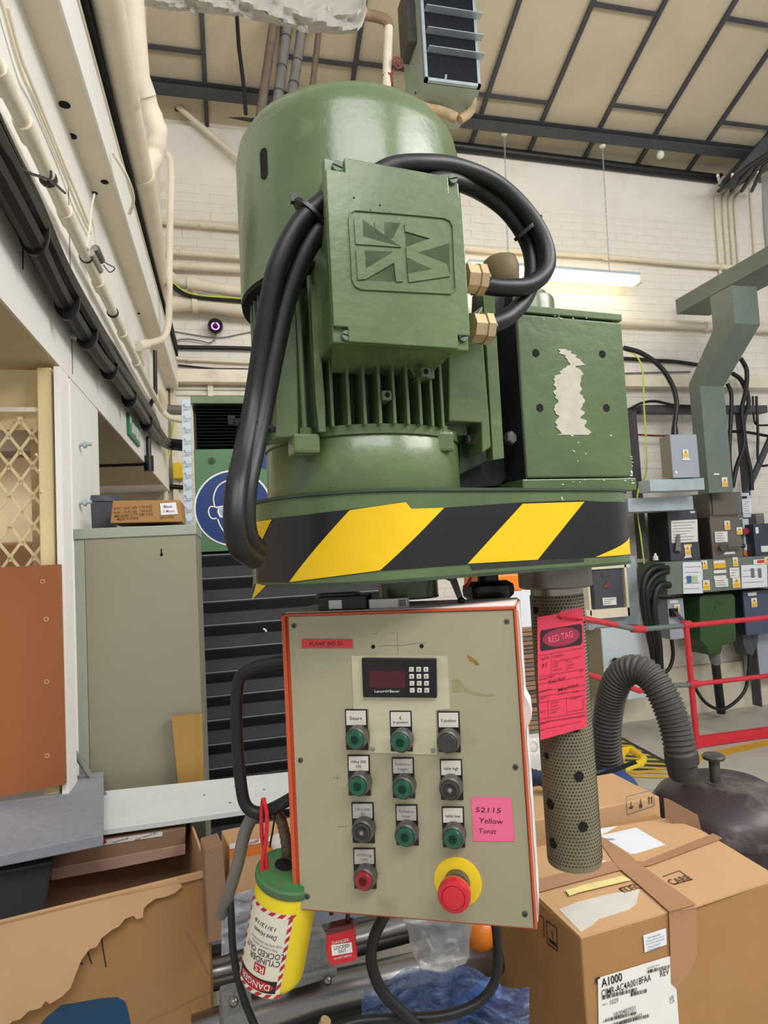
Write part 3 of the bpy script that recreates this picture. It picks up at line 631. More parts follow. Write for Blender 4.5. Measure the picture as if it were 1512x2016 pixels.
for L in (((160, 255), (262, 262), (268, 465), (415, 462), (408, 282), (515, 290), (522, 490), (620, 485), (612, 295), (712, 305), (722, 590), (180, 553)), ((182, 620), (285, 630), (300, 845), (635, 645), (728, 650), (745, 1000), (660, 1000), (635, 775), (300, 970), (205, 978)),
          ((758, 315), (1275, 440), (1290, 545), (915, 655), (1260, 790), (1305, 935), (812, 1008), (798, 905), (1090, 855), (785, 710), (778, 588), (1065, 488), (768, 402))):
    mb = MB(); mb.prism([MF.at(*ZE(x, y), TC) for x, y in L], MF.n*.0016); bmesh.ops.triangulate(mb.b, faces=[f for f in mb.b.faces if len(f.verts) > 4], ngon_method='EAR_CLIP'); obj('emblem_letter', mb, green, tb)
fr = [ZE(*p) for p in ((175, 150), (700, 190), (1230, 240), (1300, 275), (1335, 350), (1352, 800), (1370, 1090), (1310, 1142), (800, 1118), (240, 1088), (170, 1050), (140, 980), (120, 600), (98, 260), (120, 180))]
Z2 = lambda x, y: (x, y)
obj('emblem_frame', ridge(fr, .0010, TC, True), green, tb)
for (x, y) in ((697, 389), (730, 414), (768, 418), (748, 404)):
    p = MF.at(x, y, TC+.0003); mb = MB(); mb.lathe(p, MF.n, [(.0013, -.0001), (.0010, .0001)], 7); obj('paint_dent', mb, darkhole, tb)
# brass glands
for i, (x, y, lab) in enumerate(((925, 548, 'upper'), (938, 645, 'lower'))):
    p = MF.at(x-12, y, .175); t_ = MF.u
    g = MB(); g.lathe(p, t_, [(.0195, 0), (.0195, .016)], 8); gg = obj('gland', g, brass, tb)
    g = MB(); g.lathe(p, t_, [(.0165, .016), (.0215, .017), (.0215, .027), (.0165, .03)], 8); obj('gland_nut', g, brass, gg)
    g = MB(); g.lathe(p, t_, [(.013, .03), (.0125, .034)], 20); obj('gland_seal', g, blackp, gg)
# ---- cables
def mc(pts): return smooth([MF.at(x, y, c) for x, y, c in pts], 6)
def cable(name, pts, r, m, lab, cat='cable', seg=14):
    mb = MB(); mb.tube(pts, r, seg); return obj(name, mb, m, None, lab, cat, sm=True)
cable('motor_cable', mc(((952, 562, .175), (985, 566, .175), (1040, 562, .17), (1075, 530, .165), (1072, 478, .16), (1035, 415, .155), (975, 360, .15), (900, 329, .165), (830, 322, .178), (765, 330, .182), (710, 365, .184))), .0118, cableblk, 'black motor cable looping from the upper brass gland over the terminal box')
cable('motor_cable', mc(((966, 640, .175), (998, 625, .17), (1032, 590, .15), (1048, 540, .14), (1040, 480, .135), (1002, 420, .135), (950, 380, .135), (890, 356, .16), (840, 362, .178), (780, 400, .184))), .0118, cableblk, 'black motor cable looping from the lower brass gland behind the upper loop')
cable('motor_cable', mc(((690, 350, .178), (640, 395, .178), (590, 440, .175), (548, 520, .17), (527, 610, .16), (512, 710, .15), (498, 800, .15), (480, 890, .17), (466, 960, .2), (462, 1030, .21), (472, 1078, .2), (500, 1100, .17))), .0122, cableblk, 'outer black cable hanging down the left side of the motor')
cable('motor_cable', mc(((690, 400, .175), (640, 440, .172), (600, 500, .165), (565, 590, .155), (542, 690, .15), (522, 790, .15), (505, 870, .16), (487, 950, .18), (482, 1020, .185), (490, 1062, .18), (508, 1082, .16))), .0122, cableblk, 'inner black cable hanging down the left side of the motor')
for (x, y, c, lab, ang) in ((1038, 452, .15, 'black cable tie clasping the two loops right of the terminal box', (.6, .5)), (612, 424, .176, 'black cable tie with a square head clasping the two cables left of the terminal box', (.7, -.6)), (500, 838, .152, 'thin tie around the two hanging cables beside the motor foot', (1, -.2))):
    p = MF.at(x, y, c); d = (MF.u*ang[0]+MF.w*ang[1]).normalized(); ax_ = d.cross(MF.n); t = thing('cable_tie', lab, 'cable tie', 'ties on the motor cables')
    mb = MB(); mb.rings([[p+d*math.cos(a)*.026+MF.n*math.sin(a)*.0145+ax_*s for a in [2*math.pi*i/24 for i in range(24)]] for s in (-.0025, .0025)]); obj('strap', mb, blackp, t, sm=True)
    q_ = p+d*(-.026 if x < 900 else .026); mb = MB(); mb.box(q_-V((.004, .004, .004)), q_+V((.004, .004, .006))); obj('tie_head', mb, blackp, t)
# ---- gearbox block
gb = thing('gearbox_block', 'square green cast gearbox block with four bolt holes and a scraped bare patch', 'gearbox')
def rb(x0, y0, x1, y1, c, th, bev=.002): return rect(MF, x0, y0, x1, y1, c, th, bev)
a0, z1 = .236, 1.966; a1, z0 = .431, 1.69
obj('body', mbox(a0-.002, 1.70, a1, 1.952, .08, -.10, .003), greenchip, gb)
obj('top_plate', mbox(a0-.001, 1.9545, a1+.001, z1, .0812, -.10, .0015), greenchip, gb)
obj('bottom_plate', mbox(a0-.012, 1.6785, a1+.002, 1.698, .083, -.10, .0015), greenchip, gb)
obj('shaded_side', mbox(a0-.0035, 1.69, a0-.0015, 1.96, .0785, -.10, 0), mat('unlit_side_shade', '#15181a', .7, 0, .1), gb)  # near-black plate paints the shade on the gearbox's unlit left side
obj('side_flange', poly(MF, ((1012, 560), (1028, 600), (1046, 885), (1030, 890), (1003, 640)), .045, .06, .001), bracket_dark, gb)  # flange coloured dark to stand for the shadowed gap beside the gearbox
for (x, y) in ((1055, 695), (1186, 697), (1063, 803), (1194, 803)):
    p = MF.at(x, y, .0802); mb = MB(); mb.lathe(p, MF.n, [(.0062, -.0001), (.0062, .0004)], 24); obj('bolt_hole', mb, darkhole, gb)
Z6 = lambda x, y: (840+x*.2778, 480+y*.2778)
rr_ = random.Random(5)
rows_ = [(745, 930, 985), (760, 945, 1020), (790, 975, 1062), (820, 1000, 1095), (848, 1025, 1118), (866, 985, 1062), (885, 965, 1088), (908, 945, 1106), (935, 908, 1090), (960, 904, 1086), (985, 900, 1092), (1015, 922, 1101), (1045, 906, 1086), (1075, 912, 1108), (1105, 926, 1130), (1135, 914, 1100), (1160, 909, 1098), (1190, 920, 1114), (1220, 934, 1090), (1250, 916, 1129), (1285, 922, 1112), (1312, 938, 1148), (1335, 955, 1160), (1354, 930, 1152)]
mb = MB(); pv = None
for q_, (y, xa, xb) in enumerate(rows_):
    for sub in (0, 1):
        yy = y+sub*(rows_[min(q_+1, len(rows_)-1)][0]-y)*.5; ja, jb = rr_.uniform(-9, 9), rr_.uniform(-9, 9)
        row = [mb.b.verts.new(MF.at(*Z6(xa+ja, yy), .0808)), mb.b.verts.new(MF.at(*Z6(xb+jb, yy), .0808))]
        if pv and (q_ < len(rows_)-1 or sub == 0): mb.b.faces.new((pv[0], row[0], row[1], pv[1]))
        pv = row
obj('bare_patch', mb, mat('scraped_metal', '#b9b1a2', .7, 0, .10, 60, .3), gb)
mb = MB()
for k in range(34):
    x, y = rr_.choice([(rr_.uniform(830, 1200), rr_.gauss(522, 8)), (rr_.uniform(930, 1340), rr_.uniform(1350, 1600)), (rr_.uniform(680, 1440), rr_.gauss(1690, 10)), (1455+rr_.gauss(0, 4), rr_.uniform(1500, 1700))])
    w, h = rr_.uniform(3, 12), rr_.uniform(2, 6); mb.b.faces.new([mb.b.verts.new(MF.at(*Z6(x+dx*w, y+dy*h), .0838 if y > 1640 else (.0816 if y < 530 else .0806))) for dx, dy in ((-1, -.2), (0, -1), (1, .1), (.3, 1))])
obj('paint_chips', mb, whiteink, gb, kind='stuff')
for (x, y, c, r) in ((1103, 592, .03, .012), (1186, 602, .02, .011)):
    a, z = MF.uv(x, y, c); mb = MB(); mb.lathe(MF.pt(a, z1-.001, c), UP, [(r, 0), (r, .009), (r*.8, .011)], 6); obj('hex_bolt', mb, greend, gb)
obj('top_washer_plate', mbox(.255, z1, .325, z1+.004, .06, -.02, .001), greend, gb)
pk = [(.047, z1), (.047, z1+.050), (.045, z1+.055), (.034, z1+.056), (.034, z1+.066), (.02, z1+.067)]
mb = MB(); mb.lathe(MF.pt(.327, 0, -.03), UP, pk, 36); obj('spindle_housing', mb, green, gb, sm=True)
kb = [(.02, z1+.06), (.026, z1+.07), (.03, z1+.08), (.031, z1+.1), (.028, z1+.112), (.02, z1+.118)]
mb = MB(); mb.lathe(MF.pt(.268, 0, -.01), UP, kb, 24); obj('rusty_cap', mb, mat('rust_cap', '#6b5a3c', .6, .1, .3, 30, .4), gb, sm=True)
mb = MB(); mb.lathe(MF.pt(.288, 0, -.03), UP, [(.014, z1+.06), (.014, z1+.105), (.02, z1+.106), (.02, z1+.13)], 12); obj('grease_stub', mb, greend, gb, sm=True)
mb = MB(); mb.pbox(MF, .17, 1.955, .2, 2.03, -.06, -.1); obj('rear_post', mb, green, gb)
# ---- belt guard with hazard tape
gd = thing('belt_guard', 'rounded green belt guard wrapped in yellow and black hazard tape under the motor', 'guard')
r1, r2, dA = .163, .115, .325; A1_, A2_ = .0, .328
sp = (r1-r2)/(A2_-A1_); ph = math.asin(sp); LF = (A2_-A1_)*math.cos(ph)
def Gac(s, off=0):
    if s < 0: t = ph+s/r1; return A1_+math.sin(t)*(r1+off), math.cos(t)*(r1+off)
    if s > LF: t = ph+(s-LF)/r2; return A2_+math.sin(t)*(r2+off), math.cos(t)*(r2+off)
    k = s/LF; a = A1_+(A2_-A1_)*k+math.sin(ph)*(r1+(r2-r1)*k+off); return a, math.cos(ph)*(r1+(r2-r1)*k+off)
def G(s, z, off=0): a, c = Gac(s, off); return MF.pt(a, z, c)
S0, S1 = -(math.pi/2+ph+.25)*r1, LF+(math.pi/2-ph+.2)*r2
gz0, gz1 = 1.566, 1.676
def outline(off=0):
    o = []; n1, n2 = 40, 32
    for i in range(n1+1): t = ph-(math.pi+2*ph)*i/n1; o.append((A1_+math.sin(t)*(r1+off), math.cos(t)*(r1+off)))
    o2 = []
    for i in range(n2+1): t = ph+(math.pi-2*ph)*i/n2; o2.append((A2_+math.sin(t)*(r2+off), math.cos(t)*(r2+off)))
    return o2+o[::-1]
def gslab(z0, z1, off, m, name, par, bev=0):
    mb = MB(); mb.prism([MF.pt(a, z0, c) for a, c in outline(off)], (0, 0, z1-z0))
    if bev: mb.bev(bev, 2, .9)
    return obj(name, mb, m, par, sm=True)
gslab(gz0+.001, gz1-.001, 0, greenchip, 'guard_band', gd)
gslab(gz1-.0005, gz1+.0035, .003, greend, 'top_cover', gd)
gslab(gz0-.003, gz0+.001, .0015, greend, 'bottom_lip', gd)
def gpick(px, py):
    best = None
    n = 900
    for i in range(n+1):
        s = S0+(S1-S0)*i/n; p0, p1 = proj(G(s, 1.56, .001)), proj(G(s, 1.68, .001)); k = (py-p0[1])/(p1[1]-p0[1]); x = p0[0]+(p1[0]-p0[0])*k; z = 1.56+.12*k
        e = abs(x-px)
        if best is None or e < best[0]: best = (e, s, z)
    return best[1], best[2]
def gpoly(pix, off, m, name, step=.004):
    P = [gpick(*p) for p in pix]; s0, s1 = min(p[0] for p in P), max(p[0] for p in P); n = max(2, int((s1-s0)/step)); mb = MB(); pv = None
    xs = sorted(set([s0+(s1-s0)*(i+.0)/n for i in range(n+1)]+[p[0] for p in P]))
    for s in xs:
        ss = min(max(s, s0+1e-5), s1-1e-5); hit = []
        for (a, za), (b, zb) in zip(P, P[1:]+P[:1]):
            if (a-ss)*(b-ss) <= 0 and abs(a-b) > 1e-9: hit.append(za+(zb-za)*(ss-a)/(b-a))
        if len(hit) < 2: pv = None; continue
        z0, z1 = min(hit), max(hit); row = [mb.b.verts.new(G(s, z0, off)), mb.b.verts.new(G(s, z1, off))]
        if pv: mb.b.faces.new((pv[0], row[0], row[1], pv[1]))
        pv = row
    return obj(name, mb, m, gd, sm=True)
gpoly([(503, 1027), (600, 1014), (700, 1002), (798, 989), (812, 1002), (874, 1000), (1031, 989), (1140, 985), (1190, 988), (1208, 995), (1211, 1092), (1175, 1097), (1064, 1102), (923, 1111), (749, 1124), (570, 1147), (505, 1146)], .0009, tapeblk, 'black_tape')
gpoly([(689, 1005), (798, 989), (810, 1002), (874, 1000), (749, 1123), (570, 1146)], .0016, yellow, 'yellow_stripe')
gpoly([(1028, 992), (1150, 988), (1058, 1102), (921, 1110)], .0016, yellow, 'yellow_stripe')
gpoly([(1210, 1036), (1211, 1090), (1172, 1097)], .0016, yellow, 'yellow_stripe')
gpoly([(503, 1028), (536, 1023), (513, 1075), (503, 1110)], .0016, yellow, 'yellow_stripe')
mb = MB(); mb.prism([G(gpick(506, 1140)[0], gz0, .002)+V((0, 0, .002)), G(gpick(524, 1140)[0], gz0, .002), G(gpick(501, 1140)[0], gz0-.02, .006)], MF.n*.0005); obj('tape_curl', mb, yellow, gd)
# ---- neck under the guard, quill collar and perforated spindle sleeve
nk = thing('support_neck', 'short green column between the striped guard and the control box top', 'column')
PO = PD(800, 1500, .84); PU = V((.89, -.457, 0)); PP = Plane((PO.x, PO.y, 0), PU)
ntop = PD(805, 1178, .95); mb = MB(); mb.lathe((ntop.x, ntop.y, 0), UP, [(.044, 1.5335), (.044, 1.5625)], 36); obj('column_drum', mb, green, nk, sm=True)
mb = MB(); mb.lathe((ntop.x, ntop.y, 0), UP, [(.0445, 1.532), (.0445, 1.5345)], 36); obj('column_ring', mb, greend, nk, sm=True)
sv = thing('spindle_sleeve', 'long knurled brown metal spindle sleeve with round holes hanging under the gearbox', 'spindle')
mb = MB(); mb.lathe(SX, UP, [(.055, 1.529), (.059, 1.532), (.059, 1.5655)], 40); obj('collar', mb, mat('collar_steel', '#8a857a', .4, .5, .2, 25), sv, sm=True)
mb = MB(); mb.lathe(SX, UP, [(.0405, 1.50), (.0405, 1.532)], 40); obj('bare_neck', mb, steel, sv, sm=True)
mb = MB(); mb.lathe(SX, UP, [(.03, 1.092), (.0415, 1.094), (.0425, 1.10), (.0425, 1.516), (.0415, 1.518)], 48); obj('sleeve', mb, mat('knurled_sleeve', '#807862', .5, .3, .15, 20, .2, 80), sv, sm=True)
# knurl: rows of small raised studs
mb = MB(); rows, per = 78, 27
for i in range(rows):
    z = 1.104+i*.00534
    for k in range(per):
        t = -1.65+3.3*(k+(.5 if i % 2 else 0))/per; r = .0425; w = .00165
        c_ = lambda dt, dz, o: MF.pt(.325+math.sin(t+dt/r)*(r+o), z+dz, math.cos(t+dt/r)*(r+o))
        v = [mb.b.verts.new(c_(*q)) for q in ((-w, -.0012, -.0001), (w, -.0012, -.0001), (w*.6, .0016, -.0001), (-w*.6, .0016, -.0001), (0, .0002, .0013))]
        for q in ((0, 1, 4), (1, 2, 4), (2, 3, 4), (3, 0, 4)): mb.b.faces.new([v[j] for j in q])
obj('knurl_studs', mb, mat('knurl_metal', '#38342a', .5, .35, .1, 20), sv, kind='stuff')
def sleeve_hole(px, py, r_, name='sleeve_hole'):
    rr = ray(px, py); o = CAM-SX; o.z = 0; d = V((rr.x, rr.y, 0)); a = d.dot(d); b = 2*o.dot(d); c = o.dot(o)-.0435**2; t = (-b-math.sqrt(max(0, b*b-4*a*c)))/(2*a); P = CAM+rr*t; q = P-SX; th = math.atan2(q.dot(MF.u), q.dot(MF.n)); mb = MB(); vv = []
    for i in range(20):
        al = 2*math.pi*i/20; tt = th+math.cos(al)*r_/.0435; vv.append(mb.b.verts.new(MF.pt(.325+math.sin(tt)*.0438, P.z+math.sin(al)*r_, math.cos(tt)*.0438)))
    mb.b.faces.new(vv); obj(name, mb, darkhole, sv)
for (x, y, r_) in ((1140, 1529, .0078), (1148, 1628, .0078), (1083, 1583, .0078), (1088, 1660, .0078), (1134, 1434, .006), (1076, 1488, .005), (1054, 1201, .006)): sleeve_hole(x, y, r_)
# ---- star knob, lever, bits on the control box
kn = thing('star_knob', 'black lobed hand knob under the guard at the right end of the control box top', 'knob')
kp = PD(962, 1162, .98); mb = MB()
mb.rings([[V((kp.x, kp.y, kp.z+h))+V((math.cos(a), math.sin(a), 0))*(.036*(1+.12*math.cos(5*a))*s) for a in [2*math.pi*i/40 for i in range(40)]] for s, h in ((.8, -.014), (1, -.008), (1.03, 0), (1, .008), (.75, .014))]); obj('knob_grip', mb, blackp, kn, sm=True)
mb = MB(); mb.cyl(kp+V((0, 0, .012)), kp+V((0, 0, .036)), .016, 20); obj('knob_stem', mb, blackp, kn, sm=True)
lv = thing('clamp_lever', 'grey clamp lever with a black tip beside the green column', 'lever')
mb = MB(); mb.tube([PD(878, 1132, .93), PD(892, 1140, .92), PD(906, 1178, .9)], [.006, .0055, .004], 10); obj('lever_arm', mb, pipegrey, lv, sm=True)
mb = MB(); mb.sphere(PD(908, 1183, .9), .0055); obj('lever_tip', mb, blackp, lv, sm=True)
mb = MB(); mb.tube(smooth([PD(930, 1132, .93), PD(922, 1148, .93), PD(915, 1156, .93)], 4), .0025, 6); obj('red_wire', mb, redpl, None, 'short red wire end between the lever and the black knob', 'wire', sm=True)
# ================================================================ CONTROL BOX
BW = Plane(PP.o, PU)
def pz(x, y, c=0): return PP.uv(x, y, c)
aL, zT = pz(568, 1213); aR, _ = pz(1010, 1201); _, zB = pz(600, 1790); _, zB2 = pz(1042, 1825); _, zT2 = pz(1010, 1201)
zT = (zT+zT2)/2; zB = (zB+zB2)/2
cbx = thing('control_box', 'orange control enclosure with beige front plate and push buttons hanging below the guard', 'control box')
DEP = .13
mb = MB(); mb.pbox(PP, aL-.0095, zB-.004, aR+.004, zT+.004, -.0015, -DEP); mb.bev(.003); obj('enclosure', mb, orange, cbx)
mb = MB(); mb.pbox(PP, aL-.007, zT+.0035, aR+.002, zT+.0052, -.006, -DEP+.002); obj('dusty_top', mb, pinkdust, cbx)
mb = MB(); mb.pbox(PP, aR+.0035, zB+.002, aR+.0052, zT+.002, -.01, -DEP+.002); obj('dusty_side', mb, mat('dusty_white_side', '#d9d2ca', .8, 0, .08, 8), cbx)
mb = MB(); mb.pbox(PP, aL, zB, aR, zT, .0015, -.002); mb.bev(.0008); obj('front_plate', mb, plate, cbx)
for (x0, y0, x1, y1) in ((aL-.0095, zB, aL-.004, zT+.004),):
    mb = MB(); mb.pbox(PP, x0, y0, x1, y1, .004, -.004); mb.bev(.001); obj('rim', mb, orange, cbx)
mb = MB(); mb.pbox(PP, aL-.0095, zT+.0005, aR+.004, zT+.004, .004, -.004); mb.bev(.001); obj('rim', mb, orange, cbx)
mb = MB(); mb.pbox(PP, aR+.0008, zB, aR+.004, zT+.004, .004, -.004); mb.bev(.001); obj('rim', mb, orange, cbx)
Z4 = lambda x, y: (540+x*.3571, 1150+y*.3571)
C0 = .0015
for (x, y) in ((108, 230), (1282, 205), (145, 970), (1330, 1008), (182, 1722), (1382, 1818)):
    p = PP.at(*Z4(x, y), C0); mb = MB(); mb.lathe(p, PP.n, [(.0036, 0), (.0034, .0012), (.0015, .002)], 16); s_ = obj('plate_screw', mb, steeld, cbx, sm=True)
    mb = MB(); mb.b.faces.new([mb.b.verts.new(p+PP.n*.0021+PP.u*a+PP.w*b) for a, b in ((-.002, -.0004), (.002, -.0004), (.002, .0004), (-.002, .0004))]); mb.b.faces.new([mb.b.verts.new(p+PP.n*.0021+PP.u*a+PP.w*b) for a, b in ((-.0004, -.002), (.0004, -.002), (.0004, .002), (-.0004, .002))]); obj('cross_slot', mb, darkhole, s_)
def zpoly(pts, c, th, bev=0): return poly(PP, [Z4(*p) for p in pts], c, th, bev)
obj('metal_plate', zpoly(((425, 395), (955, 395), (968, 690), (890, 695), (898, 942), (530, 930), (520, 690), (437, 688)), C0+.0012, .0012), alu, cbx)
for (x, y) in ((543, 910), (875, 918)):
    p = PP.at(*Z4(x, y), C0+.0012); mb = MB(); mb.lathe(p, PP.n, [(.0032, 0), (.003, .001), (.001, .0014)], 14); obj('small_screw', mb, steel, cbx, sm=True)
for (x, y) in ((545, 345), (812, 342)):
    p = PP.at(*Z4(x, y), C0); mb = MB(); mb.lathe(p, PP.n, [(.0028, -.0001), (.0028, .0003)], 16); obj('drilled_hole', mb, darkhole, cbx)
tp = lambda s, x, y, h, c, m, par, **k: ptext(PP, s, *Z4(x, y), h*.3571, c, m, par, **{kk: (vv*.3571 if kk == 'wpx' else vv) for kk, vv in k.items()})
# red engraved label
rl = obj('plant_label', zpoly(((150, 303), (430, 304), (432, 353), (150, 353)), C0+.0012, .0012, .0002), redlab, cbx); tp('PLANT NO 22', 285, 329, 19, C0+.0016, ink, rl, wpx=180, spacing=1.1)
# display unit
du = obj('display_unit', zpoly(((480, 408), (892, 412), (895, 628), (488, 625)), C0+.007, .007, .0012), blackp, cbx)
obj('display_window', zpoly(((500, 440), (725, 442), (727, 600), (505, 598)), C0+.0074, .0005), mat('dark_window', '#1c0c0e', .12, 0, 0), du)
obj('red_filter', zpoly(((522, 478), (722, 480), (722, 572), (526, 570)), C0+.0078, .0004), mat('red_filter', '#4a1014', .15, 0, 0), du)
tp('Lenord+Bauer', 622, 590, 15, C0+.0082, whiteink, du, wpx=138)
keys = ['789', '456', '123', '\\0E']
for r in range(4):
    for k in range(3):
        x, y = 755+k*40+r*1.6, 471+r*38.5
        kk = obj('key', zpoly(((x-13, y-13), (x+13, y-13), (x+13, y+13), (x-13, y+13)), C0+.009, .0022, .0007), mat('key_cream', '#cfcac0', .5, 0, .04), du); tp(keys[r][k], x, y, 13, C0+.0093, ink, kk)
# push buttons
def button(lx, ly, bx, by, txt, kind, dirty=False):
    """lx,ly label centre; bx,by cap centre (zoom pixels)"""
    t0 = kind[0]; g = obj('legend_frame', zpoly(((lx-62, ly-48), (lx+60, ly-48), (lx+68, ly+178), (lx-54, ly+176)), C0+.0022, .0022, .0006), blackp, cbx)
    obj('legend_plate', zpoly(((lx-55, ly-40), (lx+53, ly-40), (lx+55, ly+40), (lx-53, ly+40)), C0+.0032, .0012, .0003), mat('legend_dull', '#b1aaa0', .5, 0, .05, 20) if dirty else mat('legend_cream', '#d8d0c2', .5, 0, .04, 20), g)
    for i, s in enumerate(txt):
        yy = ly+(i-(len(txt)-1)/2)*26+2; tp(s, lx, yy, 15 if len(txt) > 1 else 17, C0+.0035, inkg if dirty else ink, g, wpx=min(82, 14*len(s)))
    a, z = PP.uv(*Z4(bx, by), .024); c0 = PP.pt(a, z, C0)
    mb = MB(); mb.lathe(c0, PP.n, [(.0147, .001), (.0147, .004), (.0152, .006), (.0142, .017), (.0122, .0185), (.0118, .017)], 32); b = obj('bezel', mb, bez, cbx, sm=True)
    mm = {'g': btng, 'k': btnk, 'r': btnr, 'o': btnk}[t0]
    pr = [(.0115, .012), (.0115, .0205), (.0105, .022)] if t0 != 'o' else [(.0115, .012), (.0112, .0205), (.0085, .021), (.0078, .0185), (.0052, .0185), (.0048, .0205), (.002, .0205)]
    mb = MB(); mb.lathe(c0, PP.n, pr, 32); obj('button_cap', mb, mm, b, sm=True)
    if t0 in 'gr':
        mb = MB(); mb.lathe(c0, PP.n, [(.0065, .022), (.0065, .0226), (.0055, .0226), (.0055, .022)], 28); obj('cap_ring', mb, mm, b, sm=True)
    elif t0 == 'o':
        mb = MB(); mb.lathe(c0, PP.n, [(.0026, .02), (.0026, .0218), (.0014, .0222)], 16); obj('cap_pip', mb, mat('pip', '#8f8a80', .3, .3), b, sm=True)
button(450, 738, 442, 860, ['Start'], 'g'); button(696, 746, 692, 876, ['(', 'In position'], 'g'); button(960, 750, 953, 880, ['0 position'], 'k')
button(464, 990, 457, 1118, ['milling 3000', 'ON'], 'g', False); button(708, 1004, 704, 1135, ['Radialarm', 'high'], 'g', True); button(974, 1014, 966, 1140, ['table high'], 'o')
button(486, 1252, 478, 1376, ['milling 6000', 'ON'], 'o', True); button(728, 1264, 718, 1398, ['Radialarm', 'low'], 'g', True); button(984, 1276, 983, 1410, ['table low'], 'g')
button(495, 1504, 487, 1642, ['milling', 'OFF'], 'r', True)
# emergency stop
cE = PP.at(*Z4(1012, 1640), C0); mb = MB(); mb.lathe(cE, PP.n, [(.0305, 0), (.0305, .0015), (.0295, .002)], 48); es = obj('emergency_disc', mb, yelp, cbx, sm=True)
aE, zE = PP.uv(*Z4(998, 1708), .042); cS = PP.pt(aE, zE, C0)
cS = PP.at(*Z4(1010, 1640), C0)
mb = MB(); mb.lathe(cS, PP.n, [(.0165, .001), (.0165, .014), (.0145, .0145), (.0145, .024)], 36); obj('stop_collar', mb, bez, es, sm=True)
mb = MB(); mb.lathe(cS, PP.n, [(.0175, .022), (.0200, .025), (.0205, .034), (.0190, .038), (.0145, .0395), (.0135, .0385)], 40); mr_ = obj('mushroom_head', mb, estr, es, sm=True)
mb = MB(); mb.lathe(cS, PP.n, [(.0136, .038), (.0132, .0402), (.006, .0408)], 36); obj('head_insert', mb, mat('red_insert', '#cf2a34', .3, 0, .04), mr_, sm=True)
# pink sticky note
pnote = obj('sticky_note', zpoly(((1085, 1175), (1307, 1178), (1325, 1417), (1098, 1417)), C0+.001, .0006), pinkn, None, 'pink sticky note on the lower right of the control panel', 'note')
for s, x, y, h, w in (('52115', 1180, 1246, 26, 140), ('Yellow', 1195, 1306, 28, 132), ('Tonst', 1175, 1362, 26, 96)): tp(s, x, y, h, C0+.0013, tagink, pnote, wpx=w, shear=.15)
# scuffs and pencil marks
mk = MB()
def scuff(pts, m, nm):
    mb = MB(); f = mb.b.faces.new([mb.b.verts.new(PP.at(*Z4(x, y), C0+.0002)) for x, y in pts]); obj(nm, mb, m, cbx)
scuff(((1062, 388), (1085, 400), (1112, 418), (1130, 445), (1110, 448), (1095, 430), (1075, 425)), mat('brown_scuff', '#8a6a2c', .6, 0, .3, 60), 'scuff')
lines(PP, [(*Z4(678, 262), *Z4(682, 390)), (*Z4(575, 340), *Z4(690, 338)), (*Z4(690, 338), *Z4(840, 322)), (*Z4(325, 1068), *Z4(370, 1068)), (*Z4(346, 1045), *Z4(350, 1090)), (*Z4(345, 1338), *Z4(402, 1336)), (*Z4(640, 272), *Z4(662, 270)), (*Z4(550, 273), *Z4(572, 272))], .8, C0+.0003, mat('pencil', '#7d735a', .7, 0, 0), cbx, 'pencil_mark')
scuff(((978, 530), (1010, 520), (1060, 575), (1120, 600), (1215, 610), (1200, 622), (1100, 612), (1040, 590), (985, 600)), mat('faint_stain', '#9b9068', .6, 0, .1, 60), 'stain')
# ================================================================ HANDLE, LOCKOUTS, HANGING THINGS
hd = thing('grab_handle', 'black bent tubular grab handle on the left side of the control box', 'handle')
hp_ = smooth([PD(x, y, d) for x, y, d in ((560, 1301, .90), (530, 1306, .90), (490, 1318, .9), (469, 1345, .9), (466, 1440, .9), (474, 1540, .9), (484, 1585, .9), (508, 1600, .9), (540, 1590, .9), (590, 1562, .9))], 5)
mb = MB(); mb.tube(hp_, .0085, 14); obj('tube', mb, black, hd, sm=True)
fh = thing('flexible_conduit', 'braided steel hose curving from the handle into the green lid', 'hose')
ph_ = smooth([PD(x, y, d) for x, y, d in ((535, 1592, .92), (552, 1612, .92), (562, 1650, .92), (568, 1700, .92), (572, 1738, .92))], 8)
rr2 = [.0075+.0006*(i % 2) for i in range(len(ph_))]
mb = MB(); mb.tube(ph_, rr2, 14); obj('braid', mb, mat('braided_hose', '#6f6352', .45, .5, .3, 160, .5, 200), fh, sm=True)
gh = smooth([PD(x, y, d) for x, y, d in ((500, 1600, .94), (482, 1640, .95), (468, 1700, .96), (450, 1760, .98), (436, 1800, 1.0))], 6)
mb = MB(); mb.tube(gh, .0095, 12); obj('grey_conduit', mb, pipegrey, None, 'grey plastic conduit dropping from the handle beside the open carton', 'conduit', sm=True)
rs = thing('red_strap', 'red plastic strap looped over the grab handle', 'strap')
mb = MB(); mb.tube(smooth([PD(x, y, .885) for x, y in ((518, 1572), (515, 1600), (516, 1650), (524, 1700), (522, 1750), (520, 1776))], 5), .0028, 8); obj('strand', mb, redpl, rs, sm=True)
mb = MB(); mb.tube(smooth([PD(x, y, .88) for x, y in ((518, 1572), (525, 1600), (524, 1650), (516, 1700), (519, 1750), (520, 1776))], 5), .0028, 8); obj('strand', mb, redpl, rs, sm=True)
mb = MB(); mb.tube([PD(520, 1574, d) for d in (.88, .9, .915)], .003, 8); obj('loop_top', mb, redpl, rs, sm=True)
mb = MB(); mb.tube([PD(543, 1596, .9), PD(536, 1640, .9), PD(531, 1668, .9)], .0014, 6); obj('black_tie', mb, blackp, None, 'thin black cable tie tail hanging from the handle', 'cable tie')
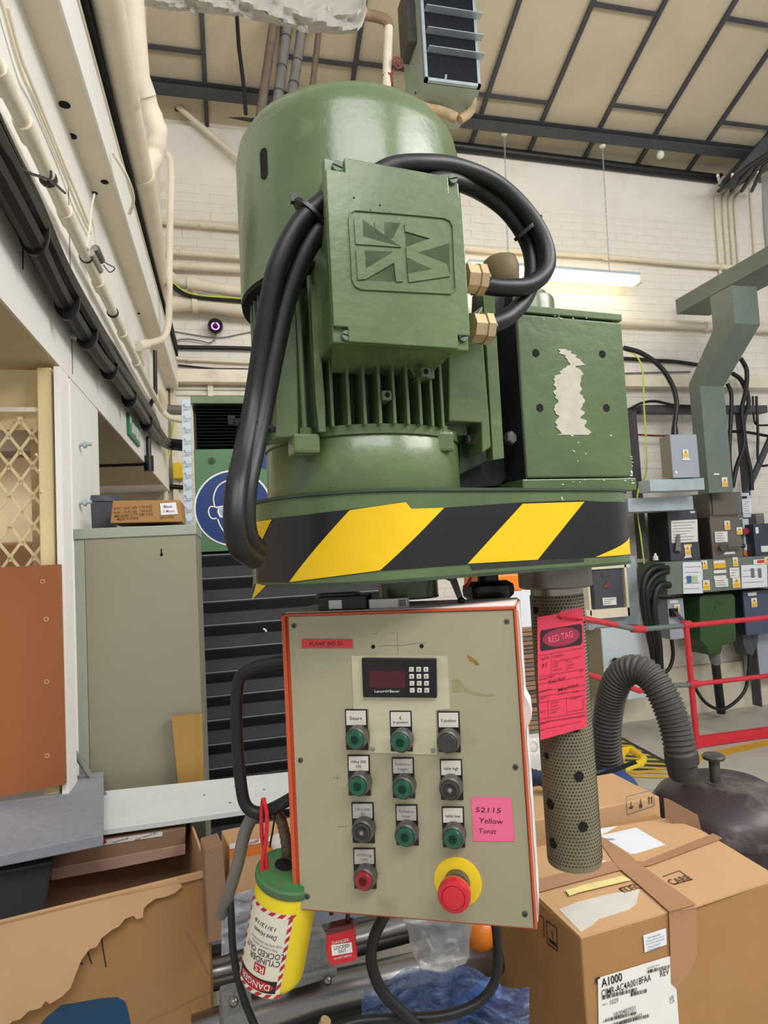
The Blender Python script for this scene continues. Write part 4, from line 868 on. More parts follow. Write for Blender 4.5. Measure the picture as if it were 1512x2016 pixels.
# cylinder lockout
LT, LB = PD(570, 1722, .90), PD(535, 1914, .91); LA = (LB-LT).normalized(); LN = (CAM-LT); LN = (LN-LA*LN.dot(LA)).normalized(); LU = LN.cross(LA)*-1
LU = LA.cross(LN); rL = .0445; LL = (LB-LT).length
if LU.dot(V((1, 0, 0))) < 0: LU = -LU
lk = thing('cylinder_lockout', 'yellow lockout bottle with green lid and upside down danger label hanging from the handle', 'lockout')
prf = [(rL*.98, 0), (rL, .004), (rL, LL-.012)]+[(rL*math.cos(a), LL-.012+rL*.62*math.sin(a)) for a in [math.pi/2*k/8 for k in range(1, 8)]]+[(.003, LL-.012+rL*.62)]
mb = MB(); mb.lathe(LT, LA, prf, 48); obj('bottle', mb, safety, lk, sm=True)
def Lw(u, v, o=0): t = u/rL; return LT+LA*v+(LU*math.sin(t)+LN*math.cos(t))*(rL+o)
mb = MB(); mb.rings([[LT-LA*h+(LU*math.sin(a)+LN*math.cos(a))*r for a in [2*math.pi*i/48 for i in range(48)]] for r, h in ((rL*1.05, -.006), (rL*1.08, -.003), (rL*1.08, .004), (rL*1.0, .006), (rL*.98, .012), (.004, .013))]); gl = obj('lid', mb, lidg, lk, sm=True)
mb = MB(); mb.rings([[LT+LU*(.03)-LA*h+(LU*math.sin(a)+LN*math.cos(a))*r for a in [2*math.pi*i/24 for i in range(24)]] for r, h in ((.016, .01), (.016, .016), (.012, .018))]); obj('lid_boss', mb, lidg, gl, sm=True)
mb = MB(); mb.rings([[LT-LU*.01-LA*h+(LU*math.sin(a)+LN*math.cos(a))*r for a in [2*math.pi*i/24 for i in range(24)]] for r, h in ((.013, .012), (.013, .0145), (.009, .0145))]); obj('cable_opening', mb, darkhole, gl)
hl = LT+LU*(rL+.008)+LA*.006+LN*.004
mb = MB(); mb.rings([[hl+(LU*math.cos(a)+LA*math.sin(a))*r+LN*h for a in [2*math.pi*i/28 for i in range(28)]] for r, h in ((.0045, -.006), (.011, -.006), (.0115, .004), (.0045, .004), (.0045, -.006))], False, False); obj('hasp_eye', mb, safety, lk, sm=True)
mb = MB(); mb.rings([[hl+(LU*math.cos(a)+LA*math.sin(a))*r+LN*h for a in [2*math.pi*i/24 for i in range(24)]] for r, h in ((.0048, .0042), (.0085, .0046))], False, False); obj('eye_ring', mb, mat('olive_ring', '#77733c', .5), lk)
def wrap(pts, o, m, name, par, n=18):
    """quad strip patch between u0..u1 v0..v1 given as polygon columns"""
    (u0, v0), (u1, v1) = pts; mb = MB(); pv = None
    for i in range(n+1):
        u = u0+(u1-u0)*i/n; row = [mb.b.verts.new(Lw(u, v0, o)), mb.b.verts.new(Lw(u, v1, o))]
        if pv: mb.b.faces.new((pv[0], row[0], row[1], pv[1]))
        pv = row
    return obj(name, mb, m, par, sm=True)
lu0, lu1, lv0, lv1 = -.062, .016, .026, LL-.0
lab = wrap(((lu0, lv0), (lu1, lv1)), .0006, mat('label_cream', '#ded8c6', .5, 0, .03), 'danger_label', lk, 24)
mb = MB()
def wq(mb, P, o=.001):
    mb.b.faces.new([mb.b.verts.new(Lw(u, v, o)) for u, v in P])
k = 0
while lv0+.002+k*.0135 < lv1-.012:
    v = lv0+.002+k*.0135
    wq(mb, ((lu1-.006, v+.006), (lu1-.0005, v), (lu1-.0005, v+.007), (lu1-.006, v+.013))); wq(mb, ((lu0+.0005, v+.006), (lu0+.006, v), (lu0+.006, v+.007), (lu0+.0005, v+.013))); k += 1
for k in range(6):
    u = lu0+.002+k*.0135; wq(mb, ((u+.005, lv0+.0005), (u+.012, lv0+.0005), (u+.007, lv0+.006), (u, lv0+.006))); wq(mb, ((u+.005, lv1-.006), (u+.012, lv1-.006), (u+.007, lv1-.0005), (u, lv1-.0005)))
obj('red_border_stripe', mb, redink, lab)
wrap(((-.054, lv1-.025), (lu1-.0065, lv1-.0075)), .0011, ink, 'danger_panel', lab)
mb = MB(); uc, vc = (-.054+lu1-.0065)/2, lv1-.0162; mb.b.faces.new([mb.b.verts.new(Lw(uc+math.cos(a)*.029, vc+math.sin(a)*.0075, .0018)) for a in [2*math.pi*i/40 for i in range(40)]][::-1])
f0 = mb.b.faces[:] if False else None
mb2 = MB()
for i in range(14):
    t0, t1 = -1+2*i/14, -1+2*(i+1)/14; h0, h1 = math.sqrt(1-t0*t0)*.0075, math.sqrt(1-t1*t1)*.0075
    wq(mb2, ((uc+t0*.029, vc-h0), (uc+t1*.029, vc-h1), (uc+t1*.029, vc+h1), (uc+t0*.029, vc+h0)) if i not in (0, 13) else (((uc+t1*.029, vc-h1), (uc+t1*.029, vc+h1), (uc+t0*.029, vc)) if i == 0 else ((uc+t0*.029, vc-h0), (uc+t1*.029, vc), (uc+t0*.029, vc+h0))), .0016)
mb.b.free(); obj('danger_oval', mb2, redink, lab, sm=True)
def ltext(s, u, v, h, w, m, o=.0013, shear=0):    # label reads upside down in the photo
    mb = MB(); text_to(mb, s, lambda a, b: Lw(-a, b, o), -u, v, h, w, shear); return obj('lettering', mb, m, lab)
ltext('DANGER', uc, vc, .0085, .046, whitep, .0021)
mb = MB(); a_, b_ = -.019, .108*LL/.15
ve = lambda t: lv0+(lv1-lv0)*t
wrap(((-.026, ve(.635)), (-.009, ve(.735))), .0012, redink, 'logo_patch', lab, 8); ltext('RS', -.0175, ve(.685), .0085, .013, whitep, .002)
ltext('CYLINDER', -.014, ve(.585), .0082, .046, ink); ltext('LOCKED OUT', -.018, ve(.50), .0082, .060, ink)
ltext('This lockout device', -.017, ve(.43), .0036, .040, inkg); ltext('may only be removed by', -.017, ve(.385), .0036, .048, inkg)
ltext('Dave Howes', -.02, ve(.29), .0065, .036, ink, shear=.2); ltext('13/12/18', -.022, ve(.19), .0055, .034, ink, shear=.2)
mb = MB()
for t in (.335, .24, .14, .1): wq(mb, ((-.05, ve(t)), (.005, ve(t)), (.005, ve(t)+.0004), (-.05, ve(t)+.0004)), .0013)
obj('form_line', mb, inkg, lab)
# red padlock
pd = thing('padlock', 'small red safety padlock with a locked out label hanging below the control box', 'padlock')
KO = PD(672, 1868, .90); KP = Plane(KO, V((.97, -.22, 0)), V((-.09, 0, 1))); KP.w = (KP.w-KP.u*KP.w.dot(KP.u)).normalized(); KP.n = KP.u.cross(KP.w)
obj('lock_body', poly(KP, ((642, 1842), (698, 1827), (700, 1862), (704, 1888), (700, 1893), (655, 1903), (647, 1897), (641, 1872)), .008, .019, .0025), redpl, pd)
obj('lock_cap', poly(KP, ((648, 1828), (694, 1818), (698, 1832), (642, 1845)), .007, .017, .002), mat('dark_red_cap', '#5e2a28', .5), pd)
mb = MB(); mb.tube([KP.at(683, 1826, -.001), KP.at(685, 1800, -.001), KP.at(684, 1785, -.001), KP.at(672, 1775, -.001), KP.at(655, 1782, -.001), KP.at(652, 1800, -.001)], .0032, 10); obj('shackle', mb, blackp, pd, sm=True)
obj('label_patch', poly(KP, ((652, 1861), (692, 1855), (694, 1875), (654, 1882)), .0086, .0004), whitep, pd)
sl = math.atan2(6, 40)
for s, x, y, h, w, m_ in (('DANGER', 671, 1853, 6, 34, whiteink), ('LOCKED', 673, 1864, 6.2, 31, ink), ('OUT', 674, 1872, 6.2, 16, ink), ('DO NOT REMOVE', 675, 1884, 4, 35, whiteink)): ptext(KP, s, x, y, h, .0092, m_, pd, wpx=w, rot=sl)
# ---- red tag hanging on the sleeve
TP = Plane(SX, MF.u, UP); tg = obj('red_tag', poly(TP, ((1058, 1215), (1100, 1208), (1104, 1203), (1147, 1197), (1152, 1290), (1155, 1432), (1064, 1457), (1059, 1340)), .049, .0006), redtag, None, 'long red card tag tied to the perforated spindle sleeve', 'tag')
Z7 = lambda x, y: (1040+x*.2878, 1160+y*.2878)
c_ = .0494
mb = MB(); f = [(90, 282), (355, 236), (368, 250), (370, 360), (360, 380), (92, 424), (82, 410), (82, 300)]; mb.b.faces.new([mb.b.verts.new(TP.at(*Z7(x, y), c_)) for x, y in f]); obj('black_field', mb, mat('tag_black', '#2a1016', .6, 0, 0), tg)
mb = MB(); mb.b.faces.new([mb.b.verts.new(TP.at(*Z7(226+128*math.cos(a), 327+(62*math.sin(a)-18*math.cos(a))), c_+.0003)) for a in [-2*math.pi*i/40 for i in range(40)]]); obj('oval', mb, mat('tag_oval', '#8e2340', .6, 0, 0), tg)
rt = math.radians(7)
def tt(s, x, y, h, w, m_=tagink, sh=0): ptext(TP, s, *Z7(x, y), h*.2878, c_+.0006, m_, tg, wpx=w*.2878, rot=rt, shear=sh)
tt('RED TAG', 222, 326, 44, 170, mat('tag_letter', '#f0607c', .6, 0, 0))
Ls = [(70, 455, 380, 400), (70, 600, 385, 545), (70, 650, 385, 595), (70, 702, 388, 655), (72, 735, 388, 690), (75, 778, 388, 725), (75, 890, 392, 840), (75, 915, 392, 862), (150, 900, 392, 870), (120, 955, 360, 905), (162, 440, 158, 585), (135, 760, 138, 880), (262, 740, 264, 842), (264, 842, 378, 820), (378, 820, 376, 745)]
lines(TP, [(*Z7(a, b), *Z7(c, d)) for a, b, c, d in Ls], .6, c_+.0004, tagink, tg)
for s, x, y, h, w in (('Tag No.', 115, 470, 16, 66), ('Category', 205, 452, 16, 70), ('1 Raw material', 210, 488, 10, 76), ('2 Stock', 190, 508, 10, 40), ('3 WIP', 188, 528, 10, 36), ('4 Finished', 200, 548, 10, 58), ('Machine / Equipment', 312, 470, 10, 118), ('6 Tools', 282, 495, 10, 40), ('7 Supplies', 290, 515, 10, 60), ('8 Other', 282, 538, 10, 46), ('Product Name', 130, 605, 13, 108), ('Qty', 366, 556, 12, 26), ('Department', 118, 690, 13, 90), ('Reason', 102, 742, 13, 58), ('Action', 100, 835, 12, 44), ('1 Discard', 180, 775, 10, 60), ('2 Return', 178, 797, 10, 52), ('3 Relocate', 186, 818, 10, 66), ('4 Other', 178, 840, 10, 44), ('Completed', 322, 742, 12, 76), ('Signed By', 115, 912, 12, 66), ('Date', 98, 962, 12, 30), ('1 Defective', 230, 712, 10, 60), ('2 Scrap', 322, 700, 10, 44)): tt(s, x, y, h, w)
tt('31', 110, 520, 26, 34, sh=.2); tt('Kec kor', 200, 618, 26, 120, sh=.2); tt('Machine', 275, 670, 22, 140, sh=.2)
mb = MB(); p = TP.at(1103, 1216, .0497); mb.lathe(p, TP.n, [(.0022, 0), (.0022, .0002)], 12); obj('tag_hole', mb, darkhole, tg)
mb = MB(); mb.tube(smooth([TP.at(1103, 1217, .048), TP.at(1103, 1212, .053), TP.at(1125, 1215, .053), TP.at(1152, 1219, .045), TP.at(1170, 1222, 0)], 5), .0017, 8); obj('tie_string', mb, redpl, None, 'red plastic tie threaded through the hole of the red tag', 'tie', sm=True)
# ---- small things on top of the control box
TZ = 1.5325
def onTop(x, y): return PZ(x, y, PP.o.z)
bz = zT+.0054
def tbx(x0, x1, c0, c1, z0, z1, bev=.0012):
    a0_, a1_ = PP.uv(x0, 1190)[0], PP.uv(x1, 1190)[0]; mb = MB(); mb.pbox(PP, a0_, bz+z0, a1_, bz+z1, c0, c1); mb.bev(bev); return mb
fz = thing('plastic_module', 'small black plastic relay module with a white face lying on the control box', 'module')
obj('module_body', tbx(620, 716, -.012, -.045, .0002, .019), blackp, fz); obj('module_step', tbx(613, 690, -.02, -.05, .014, .0225), dgrey, fz)
obj('module_face', tbx(642, 668, -.0105, -.0125, .002, .014, .0003), whitep, fz)
wz = thing('white_clip', 'long white plastic clip lying beside the black module', 'clip')
obj('clip_body', tbx(720, 796, -.016, -.034, .0002, .013), whitep, wz); obj('clip_end', tbx(780, 794, -.0145, -.0165, .002, .011, .0004), pipegrey, wz)
# move the short column so that it stands on the box
# ================================================================ LEFT FOREGROUND
BT = .95
def ucbox(p, q, m): mb = MB(); mb.box(p, q); return mb
yaw = math.atan2(1.442-1.373, -.069+.441); CPu = V((math.cos(yaw), math.sin(yaw), 0)); CPv = V((-math.sin(yaw), math.cos(yaw), 0)); C0r = V((-.069, 1.442, 0))
def cb3(a, b, z): return C0r+CPu*a+CPv*b+V((0, 0, z))      # a: along front (negative = left), b: back
oc = thing('open_carton', 'large open brown carton with a torn folded front flap and a hand hole', 'carton')
WW, DD, zb_ = .62, .34, .47
def wallp_(a0, b0, a1, b1, z0, z1, t=.005):
    mb = MB(); d = (cb3(a1, b1, 0)-cb3(a0, b0, 0)).normalized(); n = V((-d.y, d.x, 0))*t; mb.prism([cb3(a0, b0, z0), cb3(a1, b1, z0), cb3(a1, b1, z1), cb3(a0, b0, z1)], n); return mb
FP = Plane(cb3(-WW, 0, 0), CPu); 
obj('front_wall', wallp_(-WW, 0, 0, 0, zb_, BT-.004), card, oc); obj('right_wall', wallp_(0, 0, 0, DD, zb_, BT+.012), card2, oc)
obj('back_wall', wallp_(-WW, DD, 0, DD, zb_, BT-.02), cardd, oc); obj('left_wall', wallp_(-WW, 0, -WW, DD, zb_, BT), card2, oc)
mb = MB(); mb.prism([cb3(-WW, 0, zb_), cb3(0, 0, zb_), cb3(0, DD, zb_), cb3(-WW, DD, zb_)], (0, 0, .005)); obj('bottom', mb, cardd, oc)
fl_ = [(-40, 1830), (0, 1822), (200, 1772), (355, 1738), (358, 1744), (345, 1756), (328, 1763), (318, 1760), (305, 1768), (290, 1779), (283, 1787), (281, 1804), (270, 1808), (262, 1801), (246, 1807), (234, 1822), (221, 1828), (201, 1844), (190, 1862), (176, 1867), (160, 1888), (152, 1889), (139, 1904), (133, 1926), (139, 1943), (123, 1959), (98, 1974), (90, 1968), (80, 1982), (57, 1988), (40, 2004), (25, 2008), (0, 2030), (-40, 2050)]
fm = MB(); vs = [FP.at(x, y, .009+max(0, (y-1740))*.00012) for x, y in fl_]; vb = [p+FP.n*.004 for p in vs]
a_ = [fm.b.verts.new(p) for p in vs]; b_ = [fm.b.verts.new(p) for p in vb]; n_ = len(a_)
f1 = fm.b.faces.new(a_); f2 = fm.b.faces.new(b_[::-1])
for i in range(n_): fm.b.faces.new((a_[i], b_[i], b_[(i+1) % n_], a_[(i+1) % n_]))
bmesh.ops.triangulate(fm.b, faces=[f1, f2]); obj('torn_flap', fm, card2, oc)
obj('flap_fold', poly(FP, ((-40, 1822), (0, 1814), (405, 1714), (412, 1722), (412, 1726), (360, 1740), (0, 1828), (-40, 1836)), .009, .008, .002), card2, oc)
hh = obj('hand_hole', poly(FP, ((90, 2005), (120, 1980), (200, 1966), (230, 1964), (246, 1972), (252, 1990), (262, 2040), (60, 2040)), .0015, .0015), mat('blue_inside', '#1c4668', .5), oc)
lines(FP, [(172, 1870, 176, 1885), (176, 1885, 181, 1898), (200, 1845, 203, 1870), (203, 1870, 209, 1904), (156, 1896, 164, 1898)], 1.6, .0012, ink, oc, 'marker_stroke')
lines(FP, [(290, 2012, 420, 1950), (365, 1830, 412, 1920)], 1.5, .001, cardd, oc, 'crease')
mb = MB(); rp = Plane(cb3(0, 0, 0), CPv*-1)
# inner carton with label
ic = thing('inner_carton', 'brown carton with a white label inside the open carton under the white plank', 'carton')
_f = PZ(480, 1607, .974); _g = PZ(203, 1651, .974); IPl = Plane(_g+V((0, .012, 0)), V((_f-_g).normalized()))
obj('carton_body', poly(IPl, ((60, 1692), (203, 1655), (366, 1628), (364, 1680), (230, 1708), (100, 1730), (60, 1740)), 0, .17, .004), cardd, ic)
obj('carton_edge', poly(IPl, ((100, 1712), (365, 1662), (365, 1682), (230, 1710), (100, 1734)), .002, .004, .001), mat('carton_edge', '#b79584', .8), ic)
lb_ = obj('paper_label', poly(IPl, ((206, 1654), (320, 1637), (320, 1646), (205, 1664)), .0015, .0008), whitep, ic)
for s, x, y, h, w in (('Verbindungs', 237, 1654, 4, 32), ('Gebr. Heinrich KG', 288, 1646, 4, 44)): ptext(IPl, s, x, y, h, .0022, ink, lb_, wpx=w, rot=.17)
lines(IPl, [(204, 1652, 208, 1660)], 4, .0021, redink, lb_)
# dark moulded part and grey foam slab
dp = obj('dark_tray', poly(Plane(PZ(100, 1690, .985)+V((0, .01, 0)), CPu), ((-40, 1722), (106, 1694), (85, 1806), (-40, 1840)), 0, .10, .006), mat('dark_tray_plastic', '#3c3f45', .45, 0, .08), None, 'dark grey plastic tray corner under the grey foam slab', 'tray')
SZ = 1.03
P4 = [PZ(-60, 1695, SZ), PZ(203, 1643, SZ), PZ(204, 1518, SZ), PZ(-60, 1560, SZ)]
sb = MB(); sb.prism([p-V((0, 0, .024)) for p in P4], (0, 0, .024)); sb.bev(.002); fo = obj('foam_slab', sb, foam, None, 'grey speckled foam slab lying across the open carton at far left', 'slab')
WZ = .99
P4 = [PZ(196, 1634, WZ), PZ(620, 1574, WZ), PZ(620, 1514, WZ), PZ(196, 1558, WZ)]
wb = MB(); wb.prism([p-V((0, 0, .014)) for p in P4], (0, 0, .014)); wb.bev(.0015); wbo = obj('white_plank', wb, whiteb, None, 'white melamine plank lying behind the handle from the foam slab to the control box', 'plank')
mb = MB()
for (x, y) in ((402, 1565), (464, 1548), (453, 1580), (520, 1554)):
    p = PZ(x, y, WZ+.0006); mb.lathe(p, UP, [(.0035, 0), (.0035, .0002)], 12)
obj('plank_hole', mb, pipegrey, wbo)
# ---- locker, carton, bin, offcut
YL = 2.0; pL = wallY(YL)
lo = thing('steel_locker', 'tall grey green steel locker with a keyhole left of the bellows machine', 'locker')
a0, zt = pL.uv(138, 1042); a1, _ = pL.uv(384, 1034); aj = pL.uv(170, 1200)[0]
obj('left_face', MB().pbox(pL, a0, .0, aj-.001, zt-.03, 0, -.36), lockerm, lo); obj('door_panel', MB().pbox(pL, aj+.0005, .0, a1, zt-.03, .001, -.36), lockerd, lo)
mb = MB(); mb.pbox(pL, a0-.003, zt-.03, a1+.003, zt, .006, -.365); mb.bev(.002); obj('top_cap', mb, lockerm, lo)
a, z = pL.uv(318, 1092); mb = MB(); mb.cyl(pL.pt(a, z, .0012), pL.pt(a, z, .0016), .0045, 14); obj('keyhole', mb, darkhole, lo); mb = MB(); mb.pbox(pL, a-.0018, z-.0, a+.0018, z+.018, .0016, .001); obj('keyhole_slot', mb, darkhole, lo)
mb = MB(); mb.tube([PY(118, 1440, YL-.04), PY(180, 1530, YL-.06), PY(215, 1580, YL-.1)], .008, 8); obj('grey_rod', mb, pipegrey, None, 'grey rod leaning against the foot of the locker', 'rod', sm=True)
obj('pine_offcut', poly(wallY(YL-.03), ((337, 1412), (398, 1406), (402, 1600), (355, 1600), (346, 1500)), 0, .018, .001), ply, None, 'pine board offcut leaning on the locker front near the plank', 'board')
pK = wallY(YL+.04)
cz = obj('flat_carton', poly(pK, ((222, 986), (354, 984), (358, 1027), (217, 1030)), 0, .2, .002), card, None, 'flat brown carton with printed weights lying on top of the locker', 'carton')
ptx = lambda s, x, y, h, w: ptext(pK, s, x, y, h, .001, mat('print_brown', '#5c4028', .8, 0, 0), cz, wpx=w, rot=.03)
ptx('G.W.: 16.61 LBS  7.54 KGS', 262, 999, 5, 76); ptx('N.W.: 15.43 LBS  7.00 KGS', 262, 1007, 5, 76); ptx('MEASURE: 0.777 CBF 0.022', 264, 1014, 5, 76); ptx('MADE IN CHINA', 252, 1021, 5, 42); ptx('2021/10/06', 328, 1018, 5, 28)
obj('paper_label', poly(pK, ((315, 991), (346, 989), (350, 1012), (317, 1014)), .002, .0008), paper, cz)
ptext(pK, 'Black', 331, 997, 5, .003, ink, cz, wpx=17); ptext(pK, '5 Mount', 333, 1006, 5, .003, redink, cz, wpx=22)
mb = MB(); p = PY(196, 1030, YL+.3); mb.lathe((p.x, p.y, zt), UP, [(.05, 0), (.065, .1), (.07, .102), (.07, .112), (.06, .114), (.06, .122), (.05, .124)], 24); obj('dark_bin', mb, dgrey, None, 'dark grey plastic tub standing behind the carton on the locker', 'tub', sm=True)
# ---- green machine with bellows and mandatory sign
YM = 2.62; pM = wallY(YM)
gm = thing('bellows_machine', 'green machine with black bellows covers behind the locker and the motor', 'machine')
def mrect(x0, y0, x1, y1, c=0, th=.3, bev=.002): return rect(pM, x0, y0, x1, y1, c, th, bev)
aM0, zM0 = pM.uv(378, 783); aM1, _ = pM.uv(700, 783); zM1 = pM.uv(440, 882)[1]; zM2 = pM.uv(440, 1085)[1]; zM3 = pM.uv(440, 790)[1]
def mb_(a0, z0, a1, z1, c, th, bev=.002):
    mb = MB(); mb.pbox(pM, a0, z0, a1, z1, c, c-th); mb.bev(bev); return mb
obj('top_cap', mb_(aM0-.005, zM3-.012, aM1, zM0+.005, .012, .5), green, gm)
obj('casing_back', mb_(aM0, 0, aM1, zM3-.01, -.05, .4), greend, gm)
obj('green_panel', mb_(aM0, zM2, aM1, zM1-.004, 0, .045), mat('machine_green', '#4f7350', .45, 0, .08, 8), gm)
for k in range(13):
    z = zM3-.018-k*(zM3-.018-zM1)/13; mb = MB(); mb.prism([pM.pt(aM0+.012, z, .0), pM.pt(aM0+.012, z-.002, .001), pM.pt(aM0+.012, z-.012, -.045), pM.pt(aM0+.012, z-.006, -.045)], V((aM1-aM0-.02, 0, 0))); obj('upper_bellow', mb, blackp, gm)
a_, z_ = pM.uv(417, 907); mb = MB(); mb.lathe(pM.pt(a_, z_, .0005), pM.n, [(.014, 0), (.014, .003), (.009, .0035), (.009, .001), (.005, .001), (.004, .006)], 24); obj('round_lock', mb, greend, gm, sm=True)
zc = zM2; n_ = 17; pit = (pM.uv(440, 1110)[1]-pM.uv(440, 1530)[1])/9
for k in range(n_):
    z = zM2-.01-k*pit; mb = MB()
    mb.prism([pM.pt(aM0+.002, z, -.004), pM.pt(aM0+.002, z-.004, .006), pM.pt(aM0+.002, z-.010, .004), pM.pt(aM0+.002, z-pit*.55, -.03), pM.pt(aM0+.002, z-pit-.001, -.006), pM.pt(aM0+.002, z-pit, -.045), pM.pt(aM0+.002, z, -.045)], V((aM1-aM0+.06, 0, 0)))
    ob = obj('bellows_fold', mb, bellow, gm)
    mb = MB(); mb.prism([pM.pt(aM0+.002, z-.001, .0055), pM.pt(aM0+.002, z-.004, .0075), pM.pt(aM0+.002, z-.0065, .0062)], V((aM1-aM0+.06, 0, 0))); obj('fold_edge', mb, mat('bellow_edge', '#6e6d72', .6), ob)
# hook strip on its left
hs = thing('hook_strip', 'pale grey perforated strip with small hooks on the left edge of the bellows machine', 'hook strip')
obj('strip', poly(pM, ((357, 787), (375, 786), (379, 1040), (362, 1040)), .02, .02, .001), pale, hs)
for k in range(11):
    y = 797+k*22.3; p = pM.at(363+k*.4, y, .021); mb = MB(); mb.tube([p, p+V((0, -.012, 0)), p+V((.004, -.016, -.012)), p+V((.02, -.014, -.012)), p+V((.026, -.012, -.004))], .0028, 6); obj('hook', mb, galv, hs, sm=True)
sg2 = thing('mandatory_sign', 'round blue safety sign with goggles and helmet pictogram behind the hanging cables', 'sign')
sc = pM.uv(460, 1000); SR = abs(pM.uv(382, 1000)[0]-sc[0])
def disc(r, c, z0=0): mb = MB(); mb.cyl(pM.pt(sc[0], sc[1], c), pM.pt(sc[0], sc[1], c+.0015), r, 48); return mb
obj('white_rim', disc(SR, .001), whitep, sg2); obj('blue_disc', disc(SR*.955, .0028), signblue, sg2)
def spl(pts, w, c=.0052, m=whitep, nm='pictogram_line', close=False):
    P = [pM.pt(sc[0]+x*SR, sc[1]+y*SR, c) for x, y in pts]; P = smooth(P, 4) if len(P) > 2 else P; mb = MB(); mb.tube(P, w*SR, 6); return obj(nm, mb, m, sg2, sm=True)
spl([(-.48, .02), (-.50, .3), (-.36, .6), (-.05, .74), (.28, .66), (.47, .35), (.46, .04)], .02)
spl([(-.42, -.28), (-.34, -.5), (-.18, -.72), (.05, -.80), (.28, -.66), (.42, -.4), (.44, -.25)], .02)
spl([(-.46, .04), (-.60, .04), (-.64, -.12), (-.56, -.26), (-.44, -.26)], .02); spl([(.46, .04), (.58, 0), (.6, -.14), (.52, -.26), (.43, -.25)], .02)
spl([(-.46, .02), (-.1, .06), (.2, .06), (.46, .02)], .025)
for s in (-1, 1):
    mb = MB(); P = [(s*.06, .0), (s*.40, .02), (s*.42, -.1), (s*.36, -.24), (s*.14, -.24), (s*.06, -.12)]; mb.prism([pM.pt(sc[0]+x*SR, sc[1]+y*SR, .0045) for x, y in P], -pM.n*.001); obj('goggle_lens', mb, whitep, sg2)
    mb = MB(); P = [(s*.11, -.03), (s*.36, -.01), (s*.36, -.1), (s*.32, -.19), (s*.17, -.19), (s*.11, -.1)]; mb.prism([pM.pt(sc[0]+x*SR, sc[1]+y*SR, .006) for x, y in P], -pM.n*.001); obj('lens_inner', mb, mat('lens_grey', '#8fa3c0', .3), sg2)
sp2 = poly(pM, ((480, 895), (536, 895), (536, 925), (480, 915)), .002, .003); obj('blue_sign_edge', sp2, signblue, sg2)
p = pM.at(518, 1238, .01); mb = MB(); mb.tube([p, p+V((.008, 0, -.004)), p+V((.012, 0, -.012))], .004, 6); obj('white_fleck', mb, whitep, gm)
# ================================================================ BOTTOM CENTRE
wt = thing('machine_bed', 'dark steel machine bed on a plinth under the cartons and chrome tubes', 'machine bed')
mb = MB(); mb.box((-.95, 1.02, .40), (1.12, 1.80, .452)); mb.bev(.005); obj('bed_plate', mb, bracket_dark, wt); mb = MB(); mb.box((-.6, 1.2, 0), (.95, 1.7, .40)); obj('plinth', mb, greend, wt)
def tubep(name, pts, r, m, lab, cat='tube', seg=24, sm=True):
    mb = MB(); mb.tube([PD(*p) for p in pts], r, seg); return obj(name, mb, m, None, lab, cat, sm=sm)
tubep('chrome_tube', ((380, 2045, 1.22), (620, 1960, 1.3), (1010, 1872, 1.45)), .038, chrome, 'thick polished tube running low behind the padlock')
tubep('chrome_tube', ((380, 1925, 1.4), (700, 1850, 1.5), (1010, 1770, 1.62)), .034, chrome, 'second polished tube behind and above the thick one')
mb = MB(); mb.prism([PD(410, 1878, 1.42), PD(1000, 1762, 1.66), PD(1000, 1780, 1.66), PD(410, 1908, 1.42)], (0, .03, 0)); obj('dark_rail', mb, dark, None, 'dark slotted rail above the second polished tube', 'rail')
mb = MB(); mb.prism([PD(410, 1790, 1.55), PD(1000, 1700, 1.75), PD(1000, 1764, 1.75), PD(410, 1876, 1.55)], (0, .03, 0)); obj('guide_plate', mb, lgrey, None, 'light grey machined plate above the slotted rail', 'plate')
ca = thing('cast_clamp', 'rough grey cast clamp block with a bolt on the polished tube', 'clamp')
cp_ = Plane(PD(630, 1890, 1.26), (.97, .1, 0)); obj('clamp_block', poly(cp_, ((590, 1850), (640, 1840), (664, 1880), (664, 1905), (640, 1930), (585, 1945), (575, 1900)), 0, .05, .006), castm, ca)
obj('clamp_flange', poly(cp_, ((580, 1925), (664, 1905), (664, 1922), (575, 1950)), .01, .05, .003), castm, ca)
mb = MB(); mb.sphere(cp_.at(645, 1930, .012), .009, seg=12, rg=8); obj('bolt_head', mb, chrome, ca, sm=True)
cp2 = Plane(PD(460, 1990, 1.1), (.97, .1, 0)); ca2 = thing('cast_bracket', 'rough grey cast bracket at the bottom edge left of the lockout bottle', 'clamp')
obj('bracket_block', poly(cp2, ((436, 1975), (470, 1965), (500, 1985), (510, 2060), (436, 2060)), 0, .05, .005), castm, ca2)
mb = MB(); mb.sphere(cp2.at(460, 1972, .015), .0085, seg=12, rg=8); obj('bolt_head', mb, chrome, ca2, sm=True)
mb = MB(); mb.cyl(PD(630, 2035, 1.05), PD(642, 2008, 1.05), .009, 14); obj('brass_knob', mb, brass, None, 'small brass knob at the bottom edge right of the lockout bottle', 'knob', sm=True)
# loops of black cable under the control box
cable('loop_cable', smooth([PD(x, y, d) for x, y, d in ((760, 1795, .95), (735, 1850, .96), (732, 1900, .96), (755, 1955, .95), (800, 2000, .95), (830, 2030, .95))], 6), .0085, cableblk, 'thick black cable dropping in a curve from the control box')
cable('loop_cable', smooth([PD(x, y, d) for x, y, d in ((974, 1800, 1.0), (980, 1870, 1.0), (975, 1930, .99), (940, 1975, .98), (870, 2000, .97), (780, 2005, .97), (700, 2012, .96), (640, 2035, .95))], 6), .0075, cableblk, 'black cable sweeping round the lower right under the control box')
cable('loop_cable', smooth([PD(x, y, d) for x, y, d in ((452, 1740, 1.0), (455, 1800, .98), (460, 1880, .96), (478, 1960, .94), (510, 2040, .92))], 6), .0055, cableblk, 'thin black cable hanging between the open carton and the lockout bottle')
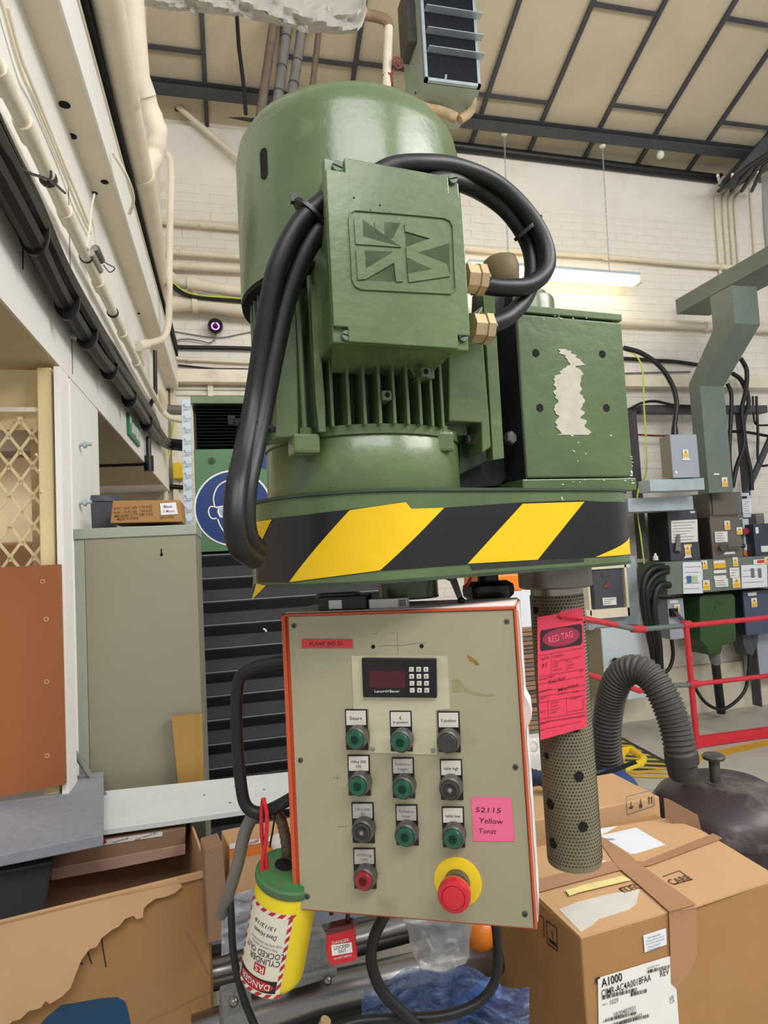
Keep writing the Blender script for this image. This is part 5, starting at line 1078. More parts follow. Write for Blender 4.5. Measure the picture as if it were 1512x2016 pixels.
# white bag, cartons behind, orange striped box
from mathutils import noise
rb_ = random.Random(9)
def crumple(name, xf, nu, nv, dpt, amp, fr, m, lab, cat):
    mb = MB(); g = []
    for i in range(nu+1):
        row = []
        for j in range(nv+1):
            u, v = i/nu, j/nv; x, y = xf(u, v); q = V((u*fr, v*fr, 3.7)); d = abs(noise.noise(q))*1.6+abs(noise.noise(q*2.3))*.7+abs(noise.noise(q*5))*.25
            row.append(mb.b.verts.new(PD(x, y, dpt-amp*d)))
        g.append(row)
    for i in range(nu):
        for j in range(nv): mb.b.faces.new((g[i][j], g[i][j+1], g[i+1][j+1], g[i+1][j]))
    bmesh.ops.solidify(mb.b, geom=mb.b.faces[:], thickness=.003); return obj(name, mb, m, None, lab, cat, sm=True)
crumple('white_bag', lambda u, v: (436+u*160, 1770+v*112-u*54), 60, 44, 1.24, .035, 3.0, bag, 'crumpled white plastic bag between open carton and lockout bottle', 'bag')
q1 = Plane(PD(480, 1700, 1.34), CPu)
bx_ = obj('striped_carton', poly(q1, ((452, 1670), (600, 1640), (600, 1770), (452, 1800)), 0, .1, .002), card2, None, 'pale carton with an orange printed band behind the red strap', 'carton')
obj('orange_band', poly(q1, ((452, 1672), (600, 1642), (600, 1664), (452, 1692)), .001, .001), org, bx_); obj('white_band', poly(q1, ((452, 1662), (600, 1634), (600, 1645), (452, 1674)), .001, .001), whitep, bx_)
ptext(q1, 'thermal', 488, 1662, 8, .0022, redink, bx_, wpx=44, rot=.2)
q2 = Plane(PD(430, 1750, 1.3), CPu)
obj('slim_carton', poly(q2, ((402, 1672), (438, 1660), (443, 1720), (452, 1850), (410, 1858)), 0, .06, .003), cardd, None, 'narrow brown carton standing right behind the open carton', 'carton')
q3 = Plane(PD(560, 1680, 1.22), CPu)
mb = poly(q3, ((536, 1662), (548, 1650), (566, 1648), (580, 1690), (578, 1712), (552, 1706)), 0, .03, .008); obj('white_foam_piece', mb, whitep, None, 'white foam piece standing above the green lockout lid', 'foam')
# clear bottle bag, orange ball, blue film
cb_ = MB(); R_ = []; ctop, cbot = PD(865, 1790, 1.2), PD(872, 1895, 1.2); ax_ = (cbot-ctop).normalized()
xx = ax_.cross(V((0, 1, 0))).normalized(); yy = ax_.cross(xx)
for i, (h, r) in enumerate(((0, .068), (.2, .066), (.4, .06), (.6, .055), (.8, .05), (.95, .046), (1.0, .03))):
    R_.append([ctop+(cbot-ctop)*h+(xx*math.cos(t)+yy*math.sin(t)*.7)*(r*(1+.07*math.sin(5*t+i*1.1)+.05*math.sin(9*t-i))) for t in [2*math.pi*k/40 for k in range(40)]])
cb_.rings(R_); obj('clear_bottle', cb_, clear, None, 'crumpled clear plastic bottle base under the control box', 'bottle', sm=True)
mb = MB(); mb.sphere(PD(946, 1835, 1.3), .034); obj('orange_ball', mb, org, None, 'dull orange round cap under the right corner of the control box', 'cap', sm=True)
crumple('plastic_film', lambda u, v: (712+u*330, 1950+v*120-45*math.sin(math.pi*min(1, u*1.05))+8*math.sin(u*17)), 90, 44, 1.13, .045, 4.5, clearb, 'crumpled clear blue plastic film bag at the bottom centre', 'bag')
mb = MB(); mb.tube([PD(905, 1990, 1.14), PD(960, 1950, 1.14), PD(980, 1935, 1.14)], [.016, .018, .012], 14); obj('blue_bottle', mb, mat('bright_blue', '#4d7fd8', .3), None, 'bright blue bottle neck inside the clear film bag', 'bottle', sm=True)
tubep('wire_spool_rod', ((770, 1935, 1.15), (765, 1980, 1.12), (762, 2030, 1.1)), .012, pipegrey, 'grey plastic rod beside the blue film bag', 'rod')
# ================================================================ RIGHT FOREGROUND CARTONS
bc = thing('large_carton', 'large taped brown carton with a white shipping label at lower right', 'carton')
cA, cB = PZ(1143, 1847, .9), PZ(1512, 1738, .9); bu = (cB-cA); bu.z = 0; bu.normalize(); bv = V((-bu.y, bu.x, 0))
W1 = .49; D1 = .36
LFp = Plane(cA-V((0, 0, .9)), bu); TPp = Plane(cA, bu, bv)
mb = MB(); P = []
for z in (.452, .898):
    for a, b in ((0, 0), (W1, 0), (W1, D1), (0, D1)): P.append(V((cA.x, cA.y, 0))+bu*a+bv*b+V((0, 0, z)))
mb.hexa(P); mb.bev(.003, 2); obj('carton_body', mb, card, bc)
def tq(pts, c, th, m, nm, par=bc): return obj(nm, poly(TPp, pts, c, th), m, par)
Z8 = lambda x, y: (960+x*.3651, 1480+y*.3651)
t8 = lambda L: [Z8(*p) for p in L]
# top flaps with slight relief
tq(t8(((255, 765), (700, 640), (835, 570), (1165, 430), (1512, 640), (1512, 700), (1120, 830), (975, 860), (502, 1000))), .002, .004, card2, 'top_flap')
tq(t8(((240, 520), (590, 440), (700, 400), (970, 356), (1160, 425), (850, 570), (700, 628), (250, 745))), .004, .005, card2, 'rear_flap')
tq(t8(((580, 450), (640, 470), (770, 560), (870, 640), (1125, 822), (978, 860), (820, 720), (700, 620))), .0062, .001, ptape, 'packing_tape')
tq(t8(((250, 690), (700, 580), (840, 590), (1215, 440), (1265, 465), (880, 610), (700, 640), (258, 760))), .0055, .001, ptape, 'packing_tape')
tq(t8(((385, 850), (480, 810), (640, 770), (820, 740), (800, 820), (760, 850), (600, 900), (560, 935), (500, 970))), .0028, .001, mat('torn_paper', '#cfcbc2', .8, 0, .06, 20), 'torn_label_patch')
tq(t8(((420, 745), (480, 730), (500, 722), (730, 668), (772, 690), (500, 755), (440, 775))), .0065, .0008, mat('yellow_tape_piece', '#e6d893', .5, 0, .08, 30), 'yellow_tape')
lt = tq(t8(((607, 452), (800, 408), (958, 500), (800, 548), (770, 550))), .0045, .0008, paper, 'paper_slip')
tq(t8(((560, 420), (700, 400), (640, 435), (600, 450))), .0046, .0008, paper, 'paper_slip'); tq(t8(((580, 570), (640, 590), (560, 606))), .0046, .0008, paper, 'paper_slip')
lines(TPp, [(*Z8(632+i*9, 466+0*i), *Z8(655+i*9, 478-i*1)) for i in range(5)], .9, .0055, inkg, bc, 'barcode_bar')
rot8 = .30
def tt8(s, x, y, h, w, pl=TPp, c=.0035, m=ink, par=bc, **k):
    a, b = pl.uv(*Z8(x, y), c); mb = MB(); text_to(mb, s, lambda p, q: pl.pt(p, q, c), a, b, h, w, **k); return obj('lettering', mb, m, par)
tt8('ELEC', 772, 735, .016, .046, m=mat('print_brown', '#5c4028', .8, 0, 0)); tt8('CARE', 1035, 690, .02, .052, m=mat('print_brown', '#5c4028', .8, 0, 0))
lines(TPp, [(*Z8(945, 672), *Z8(1035, 640)), (*Z8(1035, 640), *Z8(1100, 688)), (*Z8(1100, 688), *Z8(1002, 715)), (*Z8(710, 735), *Z8(790, 712)), (*Z8(710, 735), *Z8(725, 752))], 1.6, .0035, mat('print_brown', '#5c4028', .8, 0, 0), bc, 'print_frame')
tt8('05/130', 305, 570, .014, .05, m=ink, rot=-.1)
tt8('cimr', 280, 555, .009, .03, m=ink)
# front face
def fq(pts, c, th, m, nm, par=bc): return obj(nm, poly(LFp, [Z8(*p) for p in pts], c, th), m, par)
fq(((978, 860), (1127, 822), (1130, 1105), (1060, 1230), (1020, 1278), (992, 1250)), .0035, .001, ptape, 'packing_tape')
big_ = fq(((595, 1222), (985, 1103), (992, 1245), (1018, 1278), (1035, 1500), (602, 1620)), .0025, .001, whitep, 'shipping_label')
sm_ = fq(((840, 992), (962, 953), (966, 1040), (848, 1083)), .0025, .001, paper, 'importer_label')
def ft(s, x, y, hz, wz, m=ink, par=big_, c=.0036):
    a, b = LFp.uv(*Z8(x, y), c); a2, b2 = LFp.uv(*Z8(x, y-hz), c); a3, _ = LFp.uv(*Z8(x+wz/2, y-wz*.13), c); a4, _ = LFp.uv(*Z8(x-wz/2, y+wz*.13), c)
    mb = MB(); text_to(mb, s, lambda p, q: LFp.pt(p, q, c), a, b, abs(b2-b), abs(a3-a4)); return obj('lettering', mb, m, par)
ft('A1000', 670, 1230, 46, 110); ft('A1000', 671, 1230.5, 46, 110); ft('CIMR-AC4A0018FAA', 750, 1260, 38, 268); ft('REV', 955, 1190, 36, 48); ft('1029', 683, 1345, 26, 44, inkg); ft('PRG.', 634, 1362, 10, 28, inkg)
ft('1R00483931', 740, 1400, 26, 116, inkg); ft('R06544839310007', 748, 1452, 26, 176, inkg); ft('BATCH', 640, 1450, 9, 34, inkg); ft('153.362.332', 893, 1158, 9, 66, inkg); ft('UK', 994, 1325, 20, 26, inkg); ft('CA', 996, 1345, 20, 26, inkg)
def bars(x0, y0, x1, h, n):
    r_ = random.Random(n); mb = MB()
    for i in range(n):
        x = x0+(x1-x0)*i/n; y = y0-(x-x0)*.25; w = r_.choice((1.6, 2.4, 3.6)); P = [LFp.at(*Z8(a, b), .0037) for a, b in ((x, y), (x+w, y-w*.25), (x+w, y-w*.25+h), (x, y+h))]; mb.b.faces.new([mb.b.verts.new(p) for p in P])
    obj('barcode', mb, ink, big_)
bars(618, 1318, 808, 20, 40); bars(773, 1300, 860, 20, 20); bars(862, 1178, 984, 18, 28); bars(636, 1440, 806, 18, 36); bars(680, 1462, 875, 18, 36)
fq(((583, 1222), (606, 1214), (608, 1222), (592, 1228), (594, 1250), (585, 1254)), .003, .0005, ink, 'corner_mark')
for i, (s, y) in enumerate((('UK Importer', 990), ('Yaskawa Electric UK Ltd', 1004), ('1 Hunt Hill, Cumbernauld', 1020), ('Glasgow G68 9LF', 1040), ('United Kingdom', 1056))): ft(s, 905-(6 if i in (0, 3, 4) else 0), y+4, 8, 70 if i in (0, 3, 4) else 98, ink if i == 0 else inkg, sm_)
# left side print
SPl = Plane(V((cA.x, cA.y, 0)), -bv)
def sq(pts, m, nm):
    mb = MB(); mb.prism([SPl.at(*Z8(*p), .0012) for p in pts], -SPl.n*.001); obj(nm, mb, m, bc)
lines(SPl, [(*Z8(a, b), *Z8(c, d)) for a, b, c, d in ((316, 912, 370, 950), (370, 950, 376, 1075), (376, 1075, 322, 1035), (322, 1035, 316, 912), (282, 880, 300, 900), (300, 900, 304, 1005), (345, 965, 350, 1010))], 1.8, .0015, ink, bc, 'print_frame')
sq(((330, 1005), (368, 1035), (369, 1055), (332, 1022)), ink, 'print_block')
# rear carton, open flaps
rc = thing('rear_carton', 'smaller brown carton with handling symbols behind the knurled sleeve', 'carton')
rp0 = PZ(1298, 1560, .93); RPl = Plane(V((rp0.x, rp0.y, 0)), V((.995, .05, 0)))
a1, zt_ = RPl.uv(1298, 1568); a0 = RPl.uv(1030, 1640)[0]; mb = MB(); mb.pbox(RPl, a0-.1, .452, a1, zt_, 0, -.2); mb.bev(.003); obj('carton_body', mb, card2, rc)
Z9 = Z8
lines(RPl, [(*Z8(a, b), *Z8(c, d)) for a, b, c, d in ((748, 243, 896, 205), (896, 205, 900, 290), (900, 290, 754, 338), (754, 338, 748, 243))], 1.1, .0015, inkg, rc, 'print_frame')
def rq(pts, nm='print_symbol'): obj(nm, poly(RPl, [Z8(*p) for p in pts], .0015, .0005), mat('print_dark', '#4b3a2c', .8, 0, 0), rc)
rq(((762, 300), (788, 292), (782, 306), (768, 308))); rq(((773, 270), (776, 270), (776, 300), (773, 300))); rq(((818, 285), (832, 280), (836, 300), (820, 306))); rq(((824, 255), (828, 255), (829, 285), (825, 285)))
for dx in (0, 14): rq(((868+dx, 245), (872+dx, 244), (874+dx, 280), (870+dx, 281))); rq(((864+dx, 252), (870+dx, 240), (877+dx, 249)))
obj('rear_flap', poly(RPl, ((1030, 1578), (1250, 1497), (1256, 1503), (1030, 1592)), -.21, .004), darkhole, rc)
obj('side_flap', poly(Plane(PZ(1340, 1600, .93)*1, V((.9, -.43, 0))), ((1307, 1572), (1318, 1575), (1374, 1606), (1382, 1640), (1330, 1622), (1310, 1612)), 0, .004), cardd, rc)
mb = MB(); p = PD(1205, 1525, 2.1); mb.sphere(p-V((0, 0, .06)), .085, 1.0, .9); obj('blue_bag', mb, bluep, None, 'round dark blue bag behind the rear carton', 'bag', sm=True)
cr = thing('plastic_crate', 'bright yellow open plastic crate rim on the floor behind the hose', 'crate')
yf = [PZ(x, y, .25) for x, y in ((1226, 1478), (1245, 1476), (1268, 1494), (1262, 1502), (1232, 1512), (1222, 1500))]
mb = MB(); mb.tube(yf+[yf[0]], .022, 8); obj('frame_ring', mb, yelp, cr, sm=True)
mb = MB(); mb.box(PZ(1160, 1498, .2)-V((.06, .05, .2)), PZ(1160, 1498, .2)+V((.06, .05, .04))); mb.bev(.02); obj('yellow_case', mb, yelp, None, 'yellow plastic lump just left of the ribbed hose base', 'case')
# ---- cleaner drum with hose
dr = thing('vacuum_drum', 'dark dusty round vacuum drum with a mushroom shaped steel knob', 'vacuum')
dc0 = PZ(1420, 1530, .835); dc0.z = 0; RD = .215
mb = MB(); mb.lathe(dc0, UP, [(.18, .04), (.2, .06), (RD, .3), (RD, .69), (RD+.008, .70), (RD+.004, .745), (RD-.025, .785), (RD-.09, .822), (.02, .835)], 56); obj('drum_body', mb, drum, dr, sm=True)
kp2 = PZ(1409, 1540, .83); kp2.z = .828
mb = MB(); mb.lathe(kp2, UP, [(.014, 0), (.016, .01), (.016, .07), (.032, .074), (.034, .082), (.028, .088), (.004, .091)], 24); obj('steel_knob', mb, steeld, dr, sm=True)
mb = MB(); mb.lathe(kp2-V((0, 0, .0)), UP, [(.03, -.004), (.03, .003)], 24); obj('knob_base', mb, drum, dr, sm=True)
ns = PD(1345, 1520, 2.03); ns2 = PD(1338, 1492, 2.02); mb = MB(); mb.cyl(ns-(ns2-ns)*.1, ns2, .046, 24); obj('hose_spigot', mb, hosem, dr, sm=True)
vh = thing('suction_hose', 'arched ribbed grey suction hose rising from the vacuum drum', 'hose')
hpts = smooth([PD(x, y, d) for x, y, d in ((1343, 1498, 2.02), (1338, 1470, 2.02), (1326, 1420, 2.04), (1306, 1370, 2.06), (1276, 1328, 2.1), (1244, 1318, 2.14), (1218, 1336, 2.18), (1202, 1378, 2.22), (1195, 1430, 2.24), (1196, 1480, 2.26), (1206, 1530, 2.28))], 14)
# resample evenly, then rib
cum = [0]
for p, q in zip(hpts, hpts[1:]): cum.append(cum[-1]+(q-p).length)
npts = []; LH = cum[-1]; NS = 4*58; j = 0
for i in range(NS+1):
    s = LH*i/NS
    while j < len(cum)-2 and cum[j+1] < s: j += 1
    npts.append(hpts[j].lerp(hpts[j+1], (s-cum[j])/max(1e-9, cum[j+1]-cum[j])))
rad = [(.0495 if (i % 4) in (0, 1) else .044) for i in range(NS+1)]
mb = MB(); mb.tube(npts, rad, 24); obj('ribbed_hose', mb, hosem, vh, sm=True)
mb = MB(); mb.cyl(PD(1343, 1500, 2.02), PD(1340, 1480, 2.02), .0505, 24); obj('hose_cuff', mb, mat('hose_cuff', '#3f3c3a', .5), vh, sm=True)
# ================================================================ RED BARRIER
YB = 4.28
ra = thing('red_barrier', 'red painted tubular guard rail with two bars in front of the electrical panels', 'rail')
def RB(x, y, Y=YB): return PY(x, y, Y)
def rt_(nm, pts, r, m=redrail):
    mb = MB(); mb.tube(pts, r, 12); return obj(nm, mb, m, ra, sm=True)
rt_('post', [RB(1350, 1222), RB(1366, 1400), RB(1374, 1478)], .022)
rt_('top_bar', [RB(1350, 1232), RB(1540, 1213)], .020); rt_('middle_bar', [RB(1362, 1348), RB(1540, 1327)], .018)
mb = MB(); mb.prism([RB(1374, 1452), RB(1540, 1430), RB(1540, 1448), RB(1376, 1472)], (0, .04, 0)); obj('kick_plate', mb, redrail, ra)
for (x, y) in ((1350, 1230), (1363, 1347)):
    mb = MB(); mb.cyl(RB(x-7, y+1), RB(x+9, y-1), .03, 12); obj('clamp', mb, redrail, ra, sm=True)
grl = mat('bare_rail', '#7e8a86', .45, .4, .15, 30)
rt_('bare_bar', [RB(1345, 1232), RB(1262, 1239, 4.0)], .019, grl); rt_('bar_joint', [RB(1268, 1239, 4.02), RB(1244, 1238, 3.96)], .026); rt_('worn_bar', [RB(1248, 1238, 3.97), RB(1205, 1229, 3.8)], .019, grl)
rt_('left_bar', [RB(1212, 1230, 3.82), RB(1100, 1208, 3.4)], .019)
rt_('bare_bar', [RB(1358, 1348), RB(1320, 1350, 4.15)], .018, grl); rt_('lower_left_bar', [RB(1325, 1350, 4.17), RB(1290, 1356, 4.05), RB(1258, 1360, 3.95), RB(1245, 1355, 3.9)], .019); rt_('lower_left_bar', [RB(1250, 1357, 3.92), RB(1195, 1340, 3.7), RB(1130, 1318, 3.4)], .018)
# ================================================================ ELECTRICAL PANELS ON THE RIGHT
def bx3(x0, y0, x1, y1, Yf, Yb, bev=.004):
    """box whose front face spans two picked corners on the plane Y=Yf"""
    p, q = PY(x0, y0, Yf), PY(x1, y1, Yf); mb = MB(); mb.box((p.x, Yf, q.z), (q.x, Yb, p.z))
    if bev: mb.bev(bev)
    return mb
def ebox(name, lab, cat, rct, Yf, Yb, m, mside=None, group=None):
    t = thing(name, lab, cat, group); x0, y0, x1, y1 = rct; p, q = PY(x0, y0, Yf), PY(x1, y1, Yf)
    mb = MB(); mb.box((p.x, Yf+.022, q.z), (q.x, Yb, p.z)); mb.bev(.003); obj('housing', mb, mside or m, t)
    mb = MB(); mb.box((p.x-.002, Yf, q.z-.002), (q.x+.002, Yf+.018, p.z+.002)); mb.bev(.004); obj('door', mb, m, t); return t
def eq(Yf, pts, c, th, m, nm, par): return obj(nm, poly(wallY(Yf), pts, c, th), m, par)
def erect(Yf, r_, c, th, m, nm, par): return obj(nm, rect(wallY(Yf), *r_, c, th, 0), m, par)
_wl = {}
def warnlabel(x, y, w, h, Yf, par, text=True, c=.004):
    """white label with a yellow triangle above a yellow panel"""
    pl = wallY(Yf); a, b = pl.uv(x, y, c); k = (pl.at(x+1, y, c)-pl.at(x, y, c)).length; W, Hh = w*k, h*k
    mb = MB(); mb.pbox(pl, a-W/2, b-Hh/2, a+W/2, b+Hh/2, c, c-.003); l = obj('warning_label', mb, whitep, par)
    mb = MB(); mb.pbox(pl, a-W*.42, b-Hh*.44, a+W*.42, b-Hh*.05, c+.001, c); obj('yellow_panel', mb, warn, l)
    mb = MB(); mb.prism([pl.pt(a-W*.38, b+Hh*.02, c+.001), pl.pt(a+W*.38, b+Hh*.02, c+.001), pl.pt(a, b+Hh*.42, c+.001)], -pl.n*.001); obj('warning_triangle', mb, warn, l)
    mb = MB(); mb.prism([pl.pt(a-W*.08, b+Hh*.08, c+.002), pl.pt(a+W*.08, b+Hh*.14, c+.002), pl.pt(a+W*.06, b+Hh*.28, c+.002), pl.pt(a-W*.04, b+Hh*.2, c+.002)], -pl.n*.001); obj('bolt_mark', mb, ink, l)
    return l
def paperlines(x0, y0, x1, y1, Yf, par, m=paper, n=6, c=.004, skew=-.05, mi=inkg):
    l = obj('paper_sheet', poly(wallY(Yf), ((x0, y0), (x1, y0+(x1-x0)*skew), (x1+1, y1+(x1-x0)*skew), (x0+1.5, y1)), c, .002), m, par); r_ = random.Random(int(x0*7+y0))
    L = []
    for i in range(n):
        y = y0+(y1-y0)*(i+.9)/(n+.8); xa = x0+2+r_.uniform(0, 3); xb = x1-2-r_.uniform(0, (x1-x0)*.35); L.append((xa, y+(xa-x0)*skew, xb, y+(xb-x0)*skew))
    lines(wallY(Yf), L, .8, c+.0015, mi, l); return l
YF = 4.78
# steel framing behind
fr_ = thing('support_strut', 'dark steel strut frame fixed to the back wall behind the electrical boxes', 'frame')
for r_ in ((1252, 800, 1268, 1100), (1462, 800, 1478, 975)):
    obj('upright', bx3(*r_, 4.98, 5.08, .002), dark, fr_)
obj('cross_strut', bx3(1262, 797, 1512, 812, 4.96, 5.06, .002), dark, fr_)
obj('lower_post', bx3(1488, 1240, 1499, 1392, 4.9, 5.0, .002), dark, fr_)
mb = MB(); mb.prism([PY(x, y, 4.95) for x, y in ((1468, 968), (1476, 970), (1530, 850), (1524, 840))], (0, .03, 0)); obj('diagonal_brace', mb, dark, fr_)
for nm, r_, lab in (('channel', (1279, 944, 1388, 964), 'upper pale galvanised channel under the small grey box'), ('channel', (1236, 981, 1366, 1003), 'lower pale galvanised channel above the dark grey isolator')):
    obj(nm, bx3(*r_, 4.40 if r_[0] > 1250 else 4.6, 4.549 if r_[0] > 1250 else 4.9, .003), galv, None, lab, 'channel')
mb = bx3(1233, 1000, 1252, 1240, 4.9, 5.02, .003); obj('strut', mb, galv, None, 'pale vertical galvanised strut left of the electrical boxes', 'strut')
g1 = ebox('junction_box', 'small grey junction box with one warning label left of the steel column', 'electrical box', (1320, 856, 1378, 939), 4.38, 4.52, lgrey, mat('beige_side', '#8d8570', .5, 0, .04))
warnlabel(1350, 893, 11, 14, 4.377, g1); eq(4.377, ((1342, 906), (1346, 901), (1356, 901), (1360, 906)), .003, .002, whitep, 'label_slip', g1); erect(YF, (1325, 858, 1337, 863), .004, .002, whitep, 'name_strip', g1)
mb = MB(); p = PY(1331, 930, 4.378); mb.lathe(p, (0, -1, 0), [(.013, 0), (.013, .003)], 16); obj('round_sticker', mb, whitep, g1)
mb = MB(); mb.cyl(PY(1328, 859, 4.45), PY(1328, 838, 4.45), .03, 14, .022); obj('gland', mb, blackp, g1, sm=True)
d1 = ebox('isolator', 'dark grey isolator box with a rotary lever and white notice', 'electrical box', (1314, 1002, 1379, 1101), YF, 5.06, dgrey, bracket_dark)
paperlines(1321, 1025, 1373, 1069, YF-.003, d1, whitep, 7); p = PY(1333, 1083, YF-.004); mb = MB(); mb.lathe(p, (0, -1, 0), [(.03, 0), (.03, .008), (.02, .012), (.018, .03)], 20); hd_ = obj('rotary_handle', mb, steeld, d1, sm=True)
mb = MB(); mb.prism([PY(x, y, YF-.035) for x, y in ((1334, 1052), (1339, 1052), (1341, 1084), (1330, 1084))], (0, .01, 0)); obj('handle_lever', mb, pipegrey, hd_)
warnlabel(1354, 1083, 11, 17, YF-.003, d1); erect(YF, (1346, 1072, 1362, 1077), .004, .002, warn, 'yellow_strip', d1); eq(YF-.003, ((1346, 1099), (1351, 1092), (1359, 1091), (1363, 1097)), .003, .002, whitep, 'label_slip', d1)
mb = MB(); p = PY(1363, 1008, YF-.003); mb.rings([[p+V((math.cos(a)*.028, -h, math.sin(a)*.01)) for a in [2*math.pi*i/20 for i in range(20)]] for h in (0, .003)][::-1]); obj('oval_badge', mb, whitep, d1)
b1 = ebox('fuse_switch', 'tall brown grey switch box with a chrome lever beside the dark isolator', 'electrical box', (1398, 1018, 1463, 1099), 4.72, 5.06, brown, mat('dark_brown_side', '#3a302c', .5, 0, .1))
tb_ = bx3(1395, 970, 1459, 1017, 4.72, 5.06); obj('upper_housing', tb_, brown, b1); obj('raised_panel', rect(wallY(4.72), 1402, 974, 1455, 1013, .02, .02, .008), mat('brown_panel', '#675f55', .5), b1)
for (x, y) in ((1398, 974), (1456, 970), (1401, 1014), (1460, 1011)):
    mb = MB(); mb.lathe(PY(x, y, 4.717), (0, -1, 0), [(.008, 0), (.006, .006)], 8); obj('corner_bolt', mb, steeld, b1)
warnlabel(1432, 1034, 11, 15, 4.717, b1); warnlabel(1456, 1045, 11, 12, 4.717, b1); paperlines(1407, 1047, 1432, 1068, 4.717, b1, whitep, 4)
mb = MB(); mb.cyl(PY(1425, 1077, 4.71), PY(1425, 1077, 4.64), .03, 16); lv_ = obj('lever_hub', mb, steeld, b1, sm=True); mb = MB(); mb.cyl(PY(1432, 1075, 4.65), PY(1460, 1074, 4.65), .012, 12); obj('chrome_lever', mb, chrome, lv_, sm=True); mb = MB(); mb.sphere(PY(1463, 1075, 4.65), .02); obj('lever_knob', mb, blackp, lv_, sm=True)
eq(4.717, ((1424, 1092), (1428, 1087), (1446, 1086), (1448, 1090)), .003, .002, whitep, 'label_slip', b1)
w1 = ebox('meter_box', 'narrow pale box with a tiny display above the red switch box', 'electrical box', (1460, 971, 1479, 1018), 4.85, 5.06, pale); erect(4.847, (1461, 977, 1471, 981), .003, .002, ink, 'tiny_display', w1); paperlines(1461, 984, 1479, 1010, 4.847, w1, paper, 5)
w2 = ebox('switch_box', 'narrow pale switch box with a red rotary knob', 'electrical box', (1462, 1022, 1480, 1094), 4.85, 5.06, pale)
mb = MB(); mb.cyl(PY(1468, 1046, 4.84), PY(1468, 1046, 4.79), .028, 16); obj('red_knob', mb, mat('dark_red_knob', '#a31c24', .4), w2, sm=True); erect(4.847, (1464, 1072, 1478, 1082), .003, .002, paper, 'label_slip', w2); erect(4.847, (1464, 1085, 1471, 1093), .003, .002, org, 'orange_label', w2)
w3 = ebox('control_cabinet', 'dark blue grey box at the right edge beside the pale switch boxes', 'electrical box', (1483, 1032, 1560, 1091), 4.75, 5.06, mat('dark_blue_grey', '#3a404d', .4)); erect(4.747, (1487, 1038, 1494, 1050), .003, .002, whitep, 'small_label', w3); erect(4.747, (1498, 1075, 1530, 1085), .003, .002, whitep, 'small_label', w3)
obj('grey_block', bx3(1488, 1011, 1506, 1031, 4.9, 5.06), pipegrey, None, 'small grey block on top of the dark blue grey box', 'block')
# busbar trunking
YT = 4.68; tr = thing('busbar_trunking', 'long grey green trunking with many labels across the electrical board', 'trunking')
p, q = PY(1309, 1107, YT), PY(1311, 1172, YT); mb = MB(); mb.box((p.x, YT, q.z), (p.x+1.6, 5.06, p.z)); mb.bev(.004); obj('trunking_body', mb, olive, tr)
paperlines(1344, 1107, 1383, 1169, YT-.003, tr, paper, 5, skew=-.03)
for r_, m_ in (((1352, 1134, 1362, 1147), mat('photo_blue', '#3f6d8c', .6)), ((1363, 1134, 1374, 1147), mat('photo_green', '#b9c7a2', .6))): erect(YT-.003, r_, .008, .002, m_, 'printed_photo', tr)
for (x, y, w, h) in ((1387, 1112, 11, 15), (1390, 1152, 15, 17), (1448, 1106, 10, 15), (1450, 1147, 15, 17)): warnlabel(x, y, w, h, YT-.003, tr)
erect(YT-.003, (1404, 1104, 1429, 1118), .004, .002, warn, 'yellow_label', tr); erect(YT-.003, (1405, 1104, 1427, 1108), .006, .002, whitep, 'white_strip', tr)
for y in (1123, 1134): erect(YT-.003, (1405, y, 1430, y+4.5), .004, .002, whitep, 'name_strip', tr)
paperlines(1407, 1140, 1433, 1156, YT-.003, tr, whitep, 3); paperlines(1436, 1118, 1455, 1138, YT-.003, tr, whitep, 3)
nb = paperlines(1459, 1113, 1510, 1158, YT-.003, tr, paper, 3); 
for x in (1478, 1492): erect(YT-.006, (x, 1119, x+8, 1137), .004, .002, inkg, 'diagram_block', nb)
erect(YT-.003, (1483, 1102, 1506, 1111), .004, .002, whitep, 'name_strip', tr); erect(YT-.003, (1491, 1103, 1505, 1108), .006, .002, redlab, 'red_text_strip', tr); warnlabel(1511, 1104, 10, 12, YT-.003, tr)
# below the trunking
s1 = ebox('isolator', 'small grey isolator with a black rotary switch under the trunking left end', 'electrical box', (1314, 1180, 1351, 1256), 4.78, 5.06, lgrey); warnlabel(1333, 1198, 11, 14, 4.777, s1); erect(4.777, (1318, 1182, 1335, 1187), .004, .002, whitep, 'name_strip', s1)
mb = MB(); mb.pbox(wallY(4.777), *wallY(4.777).uv(1318, 1214), *wallY(4.777).uv(1330, 1197), .03, 0); obj('rotary_switch', mb, blackp, s1); mb = MB(); mb.prism([PY(x, y, 4.73) for x, y in ((1326, 1205), (1332, 1203), (1350, 1222), (1346, 1226))], (0, .02, 0)); obj('switch_lever', mb, dgrey, s1)
g2 = thing('cable_box', 'big cast dark green cable box tapering down under the trunking', 'cable box')
obj('cast_body', poly(wallY(4.76), ((1378, 1176), (1382, 1171), (1442, 1168), (1448, 1174), (1450, 1262), (1440, 1268), (1424, 1270), (1420, 1288), (1396, 1290), (1392, 1276), (1384, 1268), (1379, 1262)), 0, .24, .012), wgreen, g2)
mb = MB(); mb.cyl(PY(1404, 1282, 4.88), PY(1410, 1308, 4.88), .05, 18, .04); obj('cable_gland', mb, pipegrey, g2, sm=True); mb = MB(); mb.cyl(PY(1408, 1300, 4.88), PY(1420, 1404, 4.88), .036, 16); obj('thick_cable', mb, cableblk, g2, sm=True)
mb = MB(); mb.tube([PY(x, y, 4.755) for x, y in ((1408, 1194), (1410, 1188), (1422, 1186), (1410, 1190), (1409, 1200))], .004, 6); obj('cast_letter', mb, wgreen, g2)
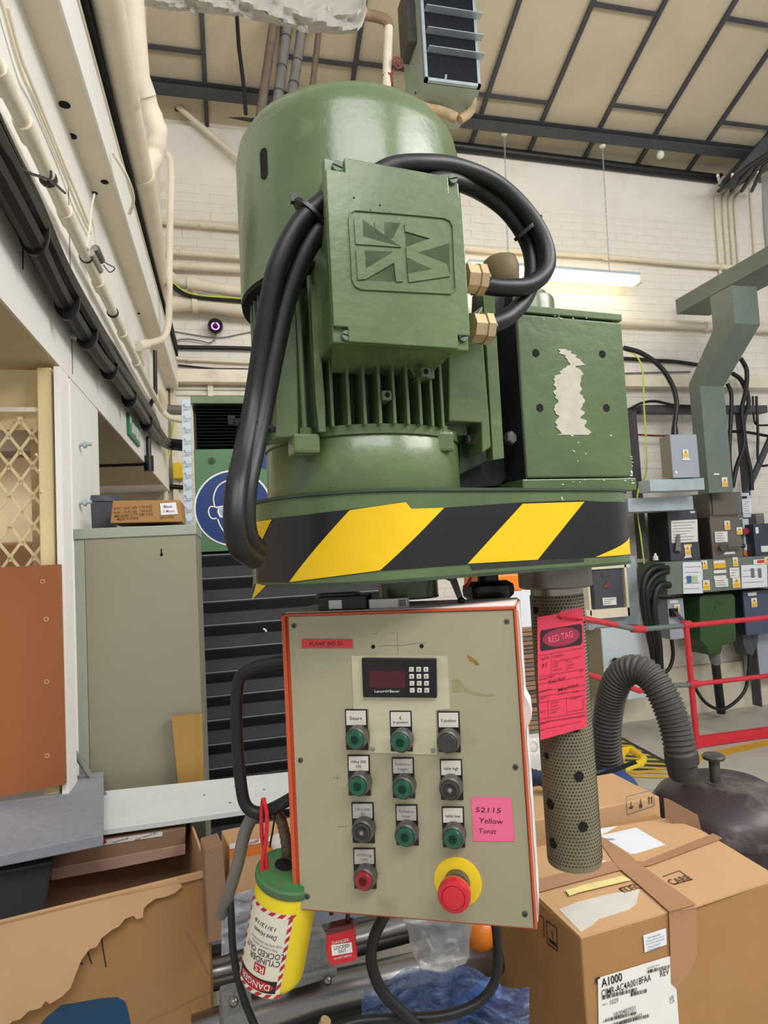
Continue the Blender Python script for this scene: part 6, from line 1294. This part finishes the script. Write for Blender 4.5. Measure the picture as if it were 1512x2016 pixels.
b2 = ebox('distribution_box', 'blue grey distribution box under the right end of the trunking', 'electrical box', (1463, 1165, 1540, 1244), 4.78, 5.06, bluebox, mat('dark_box_side', '#232733', .5)); warnlabel(1485, 1186, 11, 15, 4.777, b2); erect(4.777, (1472, 1167, 1490, 1172), .004, .002, whitep, 'name_strip', b2)
obj('cable_funnel', poly(wallY(4.86), ((1462, 1247), (1494, 1246), (1492, 1270), (1482, 1292), (1472, 1292), (1464, 1268)), 0, .14, .008), dgrey, b2)
def wc(pts, r, lab, Y=4.85, m=cableblk, nm='power_cable'):
    mb = MB(); mb.tube(smooth([PY(x, y, Y) for x, y in pts], 5), r, 10); return obj(nm, mb, m, None, lab, 'cable', sm=True)
wc(((1475, 1288), (1474, 1320), (1466, 1360), (1440, 1388), (1415, 1396), (1390, 1384), (1372, 1360), (1362, 1335), (1358, 1300)), .014, 'thin black cable hanging in a wide loop behind the red barrier', 4.8)
wc(((1322, 1256), (1325, 1290), (1318, 1315), (1302, 1330)), .016, 'black cable leaving the small isolator downwards')
for i, (dx, r_, lab) in enumerate(((0, .03, 'outer thick black cable curling out of the trunking end'), (12, .026, 'middle thick black cable curling out of the trunking end'))):
    wc(((1315, 1120+dx*.4), (1290+dx*.5, 1118+dx), (1272+dx*.6, 1134+dx), (1266+dx*.6, 1170), (1272+dx*.6, 1220), (1285+dx*.6, 1280), (1292+dx*.6, 1330)), r_, lab, 4.66-.02*i)
wc(((1318, 1152), (1300, 1152), (1290, 1170), (1288, 1210), (1296, 1260), (1300, 1320)), .03, 'inner thick black cable turning down at the trunking end', 4.62)
wc(((1228, 685), (1262, 695), (1298, 720), (1322, 755), (1332, 790), (1330, 820), (1327, 845)), .02, 'thick dark cable arching from behind the gearbox to the small grey junction box', 4.45)
wc(((1228, 688), (1252, 700), (1265, 730), (1268, 800), (1272, 870), (1272, 930), (1258, 960), (1254, 1000), (1262, 1060), (1268, 1110)), .007, 'yellow green earth wire hanging down left of the electrical boxes', 4.84, earth, 'earth_wire')
wc(((1228, 706), (1262, 708), (1290, 710), (1330, 712), (1372, 718)), .018, 'rough black cable run on the back wall behind the steel column', D-.03)
wc(((1228, 735), (1300, 733), (1360, 732)), .007, 'thin grey wire on the back wall above the ledge board', D-.02, inkg, 'wire')
wc(((1238, 806), (1262, 794), (1290, 790), (1330, 798), (1378, 800)), .012, 'black cable curving along the cross strut', 4.92)
wc(((1458, 705), (1470, 730), (1468, 770), (1460, 810), (1465, 870), (1450, 920), (1442, 960)), .02, 'thick black cable right of the steel column, bulging outwards', 4.9)
wc(((1442, 735), (1460, 750), (1474, 790), (1464, 830), (1468, 880), (1478, 930), (1480, 965)), .02, 'second thick black cable crossing right of the steel column', 4.94)
wc(((1432, 755), (1440, 780), (1438, 840), (1436, 900), (1442, 960)), .018, 'black cable hugging the right edge of the steel column', 4.88)
wc(((1482, 780), (1484, 820), (1490, 836), (1515, 837)), .01, 'slim black conduit with an elbow at the right edge', 4.98)
wc(((1489, 780), (1492, 850), (1494, 912), (1520, 915)), .012, 'slim black conduit dropping lower to an elbow at the right edge', 4.96)
wc(((1400, 852), (1460, 850), (1520, 860)), .014, 'black cable running across behind the steel column', 5.02)
wc(((1242, 855), (1300, 858), (1340, 857)), .009, 'thin dark red cable across the strut frame', 5.02, rust)
# left boxes by the sleeve
fb_ = thing('framed_cabinet', 'cream framed cabinet with dark window and a small white label behind the red tag', 'electrical box')
obj('backing', bx3(1150, 1100, 1262, 1232, 4.86, 5.06), galv, fb_)
for r_ in ((1154, 1106, 1241, 1117), (1154, 1202, 1241, 1213), (1154, 1106, 1166, 1213), (1228, 1106, 1241, 1213)): obj('frame_bar', bx3(*r_, 4.78, 4.86, .003), cream, fb_)
obj('dark_pane', bx3(1166, 1117, 1229, 1202, 4.80, 4.86, 0), dgrey, fb_); paperlines(1186, 1177, 1213, 1192, 4.797, fb_, whitep, 3); erect(4.797, (1184, 1126, 1202, 1136), .003, .002, steeld, 'small_plate', fb_)
mb = MB(); mb.prism([PY(x, y, 4.792) for x, y in ((1188, 1157), (1202, 1157), (1195, 1143))], (0, .004, 0)); obj('triangle_mark', mb, rust, fb_)
fc_ = thing('framed_cabinet', 'upper cream framed cabinet partly hidden by the striped guard', 'electrical box')
for r_ in ((1140, 960, 1152, 1104), (1222, 960, 1236, 1104), (1140, 1093, 1236, 1104)): obj('frame_bar', bx3(*r_, 4.78, 4.86, .003), cream, fc_)
obj('dark_pane', bx3(1150, 960, 1223, 1094, 4.80, 4.86, 0), dark, fc_); obj('backing', bx3(1140, 955, 1236, 1104, 4.86, 5.06), cream, fc_)
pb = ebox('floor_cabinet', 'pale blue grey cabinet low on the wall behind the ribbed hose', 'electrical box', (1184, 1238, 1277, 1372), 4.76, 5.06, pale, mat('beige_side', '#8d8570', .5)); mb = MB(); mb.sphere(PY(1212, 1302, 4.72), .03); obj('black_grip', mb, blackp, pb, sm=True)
obj('cream_case', bx3(1140, 960, 1160, 1240, 4.95, 5.08), cream, None, 'cream painted casing edge behind the spindle', 'casing')
obj('wall_board', bx3(1480, 1240, 1560, 1330, 4.95, 5.08), lgrey, None, 'pale grey board at the right edge below the distribution box', 'board')
mb = MB(); mb.lathe(PY(1291, 1103, YT+.1), UP, [(.022, 0), (.022, .03), (.012, .04), (.008, .06)], 12); obj('white_bulb_holder', mb, whitep, None, 'tiny white pull switch standing on the left end of the trunking', 'switch', sm=True)
# steel duct column with a cranked neck and channel on top
col_ = thing('duct_column', 'grey green cranked steel duct column rising to the overhead channel at right', 'column')
YC_ = 4.55; cL, cR = PY(1378, 760, YC_), PY(1425, 760, YC_); wx = cR.x-cL.x; zb0 = PY(1400, 970, YC_).z
z1_ = cL.z; q_ = PY(1446, 636, YC_-.34)
def yz(Yf): return Yf
dpt_ = .30
sl_ = PY(1446, 637, 4.22); Yu = 4.22; xl = cL.x
# front of the upper section: solve its depth from the same left edge x
best = min(((abs(PY(1446, 637, Y).x-xl), Y) for Y in [3.9+.01*i for i in range(60)]))[1]; Yu = best; zk = PY(1446, 637, Yu).z; ztp = PY(1443, 562, Yu).z
prof = [(YC_, zb0), (YC_, z1_), (Yu, zk), (Yu, ztp), (Yu+.23, ztp), (Yu+.23, zk+.03), (YC_+.13, z1_+.05), (YC_+.13, zb0)]
mb = MB(); mb.prism([V((xl, y, z)) for y, z in prof], V((wx, 0, 0))); bmesh.ops.triangulate(mb.b, faces=[f for f in mb.b.faces if len(f.verts) > 4]); obj('duct', mb, olive, col_)
for r_ in ((1418, 941, 1430, 960),): warnlabel(1427, 949, 11, 16, YC_-.003, col_)
erect(YC_-.003, (1405, 932, 1416, 935), .004, .002, whitep, 'name_strip', col_)
ch = thing('overhead_channel', 'grey green steel channel running overhead on top of the duct column', 'channel')
e1, e2 = PY(1330, 595, 5.05), PY(1330, 618, 5.05); wch = abs(PY(1373, 618, 5.05).x-e2.x)+.02
mb = MB(); mb.box((e1.x, 1.2, e2.z), (e1.x+.006, 5.05, e1.z+.02)); obj('side_plate', mb, olive, ch)
mb = MB(); mb.box((e1.x, 1.2, e2.z-.004), (e1.x+wch+.1, 5.05, e2.z)); obj('bottom_plate', mb, olive, ch)
# ---------------------------------------------------------------- back wall right: pipes, lamp, chains, conduits
hp('wall_pipe', [(640, 468), (900, 486), (1190, 505), (1320, 517), (1480, 530), (1540, 535)], .024, cream, 'slim cream wall pipe above the fluorescent lamp', Y=D-.05, parts=((1193, 506), (1420, 525)))
hp('wall_pipe', [(900, 621), (1130, 631), (1380, 642), (1540, 650)], .036, cream, 'thicker cream wall pipe behind the gearbox and duct column', Y=D-.06, parts=((1390, 643),))
for i, (x, lab) in enumerate(((1409, 'leftmost'), (1424, 'second'), (1436, 'third'), (1447, 'fourth'))):
    mb = MB(); P = [PY(x+4+i*14, 345-i*2, 4.7), PY(x+10+i*3, 372, D-.08), PY(x, 388+i*2, D-.03), PY(x+2, 440, D-.03), PY(x+8, 522, D-.03), PY(x+12, 640, D-.03)]; mb.tube(smooth(P, 4), .012, 8); obj('wall_conduit', mb, cream, None, f'{lab} of the four slim vertical conduits at the top right of the back wall', 'conduit', sm=True)
    mb = MB(); mb.tube([PY(x+6+i*9, 376, D-.12), PY(1470+i*12, 330-i*3, 4.5), PY(1530+i*12, 290-i*3, 4.1)], .017, 8); obj('roof_cable', mb, cableblk, None, f'{lab} black cable from the conduit tops to the roof rafter', 'cable', sm=True)
mb = MB(); mb.tube([PY(1476, 370, D-.03), PY(1482, 440, D-.03), PY(1488, 520, D-.03)], .011, 8); obj('wall_conduit', mb, cream, None, 'single slim conduit right of the group of four', 'conduit', sm=True)
mb = MB(); p_ = PY(1500, 370, D-.03); mb.box((p_.x, D-.03, 0), (7.5, D+.01, 5.3)); struct('trim_5', mb, mat('grey_pier', '#a5a49e', .7, 0, .06, 4), label='grey pier at the right end of the painted wall')  # greyer than the wall: shadow put into the pier's colour
fl_t = thing('fluorescent_lamp', 'lit fluorescent batten lamp hanging on chains against the back wall', 'lamp')
pa, pb_ = PY(1000, 531, 4.95), PY(1262, 551, 4.95); 
YL_ = 4.93
def fz_(x, y): return PY(x, y, YL_)
p0, p1 = fz_(925, 522), fz_(1262, 548); ax_ = (p1-p0); 
mb = MB(); mb.prism([p0+V((0, 0, .03)), p1+V((0, 0, .03)), p1+V((0, 0, .055)), p0+V((0, 0, .055))], V((0, .09, 0))); obj('lamp_tray', mb, galv, fl_t)
mb = MB(); mb.rings([[p0.lerp(p1, t)+V((0, .045+math.cos(a)*.05*k, -.012+math.sin(a)*.045*k)) for a in [2*math.pi*i/16 for i in range(16)]] for t, k in ((.01, .6), (.03, 1), (.97, 1), (.99, .6))]); obj('diffuser', mb, lamp, fl_t, sm=True)
for t in (0, 1):
    p = p0.lerp(p1, t); mb = MB(); mb.box(p+V((-.02, -.005, -.04)), p+V((.02, .095, .04))); mb.bev(.01); obj('end_cap', mb, cream, fl_t)
for i, (x, y, x2, y2, lab) in enumerate(((993, 266, 1001, 524, 'left'), (1186, 290, 1200, 540, 'right'))):
    t = thing('hanging_chain', f'{lab} thin chain holding the fluorescent lamp from the purlin', 'chain', 'lamp chains'); p, q = PY(x, y, YL_), PY(x2, y2, YL_); q.x = p.x+ (q.x-p.x); mb = MB(); n = int((p-q).length/.035)
    for k in range(n):
        c = p.lerp(q, (k+.5)/n); R2 = []
        for j in range(8):
            al = 2*math.pi*j/8; w = V((math.cos(al)*.007, 0, 0)) if k % 2 else V((0, math.cos(al)*.007, 0)); cc = c+w+V((0, 0, math.sin(al)*.021)); R2.append(cc)
        P = R2+[R2[0]]
        mb.tube(P, .0022, 4)
    obj('links', mb, galv, t, kind='stuff'); mb = MB(); mb.sphere(p+V((0, 0, .01)), .03, 1, .5, 12, 8); obj('ceiling_cup', mb, whitep, t, sm=True)
bl = thing('bulkhead_bulb', 'small white bulb fitting under the purlin at top right', 'lamp'); p = PY(1300, 305, YL_); mb = MB(); mb.sphere(p, .035, 1, 1.1, 16, 10); obj('globe', mb, whitep, bl, sm=True); mb = MB(); mb.cyl(p+V((0, 0, .02)), p+V((0, 0, .06)), .025, 14); obj('base', mb, whitep, bl, sm=True)
# ================================================================ TOP: heater, valve pipe, wrapped duct, grey pipes
YH = 3.75; pH = wallY(YH)
ht = thing('unit_heater', 'pale green hanging unit heater with dark coil and four louvre blades at the top', 'heater')
A = lambda x, y, Y=YH: PY(x, y, Y)
hx0, hz0 = pH.uv(836, 160); hx1, _ = pH.uv(946, 185); hzt = hz0+.75
mb = MB(); mb.box((hx0, YH+.01, hz0), (hx1, YH+.42, hzt)); obj('casing', mb, heater, ht)
mb = MB(); mb.box((hx0+.02, YH-.004, hz0+.02), (hx1-.02, YH+.01, hzt)); obj('coil', mb, deepblue, ht)
for k in range(44):
    x = hx0+.02+(hx1-hx0-.04)*k/43; mb = MB(); mb.box((x, YH-.008, hz0+.02), (x+.0015, YH-.004, hzt)); obj('coil_fin', mb, bracket_dark, ht)
for (a, b, c, d) in ((hx0, hz0, hx0+.02, hzt), (hx1-.02, hz0, hx1, hzt), (hx0, hz0, hx1, hz0+.02)):
    mb = MB(); mb.box((a, YH-.015, b), (c, YH+.015, d)); obj('front_rim', mb, galv, ht)
for k, y in enumerate((121, 85, 43, 5)):
    z = pH.uv(900, y)[1]+.02; mb = MB(); mb.prism([V((hx0+.02, YH-.02, z)), V((hx0+.02, YH-.075, z-.002)), V((hx0+.02, YH-.075, z+.003)), V((hx0+.02, YH-.02, z+.005))], V((hx1-hx0, 0, 0))); obj('louvre_blade', mb, galv, ht)
mb = MB(); mb.box((hx0-.06, YH+.1, hz0+.35), (hx0, YH+.3, hzt)); obj('side_bracket', mb, steeld, ht)
mb = MB(); mb.cyl(A(878, 148, YH-.01), A(876, 162, YH-.01), .008, 8); obj('hook', mb, galv, ht)
hpz = thing('heater_pipe', 'brown and cream lagged pipe elbow under the unit heater', 'pipe')
B = lambda x, y: PY(x, y, YH+.2)
mb = MB(); mb.tube(smooth([B(826, 190), B(824, 203), B(836, 212), B(870, 220), B(898, 232)], 4), .034, 14); obj('lagging', mb, mat('dirty_lagging', '#b99f7c', .8, 0, .25, 12, .6, 30), hpz, sm=True)
mb = MB(); mb.tube(smooth([B(932, 185), B(930, 205), B(924, 222), B(905, 236)], 4), .03, 14); obj('elbow', mb, mat('dirty_lagging'  , '#b99f7c'), hpz, sm=True)
mb = MB(); mb.cyl(B(826, 194), B(828, 178), .036, 14); obj('valve_collar', mb, cableblk, hpz, sm=True); mb = MB(); mb.cyl(B(932, 196), B(933, 180), .034, 14); obj('valve_collar', mb, pipegrey, hpz, sm=True)
vp = thing('valve_pipe', 'cream riser pipe with a red handwheel valve left of the unit heater', 'pipe')
E3 = lambda x, y: PY(x, y, 3.7)
mb = MB(); mb.tube(smooth([E3(725, 30), E3(752, 36), E3(764, 46), E3(764, 80), E3(762, 135), E3(762, 200), B(770, 218), B(824, 214)], 4), .028, 14); obj('riser', mb, lag, vp, sm=True)
mb = MB(); mb.tube(smooth([E3(716, 28), E3(745, 34), E3(762, 42), E3(765, 54)], 4), .032, 14); obj('rusty_elbow', mb, mat('rusty_elbow', '#8a7159', .7, 0, .2, 12), vp, sm=True)
mb = MB(); mb.cyl(E3(762, 150), E3(764, 168), .034, 12); vb_ = obj('valve_body', mb, rust, vp, sm=True)
c = E3(779, 135)+V((0, -.05, 0)); mb = MB(); mb.tube([c+V((math.cos(t)*.03, 0, math.sin(t)*.035)) for t in [2*math.pi*i/20 for i in range(21)]], .006, 8); obj('handwheel', mb, rust, vb_, sm=True)
for t in (0, 1.05, 2.1):
    mb = MB(); mb.cyl(c-V((math.cos(t)*.03, 0, math.sin(t)*.035)), c+V((math.cos(t)*.03, 0, math.sin(t)*.035)), .004, 6); obj('wheel_spoke', mb, rust, vb_)
mb = MB(); mb.cyl(c, E3(764, 158), .008, 8); obj('valve_stem', mb, rust, vb_, sm=True)
# wrapped duct
wd_ = MB(); rw = random.Random(4); NU, NV = 46, 12; G_ = []
bot = [(285, 8), (330, 14), (400, 20), (470, 26), (520, 38), (560, 46), (600, 58), (640, 60), (680, 62), (700, 60), (718, 40), (724, 0)]
def bl_(x):
    for (a, ya), (b, yb) in zip(bot, bot[1:]):
        if a <= x <= b: return ya+(yb-ya)*(x-a)/(b-a)
    return 40
for i in range(NU):
    x = 285+(722-285)*i/(NU-1); yb = bl_(x)+6+rw.uniform(-2, 2); row = []
    for j in range(NV):
        t = j/(NV-1); y = yb-t*85; dpt = 3.1+.12*abs(math.cos(math.pi*t))*(-1 if t > .5 else 1)*-.6+rw.uniform(-.008, .008)+.022*math.sin(i*.55+j*1.3)+.012*math.sin(i*1.7-j*.9)
        row.append(wd_.b.verts.new(PD(x+rw.uniform(-2, 2), y, dpt-.12*math.sin(math.pi*t))))
    G_.append(row)
for i in range(NU-1):
    for j in range(NV-1): wd_.b.faces.new((G_[i][j], G_[i+1][j], G_[i+1][j+1], G_[i][j+1]))
bmesh.ops.solidify(wd_.b, geom=wd_.b.faces[:], thickness=.03); obj('wrapped_duct', wd_, fabric, None, 'crumpled white wrapped duct crossing the top of the picture', 'duct', sm=True)
G2 = lambda x, y, Y=4.35: PY(x, y, Y)
for x0, x1, y1, r_, m_, lab in ((544, 512, 230, .032, woodcase, 'leftmost brown sloping pipe behind the motor top'), (570, 546, 205, .036, pipegrey, 'wide grey jointed pipe, second of four behind the motor top'), (602, 575, 188, .036, pipegrey, 'grey jointed pipe, third of four behind the motor top'), (632, 615, 172, .022, woodcase, 'slim brown pipe, rightmost of four behind the motor top')):
    t = thing('sloping_pipe', lab, 'pipe'); a_, b_ = G2(x0+6, -30), G2(x1, y1); mb = MB(); mb.cyl(a_, b_, r_, 16); obj('pipe', mb, m_, t, sm=True)
    if m_ is pipegrey:
        for k in (.45, .7, .9): p = a_.lerp(b_, k); mb = MB(); mb.lathe(p, b_-a_, [(r_*1.06, -.006), (r_*1.06, .006)], 16); obj('joint_ring', mb, dark, t)
mb = MB(); mb.tube([G2(466, 25), G2(470, 90), G2(480, 170), G2(484, 225)], .014, 8); obj('dark_cable', mb, cableblk, None, 'dark cable hanging down from the wrapped duct left of the motor', 'cable', sm=True)
# ---------------------------------------------------------------- glimpses between the control box and the sleeve
sk = thing('cardboard_stack', 'stack of flat brown cardboard sheets seen between control box and sleeve', 'stack')
st0, st1 = PY(985, 1240, 2.9), PY(1105, 1440, 2.9); n_ = 24; rk = random.Random(11)
for k in range(n_):
    z = st1.z+(st0.z-st1.z)*k/n_; h = (st0.z-st1.z)/n_; mb = MB(); o_ = rk.uniform(-.03, .03); mb.box((st0.x+o_, 2.9+rk.uniform(0, .03), z), (st1.x+o_, 3.5, z+h*.82)); obj('cardboard_sheet', mb, cardd if k % 3 else brown, sk)
mb = MB(); mb.box((st0.x-.1, 2.85, st1.z-.04), (st1.x+.05, 3.55, st1.z)); mb.bev(.004); ta = thing('side_table', 'white topped side table carrying the cardboard stack behind the control box', 'table'); obj('table_top', mb, whitep, ta)
for a in (st0.x-.06, st1.x):
    for b in (2.9, 3.5): mb = MB(); mb.box((a, b-.02, 0), (a+.04, b+.02, st1.z-.04)); obj('leg', mb, pipegrey, ta)
mb = MB(); p, q = PY(1000, 1166, 2.95), PY(1065, 1240, 2.95); mb.box((p.x, 2.95, q.z+.002), (q.x, 3.4, p.z)); obj('white_pack', mb, paper, None, 'white ribbed pack lying on the cardboard stack', 'pack')
mb = MB(); a, b = PY(960, 1133, 3.0), PY(1032, 1166, 3.0); mb.box((a.x, 3.0, p.z+.002), (b.x, 3.35, a.z)); mb.bev(.01); obj('orange_crate', mb, mat('crate_orange', '#f07c12', .45, 0, .05), None, 'bright orange crate on the white pack behind the black star knob', 'crate')
wt2 = MB(); P4 = [PZ(985, 1530, .80), PZ(1090, 1520, .80), PZ(1080, 1462, .80), PZ(985, 1468, .80)]; wt2.prism([p-V((0, 0, .03)) for p in P4], (0, 0, .03)); wt2.bev(.003)
tw = thing('white_trolley', 'white trolley top with a small loop handle between control box and sleeve', 'trolley'); obj('trolley_top', wt2, whitep, tw)
c4 = sum(P4, V((0, 0, 0)))/4; mb = MB(); mb.box((c4.x-.04, c4.y-.04, 0), (c4.x+.04, c4.y+.04, .77)); obj('column_leg', mb, pipegrey, tw)
p = PZ(1050, 1482, .80); mb = MB(); mb.tube([p+V((math.cos(a)*.022, 0, .02+math.sin(a)*.028)) for a in [2*math.pi*i/16 for i in range(17)]], .007, 8); obj('loop_handle', mb, whitep, tw, sm=True)
hb = smooth([PD(x, y, 1.75) for x, y in ((1020, 1526), (1050, 1528), (1075, 1538), (1095, 1556))], 8); mb = MB(); mb.tube(hb, [.02 if i % 2 else .017 for i in range(len(hb))], 14); obj('blue_hose', mb, mat('navy_hose', '#22304e', .5), None, 'short dark blue ribbed hose behind the knurled sleeve', 'hose', sm=True)
# loose white film on the right side of the control box
mb = MB(); R_ = []
for i in range(26):
    z = zB+.01+(zT-zB-.012)*i/25; o_ = .0065+.0005*math.sin(i*1.7)+(.007 if 16 <= i <= 17 else 0); R_.append([PP.pt(aR+.0053, z, -.012), PP.pt(aR+o_, z, -.010), PP.pt(aR+o_+.0003*math.sin(i), z, -.06), PP.pt(aR+.0053, z, -.062)])
mb.rings(R_); obj('loose_film', mb, mat('loose_film', '#e6e4e0', .5, 0, .05, 20), cbx)
# paint-worn patches on the guard lip
gpoly([(925, 1112), (1064, 1103), (1150, 1099), (1150, 1106), (1060, 1112), (930, 1122)], .0008, mat('worn_black_patch', '#24241f', .6, 0, .4, 60), 'worn_patch')
